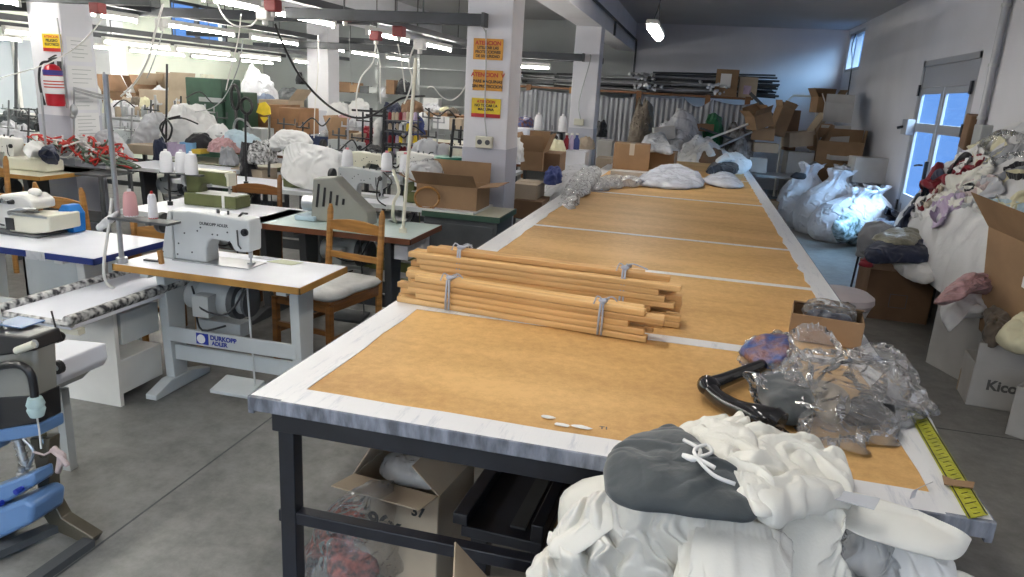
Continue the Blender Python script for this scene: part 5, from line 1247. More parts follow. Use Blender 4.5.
mg('grey_garment', 'dark grey small cloth next to the dark red one', [(917, 205), (921, 197), (928, 195), (926, 203)], cloth_dg, thick=.04)
mg('cream_garment', 'cream long sleeve lying above the lilac garment, right of the frilled one', [(944, 200), (955, 193), (975, 190), (985, 196), (968, 202), (952, 204)], cloth_c, wave=.05)
mg('white_garment', 'white blouse lying between crimson and grey garments near the peak', [(962, 168), (975, 162), (990, 160), (994, 168), (978, 174), (966, 176)], cloth_w, wave=.05)
mg('pale_blue_garment', 'very pale blue garment folded under the butter cream blouse', [(985, 206), (1000, 203), (1020, 206), (1034, 210), (1030, 218), (1005, 214), (990, 212)], cloth_bl, wave=.05)
mg('beige_garment', 'beige striped garment left of the cream gathered one', [(922, 200), (928, 192), (940, 188), (946, 192), (936, 200), (928, 206)], mat('stripe_beige', (.55, .48, .38), .8, col2=(.3, .25, .2), vscale=30), wave=.04)
mg('plastic_bag', 'clear plastic bag lying on the top right of the clothes heap', [(985, 150), (992, 138), (1008, 134), (1030, 140), (1032, 154), (1010, 158), (995, 162)], clear, cat='bag', thick=.16, fold=.03, crump=.04)
# folded goods on the brown box
t = carton('closed brown cardboard box with printed square, under folded cloths', (1.86, 6.98, 0), (.52, .50, .44), -.02, card_d, openb=False)
MB().span(-.07, .07, -.2515, -.2505, .12, .125).span(-.07, .07, -.2515, -.2505, .235, .24).span(-.07, -.065, -.2515, -.2505, .12, .24).span(.065, .07, -.2515, -.2505, .12, .24).build('printed_square', ink_g, t)
pil('white_cloth', 'white and pink cloth drooping over the front of the brown box', 'cloth', [(892, 268, .46), (893, 258, .52), (915, 254, .55), (938, 260, .54), (940, 275, .48), (925, 284, .42), (908, 278, .42)], cloth_w, thick=.05, fold=.025, wave=.06, seed=5, crump=.02, rings=14, k=8)
pil('magenta_cloth', 'small magenta cloth corner at the left of the folded pile', 'cloth', [(858, 265, .50), (866, 258, .54), (876, 260, .54), (872, 268, .50)], cloth_r, thick=.03, rings=8)
o = pillow('navy_cloth', [G(868, 262, .54), G(868, 246, .62), G(900, 240, .64), (G(930, 243, .64)), G(942, 254, .58), G(925, 263, .54), G(900, 262, .54)], cloth_n, .08, .02, .12, 1.2, 6, .01, 8, 14); tag(o, 'folded dark navy cloth in the middle of the pile on the brown box', 'cloth')
pil('olive_plastic', 'olive tinted plastic-wrapped cloth on top of the folded navy cloth', 'cloth', [(872, 240, .66), (885, 232, .70), (910, 230, .71), (930, 236, .68), (918, 244, .66), (895, 245, .66)], mat('olive_wrap', (.28, .27, .2), .3, var=.3, vscale=14, bump=.5, bscale=30), thick=.05, fold=.02, wave=.05, seed=7, crump=.02, rings=12)
# grey chair behind
t = thing('folding_chair', 'grey padded chair with black tube frame left of the clothes heap', 'chair', (1.86, 7.6, 0), 2.6)
t.scale = (.86, .86, .88)
MB().lathe([(.01, 0), (.19, .01), (.2, .04), (.01, .05)], (0, 0, .44), 20).build('seat', cloth_g, t, smooth='auto')
MB().prism([(-.20, .45), (-.21, .7), (-.15, .84), (0, .88), (.15, .84), (.21, .7), (.2, .45)], .18, .22).build('backrest', cloth_g, t, bevel=.015)
for x_, y_ in ((-.17, -.17), (.17, -.17), (-.19, .2), (.19, .2)): MB().cyl((x_, y_, 0), (x_*.9, y_*.9, .45), .012).build('leg', blackp, t)
MB().tube([(.2, -.15, .45), (.23, -.12, .64), (.23, .18, .68)], .012, 8).build('armrest', blackp, t); MB().tube([(-.2, -.15, .45), (-.23, -.12, .64), (-.23, .18, .68)], .012, 8).build('armrest', blackp, t)
# covered stool right of table
t = thing('covered_stool', 'round stool wrapped in pinkish white cloth beside the long table', 'stool', (1.16, 5.55, 0))
MB().lathe([(.02, .50), (.17, .49), (.215, .46), (.22, .42), (.19, .38), (.02, .37)], n=28).build('seat_pad', mat('cloth_blush', (.62, .56, .57), .75, var=.06), t, smooth='auto')
mb = MB(); pr = []
for h_, r_ in ((.38, .19), (.30, .165), (.18, .14), (.06, .13), (.02, .13)): pr.append((h_, r_))
bm_ = mb.bm; rings = []
for h_, r_ in pr:
    rings.append([bm_.verts.new(((r_+.012*math.sin(a*9+h_*6))*math.cos(a), (r_+.012*math.sin(a*9+h_*6))*math.sin(a), h_)) for a in [2*PI*i/72 for i in range(72)]])
for A, B in zip(rings, rings[1:]):
    for i in range(72): bm_.faces.new((A[i], A[(i+1) % 72], B[(i+1) % 72], B[i]))
mb.build('skirt_cover', cloth_lg, t, smooth=True)
carton('small brown cardboard piece box on the floor under the stool side of table', (.98, 4.55, 0), (.3, .3, .22), .3, card, (150, None, None, None))
# white sack-like carton with cloth
t = carton('tall white paper carton with faint printing holding rags, by the clothes heap', (2.09, 5.50, 0), (.40, .46, .50), .35, card_w, (None, None, None, None))
text('REF', .05, ink_g, t, (-.08, -.2315, .22), (PI/2, 0, 0), 'printed_letters'); text('DECOR', .06, ink_g, t, (-.03, -.2315, .14), (PI/2, 0, 0), 'printed_letters')
pil('white_cloth', 'white soft cloth spilling over the tall white paper carton', 'cloth', [(942, 312, .52), (950, 296, .60), (975, 292, .62), (1000, 298, .60), (1002, 312, .52), (980, 318, .50), (960, 320, .48), (948, 330, .42)], cloth_w, thick=.08, fold=.02, wave=.08, seed=15, crump=.02, rings=16, k=8)
pil('pink_cloth', 'dusty pink ribbed cloth bundle under the white sheeting', 'cloth', [(936, 305, .62), (940, 292, .68), (955, 280, .74), (975, 272, .78), (995, 275, .76), (1000, 290, .68), (980, 294, .66), (955, 298, .62)], cloth_p, thick=.09, fold=.035, wave=.05, ang=.5, seed=25, crump=.02, rings=18, k=8)
pil('taupe_cloth', 'crumpled taupe brown cloth between white carton and yellow cloth', 'cloth', [(980, 330, .48), (984, 314, .54), (1000, 308, .58), (1016, 318, .55), (1010, 335, .48), (998, 345, .42), (985, 345, .40)], cloth_b, thick=.07, fold=.04, wave=.05, seed=35, crump=.03, rings=16, k=8)
pil('butter_cloth', 'butter yellow cloth at the right edge on the written white box', 'cloth', [(995, 340, .50), (1006, 326, .56), (1024, 318, .60), (1050, 320, .60), (1050, 350, .50), (1015, 352, .46)], cloth_y, thick=.09, fold=.03, wave=.08, ang=.4, seed=45, crump=.015, rings=16, k=8)
t = carton('pale box with handwritten letters and folded-back flap near the right edge', (2.02, 4.98, 0), (.32, .30, .28), -.12, card_w, (88, None, None, None))
text('Kico', .09, ink_g, t, (.01, -.1515, .15), (PI/2, 0, 0), 'handwriting')
t = carton('white printed box at the right picture edge beside the handwritten box', (2.16, 4.50, 0), (.36, .32, .30), .95, card_w, (None, 100, None, None))
for i in range(5): MB().span(-.15, .12-.02*i, -.1615, -.1605, .10+.04*i, .115+.04*i).build('printed_bar', ink_b if i % 2 else ink_g, t)
carton('pale brown carton at the lower right edge of the picture', (2.26, 4.08, 0), (.36, .34, .32), 1.0, card_l, (None, 110, None, None))
carton('small tan flap box wedged between the white carton and handwritten box', (1.98, 5.10, 0), (.16, .16, .14), .6, card_l, (150, None, 60, None))
# large tilted brown cardboard sheets
t = carton('large tilted brown cardboard box with open flap at the right edge', (2.36, 5.05, .38), (.62, .62, .78), .28, card, (None, None, None, 118), ry=-.22, rx=.12)
MB().box((-.337, -.12, .55), (.003, .10, .07), rx=.1).build('white_label', paper, t)
MB().lathe([(.012, 0), (.025, .001), (.025, .003), (.012, .004)], (-.339, .16, .22), 16, 'X').build('eyelet_ring', paper, t)
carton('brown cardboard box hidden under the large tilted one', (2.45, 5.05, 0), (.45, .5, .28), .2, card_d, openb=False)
tag(MB().tube([GX(1012, 218, 2.25), GX(1008, 240, 2.2), GX(1000, 262, 2.18), GX(996, 276, 2.16), GX(990, 286, 2.15)], .010, 6, smooth=4).build('fabric_strip', cloth_c, smooth=True), 'thin cream strip dangling in front of the tilted brown cardboard', 'strip')
# white sacks
def sack(label, loc, size, rz, m=bagm, lean=(0, 0), seed=1, knot=True, neck=.87):
    rx, ry, h = size; t = thing('woven_sack', label, 'sack', loc, rz); bm = bmesh.new(); rings = []; NU = 44; NV = 26
    for j in range(NV+1):
        t_ = j/NV
        if t_ < neck:
            u = t_/neck; r = (math.sin(PI*min(1, .17+.80*u))**.5)
            if u > .8: r *= 1-(u-.8)*2.0
        else:
            u = (t_-neck)/(1-neck); r = .24+.28*u
        z = h*t_
        ring = []
        for i in range(NU):
            th = 2*PI*i/NU
            p = V((rx*r*math.cos(th)+lean[0]*t_**1.5, ry*r*math.sin(th)+lean[1]*t_**1.5, z))
            k = .05*rid(p, 2.6, seed)+.02*rid(p, 8, seed+3)+.012*rid(p, 18, seed+4)
            if t_ > .55: k += .035*math.sin(th*9+seed)*min(1, (t_-.55)*3)*(1.3 if t_ > neck else 1)
            if t_ > neck: p.z += .05*math.sin(th*5+seed)*(t_-neck)*4
            p += V((math.cos(th), math.sin(th), 0))*k*(1 if t_ < neck else .7)
            p.z = max(0, p.z+(.01*noise.noise(p*5) if t_ > 0 else 0))
            ring.append(bm.verts.new(p))
        rings.append(ring)
    for A, B in zip(rings, rings[1:]):
        for i in range(NU): bm.faces.new((A[i], A[(i+1) % NU], B[(i+1) % NU], B[i]))
    bm.faces.new(rings[0][::-1]); bm.faces.new(rings[-1])
    me = bpy.data.meshes.new('sack_body'); bm.to_mesh(me); bm.free()
    for p in me.polygons: p.use_smooth = True
    o = bpy.data.objects.new('sack_body', me); COL.objects.link(o); me.materials.append(m); o.parent = t
    if knot:
        zc = h*neck; cx, cy = lean[0]*neck**1.5, lean[1]*neck**1.5
        MB().tube([(cx+rx*.17*math.cos(a), cy+ry*.17*math.sin(a), zc) for a in [2*PI*i/12 for i in range(13)]], .012, 6).build('tie_string', cloth_w, t, smooth=True)
    return t
sack('leftmost full white sack beside the cutting table with dark opening', (1.62, 11.9, 0), (.35, .36, .95), 0, bagm, (.12, .1), 2)
sack('tall white sack second from the cutting table', (1.83, 11.4, 0), (.36, .36, .92), 0, bagm, (.25, .1), 3)
sack('large white sack third from the table, leaning towards the door', (2.03, 10.85, 0), (.43, .38, .74), 0, bagm, (.28, .1), 4)
sack('white sack closest to the glass door', (2.40, 11.0, 0), (.32, .36, .78), 0, bagm, (.10, .1), 5)
sack('white sack standing behind the second and third sacks', (2.15, 11.9, 0), (.33, .33, .95), 0, bagm, (.1, .1), 6)
tag(pillow('black_cloth', [GY(790, 177, 11.3), GY(797, 172, 11.3), GY(806, 174, 11.3), GY(804, 179, 11.3)], cloth_k, .05, rings=8), 'black strap across the mouth of the leftmost white sack', 'cloth')
pil('clear_bag_contents', 'clear bag with dark green contents in front of the third sack', 'bag', [(832, 232, .25), (838, 218, .42), (850, 214, .45), (858, 224, .3), (856, 240, .06), (842, 243, .05)], mat('dark_green_wrap', (.10, .14, .12), .2, col2=(.5, .6, .65), vscale=14, bump=.6, bscale=25), thick=.12, fold=.03, wave=.06, seed=5, crump=.03, rings=12)
# ---- stacked cartons at the far right corner
def C(label, px_, Y, size, rz=0, m=card, z=None, **k):
    p = GY(px_[0], px_[1], Y); size = tuple(q*.74 for q in size); return carton(label, (p.x, Y, p.z if z is None else z), size, rz, m, **k)
C('white closed carton behind the white sack near the door', (865, 182), 11.9, (.66, .4, .5), .15, card_w, openb=False)
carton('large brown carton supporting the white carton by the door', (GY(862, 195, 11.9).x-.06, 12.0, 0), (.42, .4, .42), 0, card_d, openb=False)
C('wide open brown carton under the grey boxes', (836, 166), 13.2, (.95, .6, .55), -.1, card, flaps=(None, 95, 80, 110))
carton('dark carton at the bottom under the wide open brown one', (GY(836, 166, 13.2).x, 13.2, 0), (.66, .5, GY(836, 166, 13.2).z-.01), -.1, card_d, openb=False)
C('small white tray inside the wide open brown carton', (838, 160), 12.9, (.42, .3, .10), .1, card_w, flaps=(None,)*4)
C('grey carton lying below the open-topped grey one', (833, 144), 13.6, (.62, .5, .42), -.12, card_w, openb=False)
C('grey carton with torn front window, top of its stack', (836, 122), 13.7, (.60, .5, .42), -.1, card_w, flaps=(60, None, None, 115))
C('brown open carton on the far top beside the grey carton', (824, 113), 14.2, (.55, .5, .36), .2, card, flaps=(None, 120, 70, 120))
C('pale brown carton tilted in the middle of the box pile', (797, 146), 13.2, (.56, .4, .32), .35, card_l, openb=False, ry=-.12)
carton('tall dark carton under the tilted pale brown one', (GY(797, 170, 13.2).x, 13.3, 0), (.42, .4, GY(797, 147, 13.2).z-.08), .1, card_w, openb=False)
C('thin brown cartons leaning between the grey stack and tilted box', (815, 150), 13.5, (.12, .5, .62), .5, card, openb=False, ry=.35)
C('flattened brown carton leaning on the far grey stack', (810, 134), 13.8, (.10, .5, .55), .2, card_l, openb=False, ry=.5)
C('brown carton with open flaps tipped on top of the left pile', (760, 127), 12.6, (.42, .4, .30), .5, card, flaps=(130, 60, 100, 120), ry=-.35)
C('brown carton second in the left pile by the cutting table', (762, 140), 12.7, (.48, .4, .26), -.05, card, flaps=(None,)*4)
C('brown carton in the left pile with horizontal pale stripe', (764, 152), 12.7, (.52, .4, .20), .1, card_l, openb=False)
C('brown upright carton strips leaning right of the tipped carton', (775, 135), 13.0, (.3, .3, .62), .4, card, flaps=(100, 110, 95, 120), ry=.25)
C('brown long carton standing beside the tipped box', (788, 150), 13.4, (.25, .3, .9), .1, card_d, openb=False)
t = thing('steel_bench', 'dark bench with shelf carrying cartons past the table end', 'bench', (1.35, 12.6, 0))
MB().span(-.55, .45, -.3, .3, .66, .70).build('bench_top', mgrey, t)
for a in (-.5, .4):
    for b in (-.26, .26): MB().span(a-.02, a+.02, b-.02, b+.02, 0, .66).build('leg', dgrey, t)
MB().span(-.5, .4, -.26, .26, .28, .31).build('shelf_board', dgrey, t)
C('white carton with round print under the dark bench', (757, 172), 12.25, (.34, .3, .30), 0, card_w, openb=False)
carton('brown carton at floor level beside the white sacks', (1.30, 11.9, 0), (.40, .3, .36), 0, card, openb=False)
t = thing('bed_frame', 'thin white metal tube frame standing behind the cartons', 'frame', (GY(785, 120, 14.8).x, 14.8, 0))
a, b, c = GY(785, 135, 14.8), GY(788, 95, 14.8), GY(822, 94, 14.8); o0 = V(t.location)
MB().tube([V((0, 0, 0)), V((0, 0, b.z-.1)), V((.08, 0, b.z)), V((c.x-a.x-.05, 0, b.z)), V((c.x-a.x, 0, b.z-.08)), V((c.x-a.x, 0, 0))], .02, 8).build('tube_frame', white_e, t, smooth='auto')
MB().cyl((0, 0, 1.1), (c.x-a.x, 0, 1.1), .012).cyl((0, 0, .7), (c.x-a.x, 0, .7), .012).build('cross_tubes', white_e, t)
# ---- far rack with hung sheets and steel tubes on top
RK = 15.1
t = thing('storage_rack', 'long wooden storage rack hidden by hung white sheets at the far wall', 'rack', (-3.0, RK, 0))
MB().span(-1.6, 3.95, .05, 1.0, 1.86, 1.90).build('top_board', wood_d, t)
for x_ in (-1.5, -.5, .4, 1.76, 3.1, 3.85): MB().span(x_-.05, x_+.05, .0, .08, 0, 1.92).build('post', wood_d if x_ != .4 else wood, t)
MB().span(-1.6, 3.95, .05, 1.0, .9, .93).build('middle_board', wood_d, t)
def curtain(label, x0, x1, z1, sag, seed, pull=0):
    bm = bmesh.new(); g = []; NX, NZ = 90, 14
    for i in range(NX+1):
        u = i/NX; c_ = []
        for j in range(NZ+1):
            v = j/NZ; x = x0+(x1-x0)*u
            top = z1-sag*math.sin(PI*u)
            z = top*(1-v)+.35*v
            ph = u*(x1-x0)*62+1.5*noise.noise(V((u*6, seed, 0)))+pull*v*3*(u-.5)
            y = RK-.07+.026*math.sin(ph)*(.5+.7*v)+.02*noise.noise(V((x*8, z*2, seed)))-pull*.06*math.sin(PI*v)
            c_.append(bm.verts.new((x, y, z)))
        g.append(c_)
    for i in range(NX):
        for j in range(NZ): bm.faces.new((g[i][j], g[i+1][j], g[i+1][j+1], g[i][j+1]))
    me = bpy.data.meshes.new('hung_sheet'); bm.to_mesh(me); bm.free()
    for p in me.polygons: p.use_smooth = True
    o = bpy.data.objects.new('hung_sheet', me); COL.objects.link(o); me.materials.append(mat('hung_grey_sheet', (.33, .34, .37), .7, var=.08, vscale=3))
    q = o.modifiers.new('s', 'SOLIDIFY'); q.thickness = .004
    return tag(o, label, 'curtain')
curtain('hung white sheet at far left between the white pillars', -4.6, -3.3, 1.84, .08, 1)
curtain('hung white sheet just left of the second white pillar', -3.28, -2.05, 1.82, .03, 2)
curtain('hung white sheet between the second pillar and the wooden post', -2.02, -1.30, 1.80, .05, 3)
curtain('hung white sheet right of the wooden post behind the grey sack', -1.12, -.38, 1.82, .02, 4)
curtain('hung white sheet in the middle under the steel tubes', -.36, .20, 1.84, .16, 5)
curtain('rightmost hung white sheet, pulled tight under the two cartons', .22, 1.08, 1.82, .06, 6, 1)
tube0 = MB().cyl((0, 0, 0), (1.9, 0, 0), .022, n=10).build('steel_tube', steel, smooth='auto')
tube1 = MB().cyl((0, 0, 0), (2.4, 0, 0), .018, n=10).build('steel_tube', dgrey, smooth='auto')
rn = random.Random(9); first = {0: True, 1: True}
def tubes(n, x, z, ang, lab, grp, y=RK+.45, spread=.16):
    for i in range(n):
        k = i % 2; src = (tube0, tube1)[k]
        o = src if first[k] else src.copy()
        if not first[k]: COL.objects.link(o)
        first[k] = False
        o.location = (x+rn.uniform(-.08, .08), y+rn.uniform(-.3, .3), z+rn.uniform(0, spread)*(1-.3*rn.random())); o.rotation_euler = (0, rn.uniform(-.03, .03), ang+rn.uniform(-.05, .05))
        tag(o, lab, 'tube', grp)
tubes(64, -1.05, 1.93, .04, 'steel tube in the bundle on the rack left of the brown carton', 'steel tubes of the middle bundle', spread=.40)
tubes(26, -4.9, 1.93, .02, 'steel tube stacked on the rack behind the white pillars', 'steel tubes behind the pillars', spread=.25)
tubes(26, -3.0, 1.93, -.03, 'steel tube stacked on the rack between the pillar and the pipe', 'steel tubes beside the far pipe', spread=.22)
# tube ends of bundles stored pointing to the viewer
tu = MB().cyl((0, 0, 0), (0, .9, 0), .028, n=10).cyl((0, -.001, 0), (0, .0, 0), .02, n=10).build('steel_tube', steel, smooth='auto')
n0 = True
for (cx, zz, lab, grp, nn) in ((-1.10, 1.93, 'steel tube end pointing forward at the left bundle on the rack', 'forward tube ends left bundle', 26), (.22, 1.92, 'steel tube end pointing forward beside the brown carton on the rack', 'forward tube ends right bundle', 20), (-3.9, 1.93, 'steel tube end pointing forward between the white pillars', 'forward tube ends between the pillars', 20)):
    for i in range(nn):
        o = tu if n0 else tu.copy()
        if not n0: COL.objects.link(o)
        n0 = False
        o.location = (cx+rn.gauss(0, .16), RK-.05+rn.uniform(-.1, .1), zz+.02+abs(rn.gauss(0, .14))); o.rotation_euler = (rn.uniform(-.05, .05), 0, rn.uniform(-.1, .1)); tag(o, lab, 'tube', grp)
c = GY(725, 98, RK+.1)
t = carton('brown carton with white sheet label on top of the far rack', (c.x, RK+.2, 1.905), (.42, .4, .50), -.05, card, openb=False)
MB().span(-.12, .08, -.2030, -.2005, .16, .42).build('white_label', paper, t)
c = GY(745, 98, RK+.1)
t = carton('olive brown carton with pink print on the far rack end', (c.x+.02, RK+.2, 1.905), (.34, .3, .38), .05, card_l, openb=False)
MB().span(-.08, .06, -.1530, -.1505, .06, .22).build('pink_print', cloth_l, t)
tag(MB().bar(GY(750, 93, RK-.1), GY(775, 118, RK-.1), .04, .06).build('leaning_bar', dgrey), 'dark bar leaning down to the right of the far rack', 'bar')
# ---- goods on the far end of the long table and behind
def onT(label, px_, size, z=.882, rz=0, m=card, **k):
    p = G(px_[0], px_[1], z); return carton(label, (p.x, p.y+size[1]/2, z), size, rz, m, **k)
t = onT('brown taped cardboard box at the far left end of the long table', (629, 172), (.44, .36, .34), 1.0-.118, .06, card, openb=False, tape=True)
onT('wider brown cardboard box right of the taped one on the table', (656, 170), (.46, .34, .24), .882, -.08, card, openb=False)
onT('flat pale tray under the taped brown box on the long table', (628, 177), (.42, .22, .06), .882, .05, card_w, openb=False)
pil('white_bundle', 'white plastic-wrapped cloth bundle on top of the wider far box', 'bundle', [(642, 150, 1.14), (645, 138, 1.2), (662, 135, 1.22), (668, 145, 1.18), (672, 154, 1.12), (655, 152, 1.12)], cloth_lg, thick=.08, fold=.03, wave=.06, seed=5, crump=.03, rings=12)
def heapY(name, label, px4, Y, m, cat='heap', dy=.5, **k):
    x0, x1, yt, yb = px4; a = GY(x0, yb, Y); b = GY(x1, yb, Y); tt = GY((x0+x1)/2, yt, Y); z0 = k.pop('z0', None)
    base = a.z if z0 is None else z0
    kw = dict(amp=.06, fr=3, seed=int(x0), fine=.03); kw.update(k); kw['fine'] = kw['fine']*1.3
    return tag(mound(name, ((a.x+b.x)/2, Y, base), ((b.x-a.x)/2, dy, tt.z-base), m, **kw), label, cat)
heapY('grey_sack', 'dark grey bulging sack in front of the far hung sheets', (627, 655, 104, 134), 13.6, cloth_b, 'sack', .4, z0=.4, fine=.02, pw=.6)
t = heapY('white_heap', 'white rumpled cloth pile rising behind the far table boxes', (645, 705, 118, 165), 12.6, cloth_lg, z0=.0, dy=.7, fr=2.2, amp=.12, fine=.05)
C('white carton tilted on the cloth pile behind the table', (664, 139), 12.2, (.46, .3, .26), .2, card_w, openb=False, ry=-.15)
C('second white carton lower on the cloth pile behind the table', (652, 150), 11.9, (.40, .3, .14), .1, card_w, openb=False, ry=.1)
heapY('white_heap', 'whitish cloth mound at the far end right of the tilted carton', (668, 735, 138, 175), 12.1, cloth_w, z0=.2, dy=.6, fr=2.5, amp=.14, fine=.06)
heapY('green_bag', 'bright green plastic bag lying on the far cloth pile', (702, 724, 115, 130), 12.9, cloth_gr, 'bag', .25, amp=.05, fine=.03, z0=1.05)
C('dark brown open crate below the green bag', (702, 131), 12.6, (.45, .3, .16), .15, card_d, flaps=(None,)*4)
heapY('grey_heap', 'grey and brown scrap heap right of the green bag', (715, 755, 125, 170), 12.9, mat('scrap_mix', (.42, .42, .42), .8, col2=(.09, .07, .06), vscale=9, bump=.3, bscale=20), z0=.1, dy=.5, amp=.12, fine=.06)
for i, (a, b, c_, d_) in enumerate(((706, 140, 748, 124), (712, 150, 752, 132), (700, 128, 735, 140))):
    tag(MB().cyl(GY(a, b, 12.3), GY(c_, d_, 12.5), .018).build('metal_rod', (white_e, steel, dgrey)[i], smooth='auto'), ['pale metal rod sticking out of the scrap heap, upper one', 'grey metal rod sticking out of the scrap heap, lower one', 'dark metal rod crossing the far scrap heap'][i], 'rod')
heapY('brown_scraps', 'brown cardboard scraps between cloth mound and long table end', (690, 728, 150, 166), 11.8, card_d, z0=.6, dy=.3, amp=.08)
# plastic-covered garments lying on the far part of the table
pil('garment_stack', 'stack of flat white garments in clear plastic at the far table middle', 'garments', [(636, 184, .90), (645, 174, .96), (662, 167, 1.02), (682, 167, 1.02), (698, 174, .98), (702, 184, .91), (690, 189, .885), (660, 188, .885)], mat('bluewhite_wrap', (.56, .58, .64), .25, var=.15, vscale=8, bump=.5, bscale=16), thick=.045, fold=.03, wave=.10, seed=4, crump=.03, rings=22, k=10)
pil('garment_stack', 'small flat wrapped garment pack right of the larger stack', 'garments', [(703, 182, .90), (710, 176, .95), (725, 174, .96), (738, 180, .93), (744, 187, .89), (725, 188, .885)], mat('bluewhite_wrap', (.56, .58, .64)), thick=.05, fold=.02, wave=.08, seed=14, crump=.02, rings=12)
pil('garment_pack', 'white wrapped pack with black cloth at the far right end of the table', 'garments', [(712, 166, 1.0), (722, 156, 1.08), (735, 155, 1.08), (748, 163, 1.0), (750, 171, .90), (735, 174, .885), (715, 172, .9)], cloth_w, thick=.10, fold=.03, wave=.08, seed=24, crump=.03, rings=14)
pil('black_cloth', 'black folded cloth at the far right end of the long table', 'cloth', [(706, 172, .96), (712, 165, .98), (728, 164, .98), (738, 168, .95), (735, 174, .92), (715, 174, .92)], cloth_k, thick=.08, fold=.01, wave=.08, seed=34, crump=.01, rings=10)
pil('plastic_film', 'crinkled clear plastic film along the far left corner of the table', 'plastic', [(592, 190, .89), (600, 180, .93), (615, 178, .95), (640, 180, .94), (642, 186, .90), (625, 187, .89), (605, 190, .89)], milky, thick=.05, fold=.03, wave=.06, seed=44, crump=.04, rings=14)
pil('plastic_film', 'grey plastic sheet bundle hanging off the left table side far back', 'plastic', [(556, 212, .80), (565, 190, .90), (580, 172, .96), (600, 168, .98), (600, 180, .94), (585, 195, .90), (568, 212, .86)], milk2, thick=.06, fold=.04, wave=.07, seed=54, crump=.04, rings=16)
pil('grey_cloth', 'grey cloth lump spilling between the pillar tables and the long table', 'cloth', [(545, 205, .62), (550, 180, .74), (560, 168, .82), (582, 162, .88), (590, 172, .86), (572, 192, .80), (558, 210, .7)], cloth_lg, thick=.10, fold=.03, wave=.08, seed=64, crump=.03, rings=14)
# ================================================================== snap press at the lower left corner
YP = 1.90
def Q(x, y, Y=YP): p = GY(x, y, Y); return (p.x, p.z)
def QL(pts, Y=YP): return [Q(a, b, Y) for a, b in pts]
t = thing('snap_press', 'light blue and grey snap press machine on a curved steel stand, lower left corner', 'press', (-.03, 0, 0))
MB().prism(QL([(-40, 340), (42, 348), (46, 438), (-40, 442)]), YP, YP+.09).build('head_housing', mat('press_grey', (.24, .235, .21), .4, var=.1, vscale=5), t, bevel=.012, smooth='auto')
MB().prism(QL([(-42, 330), (38, 338), (43, 352), (-42, 364)]), YP-.006, YP+.12).build('top_band', blackp, t, bevel=.008)
MB().prism(QL([(-42, 402), (45, 396), (47, 424), (-42, 440)]), YP-.005, YP+.095).build('lower_band', blackp, t, bevel=.006)
MB().prism(QL([(-42, 438), (48, 424), (49, 436), (-42, 452)]), YP-.012, YP+.10).build('blue_ledge', blue_e, t, bevel=.008)
MB().prism(QL([(-42, 362), (4, 364), (6, 450), (-42, 470)]), YP-.03, YP+.06).build('side_casting', blue_e, t, bevel=.015, smooth='auto')
p = GY(22, 326, YP+.08); MB().box((p.x, YP+.10, p.z+.004), (.12, .10, .004)).build('blue_plate', blue_e, t)
p = GY(2, 322, YP+.06); MB().cyl((p.x, YP+.06, p.z-.02), (p.x, YP+.06, p.z+.05), .022, .020).build('cap_knob', white_e, t, smooth='auto')
a, b = GY(24, 352, YP-.02), GY(42, 345, YP-.02); MB().cyl(a, b, .014).build('air_fitting', cream_e, t, smooth='auto'); MB().tube([b+V((.012*math.cos(k*PI/6), 0, .012*math.sin(k*PI/6))) for k in range(13)], .004, 6).build('eyelet', steel, t)
MB().tube([GY(-30, 378, YP-.03), GY(0, 369, YP-.03), GY(25, 366, YP-.04), GY(38, 376, YP-.04), GY(42, 400, YP-.04)], .014, 10, smooth=6).build('air_hose', blackp, t, smooth=True)
p = GY(43, 408, YP-.04); MB().lathe([(.01, -.04), (.022, -.035), (.03, -.01), (.026, .0), (.03, .01), (.022, .035), (.01, .04)], p, 14).build('hose_nut', mat('pale_teal', (.42, .55, .55), .4), t, smooth='auto')
MB().tube([GY(44, 418, YP-.04), GY(46, 430, YP-.03), GY(48, 450, YP-.02)], .003, 6).build('thin_wire', white_e, t)
MB().prism(QL([(36, 440), (56, 440), (55, 470), (57, 500), (68, 520), (100, 540), (95, 548), (58, 531), (46, 512), (42, 470)], YP+.05), YP+.05, YP+.10).build('curved_stand', mat('bronze_steel', (.10, .085, .06), .35, metal=.3, var=.3, vscale=8), t, bevel=.004, smooth='auto')
MB().bar(G(96, 543, .015), G(28, 592, .015), .05, .03).bar(G(62, 528, .04), G(-10, 560, .03), .05, .03).build('foot_rail', dgrey, t)
MB().prism(QL([(-42, 505), (44, 472), (46, 484), (20, 500), (-42, 530)], YP-.04), YP-.06, YP+.03).build('upper_blue_arm', blue_e, t, bevel=.010, smooth='auto')
MB().prism(QL([(-42, 525), (10, 507), (40, 496), (49, 502), (47, 520), (-42, 562)], YP-.05), YP-.09, YP+.06).build('lower_blue_arm', blue_e, t, bevel=.016, seg=3, smooth='auto')
mb = MB()
for x_, y_ in ((2, 508), (22, 494)): q = GY(x_, y_, YP-.10); mb.cyl(q, q+V((0, .03, 0)), .010)
mb.build('arm_bolts', ink_b, t)
q = GY(29, 474, YP-.02); MB().lathe([(.02, -.01), (.02, 0), (.012, .005), (.012, .022), (.004, .026)], q, 14).build('anvil', steel, t, smooth='auto')
mb = MB(); a, b = GY(24, 440, YP), GY(33, 468, YP); mb.cyl(a, b, .014)
for k in range(5): c = a.lerp(b, k/4); mb.cyl(c, c+(b-a).normalized()*.006, .020, n=10)
mb.tube([GY(30, 440, YP), GY(40, 452, YP), GY(36, 466, YP), GY(33, 472, YP)], .006, 6, smooth=4).build('plunger', steel, t, smooth='auto')
MB().lathe([(.01, -.05), (.020, -.045), (.020, .02), (.012, .03), (.012, .05)], GY(51, 446, YP+.06), 12).build('oil_cup', glass('oil_glass', (.7, .7, .6)), t, smooth='auto')
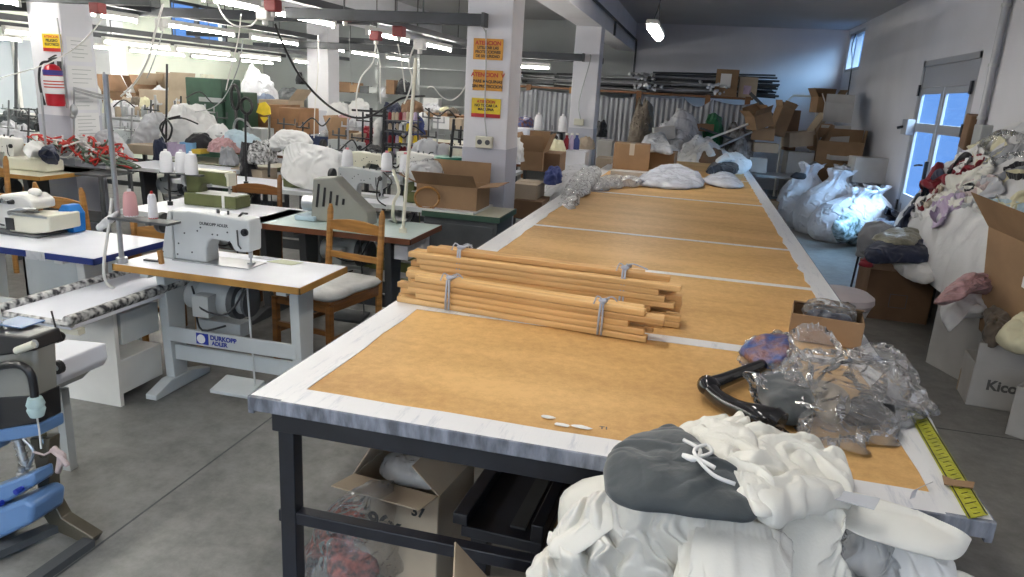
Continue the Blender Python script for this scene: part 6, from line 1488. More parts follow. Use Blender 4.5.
tag(MB().tube([GY(34, 452, YP-.02), GY(44, 455, YP-.03), GY(54, 450, YP-.03)], .004, 6).tube([GY(54, 448, YP-.04), GY(60, 456, YP-.05), GY(58, 472, YP-.05)], .010, 8, smooth=3).tube([GY(52, 450, YP-.04), GY(62, 458, YP-.06), GY(68, 466, YP-.06)], .009, 8, smooth=3).tube([GY(54, 450, YP-.045), GY(64, 455, YP-.05), GY(62, 465, YP-.05)], .008, 8, smooth=3).build('knotted_rag', mat('rag_pink', (.45, .36, .35), .8), smooth=True), 'small pinkish rag knotted around the press column', 'rag')
t = thing('sleeve_work_arm', 'white work arm with black spool, sticking out behind the snap press', 'work arm', (0, 0, 0))
MB().prism(QL([(48, 346), (88, 350), (90, 366), (86, 373), (50, 378)], 2.35), 2.20, 2.45).build('arm_body', lam_w, t, bevel=.008)
MB().prism(QL([(46, 378), (84, 372), (74, 382), (56, 388), (46, 388)], 2.35), 2.24, 2.40).build('arm_bracket', mgrey, t, bevel=.004)
p = GY(56, 368, 2.19); MB().cyl(p, p+V((0, .02, 0)), .028).build('bobbin', blackp, t, smooth='auto'); MB().cyl(p+V((0, -.004, 0)), p, .012).build('bobbin_hub', lgrey, t, smooth='auto')
p = GY(66, 395, 2.4); MB().span(p.x-.02, p.x+.02, 2.36, 2.40, 0, p.z+.04).build('post', mgrey, t)
p = GY(58, 337, 2.5); tag(MB().ball(p, .03, (1, 1, .9)).cyl(p, p+V((-.02, 0, .12)), .004).build('black_ball_knob', blackp, smooth=True), 'small black ball knob hanging under the padded work table', 'knob')
# ================================================================== cables hanging from the rails
def cable(label, pts, r=.008, m=white_e, nm='hanging_cable'):
    return tag(MB().tube([GY(a, b, c) for a, b, c in pts], r*.68, 6, smooth=6).build(nm, m, smooth=True), label, 'cable')
cable('thick white cable slanting down from the rail above the zigzag row', [(163, 4, 5.6), (155, 32, 5.7), (148, 60, 5.9), (134, 84, 6.0), (121, 96, 6.1)], .014)
cable('white cable slanting across the front of the extinguisher pillar', [(101, 20, 5.6), (92, 32, 5.6), (75, 48, 5.7), (55, 60, 5.8), (35, 68, 5.7), (0, 78, 5.5)], .009)
cable('long black cable drooping between the rails and the front of the pillar', [(275, 24, 5.2), (283, 44, 5.3), (300, 76, 5.5), (325, 103, 5.7), (348, 116, 5.9), (368, 117, 6.0), (388, 106, 6.1), (403, 98, 6.2), (425, 96, 6.4)], .014, blackp)
cable('thin grey cable hanging in front of the middle white pillar', [(318, 35, 7.0), (318, 70, 7.0), (315, 105, 7.0), (314, 138, 7.0)], .008)
cable('white cable dropping from the near rail to the spool stand', [(376, 42, 7), (373, 62, 7), (361, 78, 7), (356, 100, 7), (358, 118, 7)], .011)
cable('thin pale cable right of the spool stand cable', [(376, 44, 7), (380, 64, 7), (380, 90, 7), (381, 104, 7)], .008)
cable('white curly cable dropping beside the cream pole', [(416, 42, 6), (409, 62, 6), (412, 78, 6), (409, 92, 6), (404, 104, 6)], .011)
cable('second pale cable near the cream pole top', [(398, 44, 6.4), (402, 66, 6.4), (405, 92, 6.4)], .009)
cable('grey cable hanging in an arc left of the signed pillar', [(427, 88, 7), (433, 87, 7), (442, 97, 7), (452, 100, 7), (462, 92, 7), (470, 76, 6.6)], .009)
cable('white loop cable between two nearest tube rows', [(217, 0, 5.1), (222, 14, 5.1), (234, 25, 5.1), (250, 26, 5.2), (257, 19, 5.2)], .010)
cable('pale cable dropping from the loop towards the green cabinet', [(241, 14, 5.8), (238, 40, 5.9), (230, 72, 6.0), (226, 90, 6.1)], .008)
cable('second cable falling behind the green cabinet', [(243, 40, 6.6), (238, 68, 6.8), (225, 96, 7), (212, 108, 7.2), (195, 112, 7.2)], .008, mgrey)
cable('thin cable from the near rail down past the far pillar', [(349, 28, 7.5), (350, 60, 7.5), (352, 85, 7.6)], .007, mgrey)
cable('thin wire hanging from the middle rail over the cardboard boxes', [(163, 30, 6.8), (156, 55, 6.8), (147, 78, 7)], .008, mgrey)
cable('short cable at the top of the signed pillar joining the cross rail', [(478, 24, 6.05), (483, 27, 6.03), (486, 33, 6.05)], .008, mgrey)
def plug(label, x, y, Y, m=mat('socket_red', (.22, .03, .03), .5)):
    p = GY(x, y, Y); t = thing('rail_socket', label, 'socket', p)
    MB().box((0, 0, .03), (.10, .10, .09)).build('housing', m, t, bevel=.01); MB().cyl((0, 0, -.05), (0, 0, -.01), .022).build('plug', white_e, t, smooth='auto')
for lab, x, y, Y in (('red socket on the rail over the extinguisher pillar', 98, 12, 5.6), ('red socket at the start of the black drooping cable', 273, 10, 5.2), ('red socket on the near rail above the middle pillar', 345, 20, 6.6), ('red socket on the near rail over the spool stand', 376, 39, 7.0), ('red socket on the near rail close to the signed pillar', 399, 35, 6.4)): plug(lab, x, y, Y)
for lab, x, y, Y in (('white double socket hanging by the loop cable', 265, 18, 5.2), ('white double socket at the end of the near rail', 420, 48, 6.6), ('white socket on the middle rail over the boxes', 162, 26, 6.8)): plug(lab, x, y, Y, white_e)
# ================================================================== back of the hall
def tbl(label, x0, x1, y0, y1, z=.80, top=lam_w, edge=lgrey, legm=dgrey, name='work_table'):
    w, d = x1-x0, y1-y0; t = thing(name, label, 'table', (x0, y0, 0))
    MB().span(0, w, 0, d, z-.035, z).build('tabletop', top, t, bevel=.003); MB().span(-.003, w+.003, -.003, .006, z-.036, z-.002).span(w-.006, w+.003, 0, d, z-.036, z-.002).build('edge_band', edge, t)
    for a in (.08, w-.12): 
        for b in (.06, d-.10): MB().span(a, a+.04, b, b+.04, 0, z-.035).build('leg', legm, t)
    MB().span(.1, w-.1, d-.09, d-.07, .3, .36).build('stretcher', legm, t)
    return t
tbl('cream table with olive edge behind the olive green machine', -5.75, -4.45, 7.0, 7.6, .80, lam_c, green_e)
tbl('white table in the third row left of the middle white pillar', -4.2, -2.7, 7.0, 7.6, .80, lam_w, lgrey)
tbl('grey-topped table by the left wall side of the hall', -8.4, -6.7, 7.3, 8.0, .80, lam_w, edge_y)
tbl('long table of the fourth row piled with cloth', -6.0, -3.9, 8.4, 9.1, .80, lam_w, edge_r)
tbl('white table of the fourth row near the signed pillar', -3.6, -2.1, 8.3, 9.0, .80, lam_w, lgrey)
tbl('long table of the fifth row carrying garments', -7.6, -4.8, 9.8, 10.5, .80, lam_c, edge_y)
tbl('table of the fifth row before the second white pillar', -4.4, -2.3, 9.8, 10.5, .80, lam_w, edge_r)
tbl('back table of the sixth row under the shelves', -6.8, -3.0, 12.0, 12.7, .85, lam_c, edge_r)
tbl('table against the cream wall carrying open cartons', -9.8, -7.6, 9.3, 10.2, .80, lam_w, edge_y)
tbl('small white table right behind the signed pillar', -1.85+.0, -1.25, 6.7, 7.3, .72, lam_w, lgrey)
tbl('narrow shelf table behind the signed pillar, beside the cartons', -2.6, -1.35, 7.8, 8.4, .72, lam_w, lgrey)
def I(name, label, cat, x0, x1, yt, yb, Y, m, dy=.25, kind='mound', **k):
    if kind == 'mound': return heapY(name, label, (x0, x1, yt, yb), Y, m, cat, dy, **k)
    a = GY(x0, yb, Y); b = GY(x1, yb, Y); tt = GY((x0+x1)/2, yt, Y); w, h = b.x-a.x, tt.z-a.z
    if kind == 'open': return carton(label, ((a.x+b.x)/2, Y, a.z), (w, dy*2, h), k.get('rz', .05), m, flaps=k.get('flaps', (120, 110, 95, 115)), name=name)
    return carton(label, ((a.x+b.x)/2, Y, a.z), (w, dy*2, h), k.get('rz', .03), m, openb=False, name=name)
fl = dict(amp=.04, fr=5, fine=.03)
# left: cartons against cream wall
I('cardboard_box', 'large open brown carton stuffed with white cloth against the cream wall', 'box', 118, 150, 92, 112, 9.6, card_d, .3, 'open', flaps=(None, 70, 60, 120))
I('cardboard_box', 'second open brown carton right of the stuffed one on the cream wall side', 'box', 150, 182, 90, 112, 9.7, card_l, .3, 'open', flaps=(None, 100, 70, 60))
I('white_cloth', 'white cloth bulging from the large open carton', 'cloth', 128, 146, 86, 100, 9.5, cloth_w, .2, **fl)
I('white_cloth', 'greyish cloth bulging from the second open carton', 'cloth', 150, 178, 88, 104, 9.6, cloth_lg, .2, **fl)
I('green_cloth_bag', 'pale green bag standing left of the stuffed carton', 'bag', 108, 124, 96, 115, 9.4, lam_c, .2, **fl)
for i, (x0, x1) in enumerate(((124, 133), (133, 142), (142, 151))): I('cloth_roll', ['left of three upright cloth rolls before the stuffed carton', 'middle of three upright cloth rolls before the stuffed carton', 'right of three upright cloth rolls before the stuffed carton'][i], 'roll', x0, x1, 98, 116, 8.8, (card_l, cloth_b, cloth_y)[i], .1, fine=.01, pw=.4, amp=.02)
# green cabinet
t = thing('green_steam_cabinet', 'green metal machine cabinet against the cream wall', 'cabinet', (-8.0, 9.0, 0))
a, b = GY(187, 115, 9.0), GY(221, 79, 9.0); c2 = GY(232, 115, 9.0)
MB().span(a.x+8.0, b.x+8.0, 0, .45, 0, b.z).build('cabinet_body', green2_e, t, bevel=.015)
MB().span(b.x+8.0, c2.x+8.0+.15, .05, .40, 0, GY(221, 91, 9).z).build('side_tank', green2_e, t, bevel=.015)
MB().box(((a.x+b.x)/2+8.0+.12, -.02, GY(200, 99, 9).z), (.35, .03, .06)).build('name_rail', mgrey, t)
for k in (.1, .2): MB().span(b.x+8-.2-k, b.x+8-.15-k, .1, .2, b.z, b.z+.05).build('top_valve', cream_e, t)
# spool rack
t = thing('spool_rack', 'grey metal spool rack with crossbars behind the tall thread stand', 'rack', (GY(108, 140, 7.6).x, 7.6, .8))
o0 = V(t.location)
for x_, yt in ((104, 72), (107, 95), (155, 95)):
    p, q = GY(x_, yt, 7.6)-o0, GY(x_+2, 142, 7.6)-o0; MB().cyl(q, p, .014).build('upright', steel, t, smooth='auto')
mb = MB()
for y0, y1 in ((93, 97), (116, 118), (122, 123)): mb.bar(GY(76 if y0 == 93 else 107, y0-4, 7.6)-o0, GY(107 if y0 == 93 else 158, y1, 7.6)-o0, .03, .025)
mb.build('crossbars', steel, t)
for i in range(7): 
    p = GY(112+6.5*i, 117, 7.55); cone(p, (thread_w, card_l, mgrey)[i % 3], ['white', 'tan', 'grey', 'white', 'tan', 'grey', 'white'][i]+' spool number '+['one', 'two', 'three', 'four', 'five', 'six', 'seven'][i]+' from the tall stand on the grey spool rack', None, .13, .035)
# black clip lamp on the pole in front of papers
tag(MB().ball(GY(74, 110, 6.0), .05, (.7, .7, 1.2)).ball(GY(73, 116, 6.0), .03).tube([GY(74, 88, 6.0), GY(74, 125, 6.0), GY(73, 150, 6.0)], .009, 6).bar(GY(74, 88, 6.0), GY(104, 96, 6.4), .02, .02).bar(GY(74, 91, 6.0), GY(104, 99, 6.4), .02, .02).build('clip_lamp', steel, smooth='auto'), 'jointed grey machine lamp arm with black head before the papered pillar', 'lamp')
# black stand with draped clothes
t = thing('hanging_stand', 'tall black stand hung with dark straps beside the white cloth pile', 'stand', GY(166, 150, 7.2)); o0 = V(t.location)
MB().cyl((0, 0, 0), GY(167, 64, 7.2)-o0, .012).tube([GY(180, 116, 7.2)-o0, GY(166, 120, 7.2)-o0, GY(160, 128, 7.2)-o0, GY(166, 138, 7.2)-o0], .012, 6, smooth=4).tube([GY(166, 118, 7.2)-o0, GY(172, 128, 7.1)-o0, GY(168, 140, 7.1)-o0, GY(162, 132, 7.1)-o0, GY(166, 118, 7.1)-o0], .012, 6, smooth=4).tube([GY(166, 120, 7.2)-o0, GY(182, 118, 7.2)-o0, GY(198, 124, 7.2)-o0], .010, 6, smooth=4).build('pole', blackp, t, smooth=True)
I('navy_garment', 'navy garment hanging on the black stand', 'garment', 156, 168, 140, 172, 7.0, cloth_n, .08, foldz=.01, amp=.02, fine=.02, pw=.3)
# white pile on table
I('white_cloth_pile', 'white draped cloth pile left of the black hanging stand', 'cloth', 142, 168, 116, 146, 7.5, cloth_lg, .3, amp=.08, fr=4, fine=.03)
I('white_cloth_pile', 'bright white peaked cloth pile right of the black hanging stand', 'cloth', 170, 214, 106, 142, 7.6, cloth_w, .35, amp=.10, fr=4, fine=.03)
I('white_cloth_pile', 'white bag shape at the right end of the bright cloth pile', 'cloth', 208, 230, 124, 146, 7.5, cloth_w, .2, amp=.06, fr=5, fine=.02)
I('black_cloth', 'black cloth edge under the bright white cloth pile', 'cloth', 186, 214, 134, 148, 7.3, cloth_k, .15, amp=.04, fine=.02)
I('cardboard_box', 'brown low carton at the foot of the white draped pile', 'box', 140, 166, 144, 152, 7.2, card_l, .2, 'box')
I('plastic_bin', 'lilac patterned bin on the cream olive-edged table', 'bin', 172, 190, 143, 155, 7.15, cloth_l, .12, 'open', flaps=(None,)*4)
I('plastic_bin', 'pale blue bin right of the lilac one on the olive-edged table', 'bin', 187, 199, 142, 153, 7.2, mat('bin_blue', (.18, .38, .62), .4), .12, 'open', flaps=(None,)*4)
I('plastic_bin', 'small yellow box right of the pale blue bin', 'bin', 196, 205, 149, 153, 7.1, mat('bin_yellow', (.6, .42, .05), .5), .08, 'box')
I('cloth_stack', 'pale blue folded cloth stack on the table behind the olive machine', 'cloth', 222, 258, 132, 146, 7.4, cloth_bl, .25, amp=.04, fr=4)
I('cloth_stack', 'blush and beige folded cloths left of the pale blue stack', 'cloth', 212, 240, 138, 150, 7.2, cloth_p, .2, amp=.04, fr=4)
I('cloth_stack', 'white and black striped cloth right of the black bag', 'cloth', 252, 272, 142, 162, 6.9, mat('black_white_cloth', (.6, .6, .6)), .2, amp=.05)
I('grey_cloth', 'grey cloth hanging off the table front behind the olive machine', 'cloth', 220, 236, 148, 164, 6.95, cloth_g, .08, foldz=.01, pw=.3)
I('black_bag', 'black bag hanging behind the right end of the olive machine', 'bag', 242, 256, 144, 172, 6.8, cloth_k, .1, pw=.4, amp=.03, z0=.55)
I('cardboard_box', 'tall beige carton standing under the tables behind the olive machine', 'box', 240, 270, 168, 184, 6.9, card_l, .15, 'box')
# yellow sign stand
p = GY(264, 112, 7.9); t = thing('yellow_flag_sign', 'yellow folded paper sign hung on a tall black pole', 'sign', p)
MB().prism([(-.10, -.01), (-.05, .10), (.02, .12), (.08, .06), (.09, -.02), (.0, -.04)], -.01, .01).prism([(-.05, -.06), (.06, -.06), (.0, -.13)], -.01, .01).build('paper', mat('sign_yellow', (.8, .58, .02)), t)
MB().cyl(V((.05, .03, -.05)), GY(269, 176, 6.6)-p, .014).build('pole', blackp, t)
# tall white bag heap
I('white_bundle', 'huge round white net bundle against the grey back wall', 'bundle', 241, 275, 76, 124, 12.6, cloth_lg, .6, z0=.1, amp=.12, fr=4, fine=.06, pw=.6)
I('blue_cloth', 'blue-grey cloth band under the huge white bundle', 'cloth', 255, 276, 95, 108, 11.9, mat('steel_blue_cloth', (.14, .18, .26), .7), .2, amp=.03)
# loops of black frame
for i, (x, y0, y1, w_) in enumerate(((236, 85, 116, 4), (247, 98, 118, 5.5))):
    p = GY(x, y1, 9); R_ = (GY(x+w_, y1, 9)-p).x; h_ = (GY(x, y0, 9)-p).z
    tag(MB().tube([p+V((R_*math.sin(k*PI/8), 0, h_*(.6-.4*math.cos(k*PI/8)))) for k in range(17)], .022, 6).cyl(p+V((0, 0, h_*.2)), p+V((0, 0, -.3)), .022).build('trolley_handle', blackp, smooth=True), ['tall narrow black looped trolley handle right of the green cabinet', 'round black looped trolley handle before the white bundle'][i], 'handle')
tag(MB().tube([GY(235, 140, 7.8), GY(234, 126, 7.8), GY(238, 119, 7.8), GY(246, 122, 7.8), GY(252, 130, 7.8)], .015, 8, smooth=4).build('bent_tube_arm', steel, smooth=True), 'bent grey tube arm over the pale blue cloth stack', 'arm')
I('grey_machine', 'grey boxy machine head behind the pale blue stack', 'machine', 250, 268, 128, 142, 8.3, mgrey, .15, 'box')
# cartons stack
rowb = [(262, 290, 104, 117, 9.8, 'orange-brown carton on top of the stack behind the yellow sign'), (256, 290, 117, 132, 9.8, 'orange-brown carton below the top one behind the yellow sign'), (290, 309, 108, 120, 9.6, 'brown carton with white spots, top of the stack beside the middle pillar'), (290, 309, 120, 133, 9.6, 'brown spotted carton low in the stack beside the middle pillar')]
for x0, x1, yt, yb, Y, lb in rowb: I('cardboard_box', lb, 'box', x0, x1, yt, yb, Y, mat('cardboard_orange', (.27, .14, .065), .8, var=.2, vscale=5), .3, 'box')
I('cardboard_box', 'flat open tan carton lying on top of the orange-brown stack', 'box', 268, 296, 100, 105, 10.0, card_l, .25, 'open', flaps=(None, 130, None, None))
I('black_scraps', 'black coiled cables hanging on the grey back wall left of the middle pillar', 'cables', 296, 304, 72, 84, 15.8, cloth_k, .1, amp=.03)
I('black_scraps', 'dark objects on a ledge at the grey back wall', 'objects', 278, 300, 88, 99, 15.6, dgrey, .2, amp=.08)
# middle-right clutter (between middle pillar and signed pillar)
I('navy_crate', 'navy blue crate in front of the middle white pillar', 'crate', 318, 341, 136, 152, 8.0, mat('crate_navy', (.02, .035, .09), .6), .2, 'box')
I('plastic_bag', 'clear bag on top of the navy crate', 'bag', 320, 336, 130, 137, 8.0, milk2, .15, amp=.03)
I('cardboard_box', 'brown open carton right of the navy crate', 'box', 336, 352, 131, 154, 7.9, card, .2, 'open', flaps=(60, None, None, 110))
I('cardboard_box', 'brown striped carton next to the open one by the navy crate', 'box', 352, 364, 133, 150, 8.0, card_l, .2, 'box')
for i, (a, b, c_, d_, Y, m_, lb) in enumerate(((328, 352, 104, 120, 9.2, cloth_w, 'white cloth pile right of the middle pillar'), (350, 368, 101, 118, 9.3, cloth_w, 'taller white cloth pile right of the middle pillar'), (338, 352, 116, 128, 8.8, cloth_p, 'pink bag in front of the white cloth piles'), (350, 372, 118, 132, 8.7, cloth_lg, 'grey white bag with green shade beside the pink bag'), (364, 376, 128, 146, 8.2, cloth_r, 'dark red cloth hanging behind the thread cones'), (374, 392, 118, 150, 8.0, cloth_w, 'white and pink garment hanging on the black stand by the cones'), (386, 398, 112, 156, 7.9, cloth_n, 'dark navy garment hanging right of the white and pink one'), (352, 384, 146, 158, 7.4, cloth_k, 'black low cloth heap behind the covered machine'), (368, 385, 154, 172, 7.0, cloth_dg, 'dark grey cushion shape left of the thread cones'), (384, 402, 104, 120, 9.4, cloth_n, 'blue and black cloth bundle below the shelves'), (402, 422, 100, 118, 9.4, card_d, 'brown crumpled bag under the shelf edge'), (402, 430, 114, 128, 8.8, cloth_w, 'long white bundle in front of the brown bag'), (408, 422, 118, 134, 8.5, mat('cloth_blue', (.05, .07, .22), .8), 'deep blue cloth lump behind the cream pole'), (420, 440, 105, 112, 10.8, cloth_lg, 'grey bundle on the shelf right of the cream pole'))):
    I('cloth_bundle', lb, 'cloth', a, b, c_, d_, Y, m_, .2, amp=.05, fr=5, fine=.03, pw=.55)
t = thing('garment_rail', 'black garment rail with thin crossbars behind the thread cones', 'rack', GY(371, 165, 7.6)); o0 = V(t.location)
MB().cyl((0, 0, 0), GY(371, 108, 7.6)-o0, .018).build('upright', blackp, t, smooth='auto'); MB().cyl(GY(384, 165, 7.6)-o0, GY(385, 108, 7.6)-o0, .018).build('upright', blackp, t, smooth='auto')
MB().cyl(GY(352, 110, 7.6)-o0, GY(388, 112, 7.6)-o0, .012).cyl(GY(366, 115, 7.6)-o0, GY(420, 118, 7.6)-o0, .012).build('crossbars', blackp, t)
# wire rack with colourful spools
t = thing('spool_shelf', 'wire shelf rack filled with small coloured spools behind the cones', 'rack', GY(400, 166, 7.6)); o0 = V(t.location)
mb = MB()
for yy in (120, 131, 143, 154): mb.bar(GY(388, yy, 7.6)-o0, GY(418, yy+2, 7.6)-o0, .22, .012)
for xx in (388, 418): mb.cyl(GY(xx, 166, 7.6)-o0, GY(xx, 112, 7.6)-o0, .010)
mb.build('rack_frame', dgrey, t)
rn = random.Random(3); sm = [thread_w, cloth_r, cloth_p, yellow_s, card_l, cloth_l, mgrey]
ci = 0; small = {}
for yy in (120, 131, 143, 154):
    for k in range(8):
        m_ = rn.choice(sm); p = GY(390+3.6*k, yy+.4+.07*k*3.6/4, 7.58)+V((0, 0, .006))
        if m_.name not in small:
            o = MB().lathe([(.02, 0), (.024, .004), (.020, .07), (.010, .085)], n=10).build('thread_spool', m_, smooth='auto'); small[m_.name] = o
        else: o = small[m_.name].copy(); COL.objects.link(o)
        o.location = p; tag(o, 'small coloured thread spool on the wire shelf rack behind the cones', 'spool', 'coloured spools on the wire rack')
# back shelving on the far wall
t = thing('shelving_unit', 'grey shelving with two boards on the far grey wall', 'shelf', (-6.9, 15.7, 0))
for z_ in (1.35, 1.75, 2.12): MB().span(-.3, 2.9, -.15, .35, z_, z_+.03).build('shelf_board', mgrey, t)
for x_ in (-.2, .8, 2.0, 2.85): MB().span(x_-.03, x_+.03, -.15, -.10, 0, 2.45).build('upright', mgrey, t)
for i, (x0, x1, yt, yb, m_, kind, lb) in enumerate(((396, 412, 80, 94, cloth_k, 'mound', 'big black bag on the far wall shelving'), (362, 370, 86, 93, dgrey, 'box', 'small dark box on the far shelving, left'), (371, 379, 87, 93, mgrey, 'box', 'grey box in the middle of the far shelving'), (388, 396, 80, 94, card_d, 'box', 'brown upright box left of the black bag'), (340, 352, 82, 92, card_d, 'box', 'brown box at the left end of the far shelving'), (352, 361, 83, 92, card, 'box', 'tan box second on the far shelving'), (425, 440, 98, 106, paper, 'box', 'white paper box hanging under the shelving right'), (380, 388, 88, 97, cloth_lg, 'mound', 'pale round bag below the far shelf board'))):
    I('shelf_goods', lb, 'goods', x0, x1, yt, yb, 15.45, m_, .12, kind, amp=.05)
t = thing('long_wall_board', 'long brown work board with goods right of the cream pole', 'shelf', (GY(408, 112, 11).x, 11, 0)); o0 = V(t.location)
MB().bar(GY(408, 110, 11)-o0, GY(464, 117, 11)-o0, .5, .04).build('board', wood_d, t)
for x_ in (412, 460): q = GY(x_, 114, 11)-o0; MB().cyl((q.x, 0, 0), q, .02).build('leg', dgrey, t)
for i, (x0, x1, yt, yb, m_, kd, lb) in enumerate(((412, 430, 111, 117, card_l, 'box', 'tan flat carton under the long brown board'), (430, 450, 113, 119, card, 'box', 'brown flat carton further right under the board'), (436, 452, 116, 128, paper, 'box', 'white box stack below the long board'), (452, 464, 118, 130, card_l, 'box', 'tan carton at the right end below the board'), (415, 424, 126, 140, card, 'box', 'small brown bag-like carton behind the grey covered machine'), (440, 448, 107, 111, cloth_y, 'mound', 'small cream lump on the long brown board'), (448, 458, 108, 113, cloth_b, 'mound', 'small brown lump on the long brown board'))):
    I('stored_goods', lb, 'goods', x0, x1, yt, yb, 10.6, m_, .15, kd, amp=.03)
I('machine_cover', 'grey fabric cover over a machine left of the green stand tray', 'cover', 414, 438, 140, 160, 7.4, cloth_lg, .2, amp=.04, fine=.015, foldz=.015, pw=.5)
I('machine_cover', 'second grey crumpled cover beside the first, nearer the green tray', 'cover', 434, 450, 143, 158, 7.5, cloth_lg, .2, amp=.05, fine=.02, pw=.6)
thread_stand('black post with green tray left of the signed pillar', GY(449, 172, 6.6), GY(454, 119, 6.6), [(.48, 0, .25)], blackp, .014)
t = thing('green_tray', 'dark green round tray on the black post left of the signed pillar', 'tray', GY(449, 162, 6.55)); MB().lathe([(.01, 0), (.12, .0), (.15, .03), (.14, .05), (.01, .04)], n=20).build('tray_dish', mat('tray_green', (.0, .13, .08), .4), t, smooth='auto')
I('cream_machine', 'cream small machine right of the green tray', 'machine', 452, 462, 146, 160, 7.6, cream_e, .12, 'box')
# behind the signed pillar
for i, (x0, x1, yt, yb, Y, m_, kd, lb) in enumerate(((514, 530, 128, 142, 9.5, lam_w, 'box', 'white machine box right of the signed pillar'), (516, 533, 118, 126, 10.5, mat('blue_brown_parts', (.02, .09, .3)), 'mound', 'dark blue and brown bag heap on the black rack'), (512, 520, 138, 162, 7.4, cloth_w, 'mound', 'white cloth with a red edge beside the signed pillar'), (524, 545, 150, 168, 7.9, card, 'open', 'open brown carton right of the signed pillar'), (543, 562, 152, 170, 8.0, card_d, 'box', 'dark brown carton beside the open one right of the pillar'), (536, 544, 143, 150, 8.8, card_l, 'box', 'small tan carton above the open brown one'), (544, 564, 141, 152, 8.9, cloth_y, 'mound', 'cream toothed wheel-like bundle on the cartons'), (548, 555, 134, 142, 9.3, cloth_k, 'mound', 'round black-brown lump behind the cream bundle'), (566, 586, 150, 172, 9.3, lam_w, 'box', 'white side panel of a cabinet at the second pillar foot'), (578, 594, 138, 148, 10.0, card_l, 'mound', 'tan bundle at the second pillar foot'), (594, 606, 122, 136, 12.5, cloth_k, 'mound', 'black coat lump on a chair behind the second pillar'), (598, 612, 140, 157, 10.8, card_w, 'box', 'white boxes left of the taped brown box'), (597, 612, 157, 168, 10.2, card_l, 'box', 'pale brown low carton left of the taped box'), (546, 560, 168, 182, 7.2, mat('cloth_blue', (.05, .07, .22)), 'mound', 'blue cloth tucked between table and cartons'), (516, 540, 182, 198, 7.0, card_l, 'box', 'flat tan carton under the small white table'), (518, 545, 198, 214, 6.9, card_d, 'box', 'brown carton at the foot of the long table left side'))):
    I('stored_bundle' if kd == 'mound' else 'cardboard_box', lb, 'bundle' if kd == 'mound' else 'box', x0, x1, yt, yb, Y, m_, .22, kd, amp=.05, fr=5, fine=.03, pw=.6)
t = thing('black_wire_rack', 'black metal rack with two cones right of the signed pillar', 'rack', GY(517, 150, 10)); o0 = V(t.location)
MB().cyl(GY(532, 150, 10)-o0, GY(533, 128, 10)-o0, .02).cyl(GY(561, 150, 10)-o0, GY(562, 128, 10)-o0, .02).bar(GY(512, 130, 10)-o0, GY(564, 133, 10)-o0, .2, .02).build('rack_frame', blackp, t)
cone(GY(538, 130, 10), thread_w, 'white cone on the left of the black metal rack', None, .22, .06); cone(GY(562, 131.5, 10), thread_w, 'white cone on the right of the black metal rack', None, .22, .06)
for i, (x, m_, lb) in enumerate(((566, cloth_r, 'dark red bottle left of three behind the rack'), (571, cloth_l, 'purple bottle in the middle of three behind the rack'), (576, mat('cloth_blue', (.05, .07, .22)), 'blue bottle right of three behind the rack'))):
    p = GY(x, 150, 9.4); t = thing('bottle', lb, 'bottle', p); MB().lathe([(.035, 0), (.04, .01), (.04, .12), (.018, .16), (.018, .19)], n=14).build('bottle_body', m_, t, smooth='auto'); MB().cyl((0, 0, .19), (0, 0, .215), .02).build('cap', white_e, t)
# machines on the back tables
lockstitch('cream sewing machine on the third row table left of the middle pillar', (-3.9, 7.3, .802), 0, cream_e, .46, .27, .11, False)
lockstitch('light grey sewing machine on the fourth row table near the signed pillar', (-3.2, 8.65, .802), 0, lgrey, .46, .27, .11, False)
overlock('cream overlock machine at the back fifth row before the second pillar', (-3.4, 10.1, .802), 0, cream_e)
lockstitch('white sewing machine on the table near the glass at the far left', (-8.0, 7.6, .802), 0, white_e, .46, .27, .11, False)
I('cloth_heap', 'white and grey garment heap on the table near the frosted window', 'cloth', 0, 24, 124, 146, 7.4, cloth_lg, .3, amp=.08, fr=4, fine=.04)
I('cloth_heap', 'dark garments at the foot of the frosted window', 'cloth', 4, 30, 112, 128, 8.5, cloth_dg, .3, amp=.10, fr=4, fine=.05)
t = thing('coiled_rack', 'grey wire rack with rings in front of the frosted window', 'rack', GY(20, 118, 8.4)); o0 = V(t.location)
mb = MB()
for xx in (16, 38): mb.cyl(GY(xx, 125, 8.4)-o0, GY(xx, 42 if xx == 16 else 108, 8.4)-o0, .02)
mb.bar(GY(14, 108, 8.4)-o0, GY(40, 110, 8.4)-o0, .02, .02).bar(GY(14, 118, 8.4)-o0, GY(40, 120, 8.4)-o0, .02, .02)
for xx in (24, 32): q = GY(xx, 114, 8.4)-o0; mb.tube([q+V((.07*math.cos(k*PI/6), 0, .07*math.sin(k*PI/6))) for k in range(13)], .008, 6)
mb.build('wire_frame', dgrey, t, smooth='auto')
thread_stand('grey thread pole on the yellow-edged far left table', (-5.9, 5.6, .80), (-5.88, 5.6, 1.5), [], steel, .010)
I('white_cloth_pile', 'grey-white cover rising behind the papers and spool rack', 'cloth', 110, 142, 104, 140, 8.3, cloth_lg, .3, amp=.08, fr=4, fine=.04)


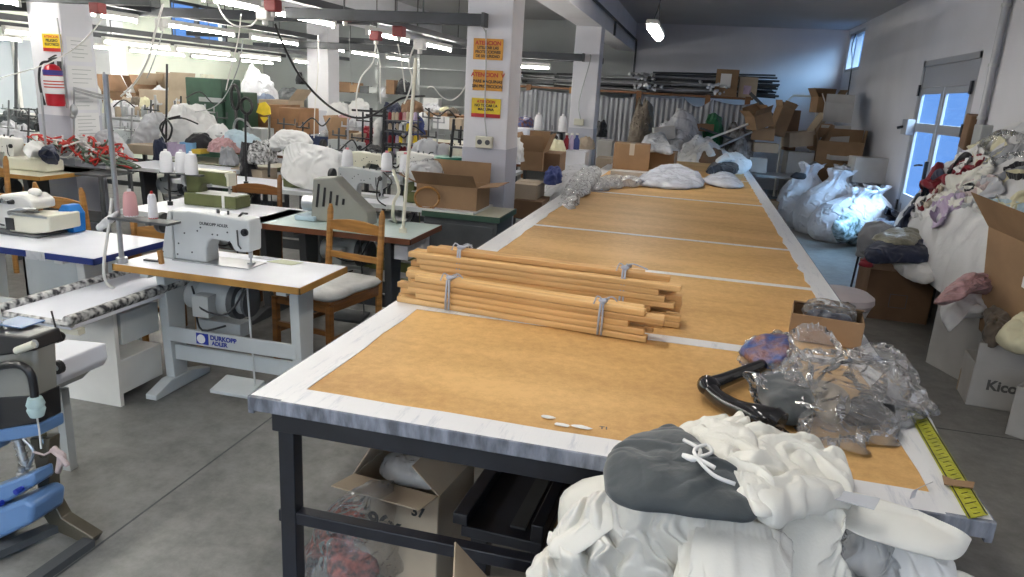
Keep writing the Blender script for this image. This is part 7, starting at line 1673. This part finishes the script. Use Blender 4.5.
# stands, arms and small machines that crowd the middle of the hall
def tstand(label, x, yb, yt, Y, m=blackp, bars=((.35, 9, 9), (.7, 6, 14)), r=.011, lean=1):
    b_ = GY(x, yb, Y); t_ = GY(x+lean, yt, Y); t = thing('thread_stand', label, 'stand', b_)
    MB().cyl((0, 0, 0), t_-b_, r, n=8).build('pole', m, t, smooth='auto')
    for f_, l_, r_ in bars:
        mb = MB()
        y = yb+(yt-yb)*f_; q = GY(x, y, Y)-b_; mb.bar(GY(x-l_, y-l_*.1, Y)-b_, GY(x+r_, y+r_*.1, Y)-b_, .05, .014)
        mb.cyl(GY(x-l_, y, Y)-b_, GY(x-l_, y-5, Y)-b_, .008, n=6).cyl(GY(x+r_, y, Y)-b_, GY(x+r_, y-5, Y)-b_, .008, n=6)
        mb.build('spool_arm', m, t)
S_ = [(131, 150, 108, 7.4, steel, 'thin grey stand left of the white draped pile'), (150, 154, 100, 7.5, dgrey, 'dark thin stand in the middle of the white draped pile'),
      (180, 150, 96, 8.0, blackp, 'black stand between the pile and green cabinet'), (204, 146, 104, 8.2, steel, 'grey stand in front of the green cabinet'),
      (216, 142, 112, 8.6, dgrey, 'short dark stand right of the green cabinet front'), (283, 150, 118, 8.0, dgrey, 'dark stand before the orange-brown cartons'),
      (302, 152, 122, 8.0, blackp, 'black stand left of the navy crate'), (338, 168, 128, 7.0, dgrey, 'dark thin stand beside the open carton and navy crate'),
      (347, 165, 118, 7.2, steel, 'grey stand with arms between crate and garment rail'), (362, 160, 112, 7.6, blackp, 'black stand just left of the garment rail'),
      (392, 168, 122, 7.0, blackp, 'black stand in front of the coloured spool shelf'), (428, 160, 108, 8.2, dgrey, 'dark stand between the grey covers and long board'),
      (437, 150, 116, 8.8, steel, 'grey thin stand under the long brown board'), (460, 150, 126, 8.0, blackp, 'short black stand near the signed pillar edge'),
      (120, 150, 100, 7.8, steel, 'grey stand at the left end of the spool rack'), (28, 150, 108, 7.0, dgrey, 'dark stand by the far left white machine'), (8, 150, 100, 7.0, steel, 'grey stand at the extreme left by the window'),
      (540, 150, 126, 10.2, dgrey, 'dark stand behind the open carton right of the pillar')]
for i, (x, yb, yt, Y, m_, lb) in enumerate(S_): tstand(lb, x, yb, yt, Y, m_, ((.45, 6+i % 5, 8), (.82, 5, 7+i % 6)))
def minimach(label, x, yb, Y, m_, s=.75, rz=0):
    t = lockstitch(label, GY(x, yb, Y), rz, m_, .40*s+.1, .27*s, .10, False)
minimach('small dark machine head left of the covered machine table', 330, 158, 7.2, mgrey)
minimach('small cream machine head behind the thread cones', 352, 172, 6.6, cream_e)
minimach('pale machine head under the coloured spool shelf', 398, 172, 6.7, white_e)
minimach('grey machine head in front of the fourth row cloth pile', 196, 150, 7.4, mgrey)
minimach('grey machine head below the spool rack', 118, 146, 7.7, lgrey)
minimach('olive machine head at the right end of the fourth row', 285, 160, 7.4, green_e)
wires = [((300, 128, 7), (312, 118, 7), (322, 126, 7), (330, 118, 7)), ((340, 150, 7), (352, 140, 7), (360, 150, 7), (372, 142, 7)), ((395, 128, 7.5), (404, 138, 7.5), (412, 126, 7.5), (424, 134, 7.5)), ((186, 98, 8), (200, 92, 8), (214, 104, 8), (226, 100, 8)), ((112, 108, 7.6), (124, 100, 7.6), (140, 110, 7.6), (154, 104, 7.6)), ((386, 158, 6.4), (396, 168, 6.4), (404, 160, 6.4), (410, 172, 6.4)), ((425, 108, 8), (438, 116, 8), (448, 110, 8), (456, 118, 8))]
for i, w_ in enumerate(wires): cable(['loose dark wire over the navy crate', 'loose dark wire behind the thread cones', 'loose dark wire across the spool shelf', 'loose dark wire in front of the green cabinet', 'loose dark wire over the spool rack', 'loose dark wire above the plastic-wrapped machine', 'loose dark wire under the brown wall board'][i], w_, .012, blackp)
tag(MB().span(-9.9, -8.1, 15.75, 16.88, GY(290, 99, 15.6).z-.04, GY(290, 99, 15.6).z).build('wall_ledge', mgrey), 'grey ledge on the far grey wall left of the middle pillar', 'shelf')
# ------------------------------------------------------------------ turn lettering into meshes
bpy.context.view_layer.update()
_dg = bpy.context.evaluated_depsgraph_get()
for o in [x for x in COL.objects if x.type == 'FONT']:
    me = bpy.data.meshes.new_from_object(o.evaluated_get(_dg)); nm = o.name.split('.')[0]
    me.materials.clear(); me.materials.append(o.data.materials[0])
    q = bpy.data.objects.new(nm, me); COL.objects.link(q); q.parent = o.parent; q.location = o.location; q.rotation_euler = o.rotation_euler
    bpy.data.objects.remove(o)
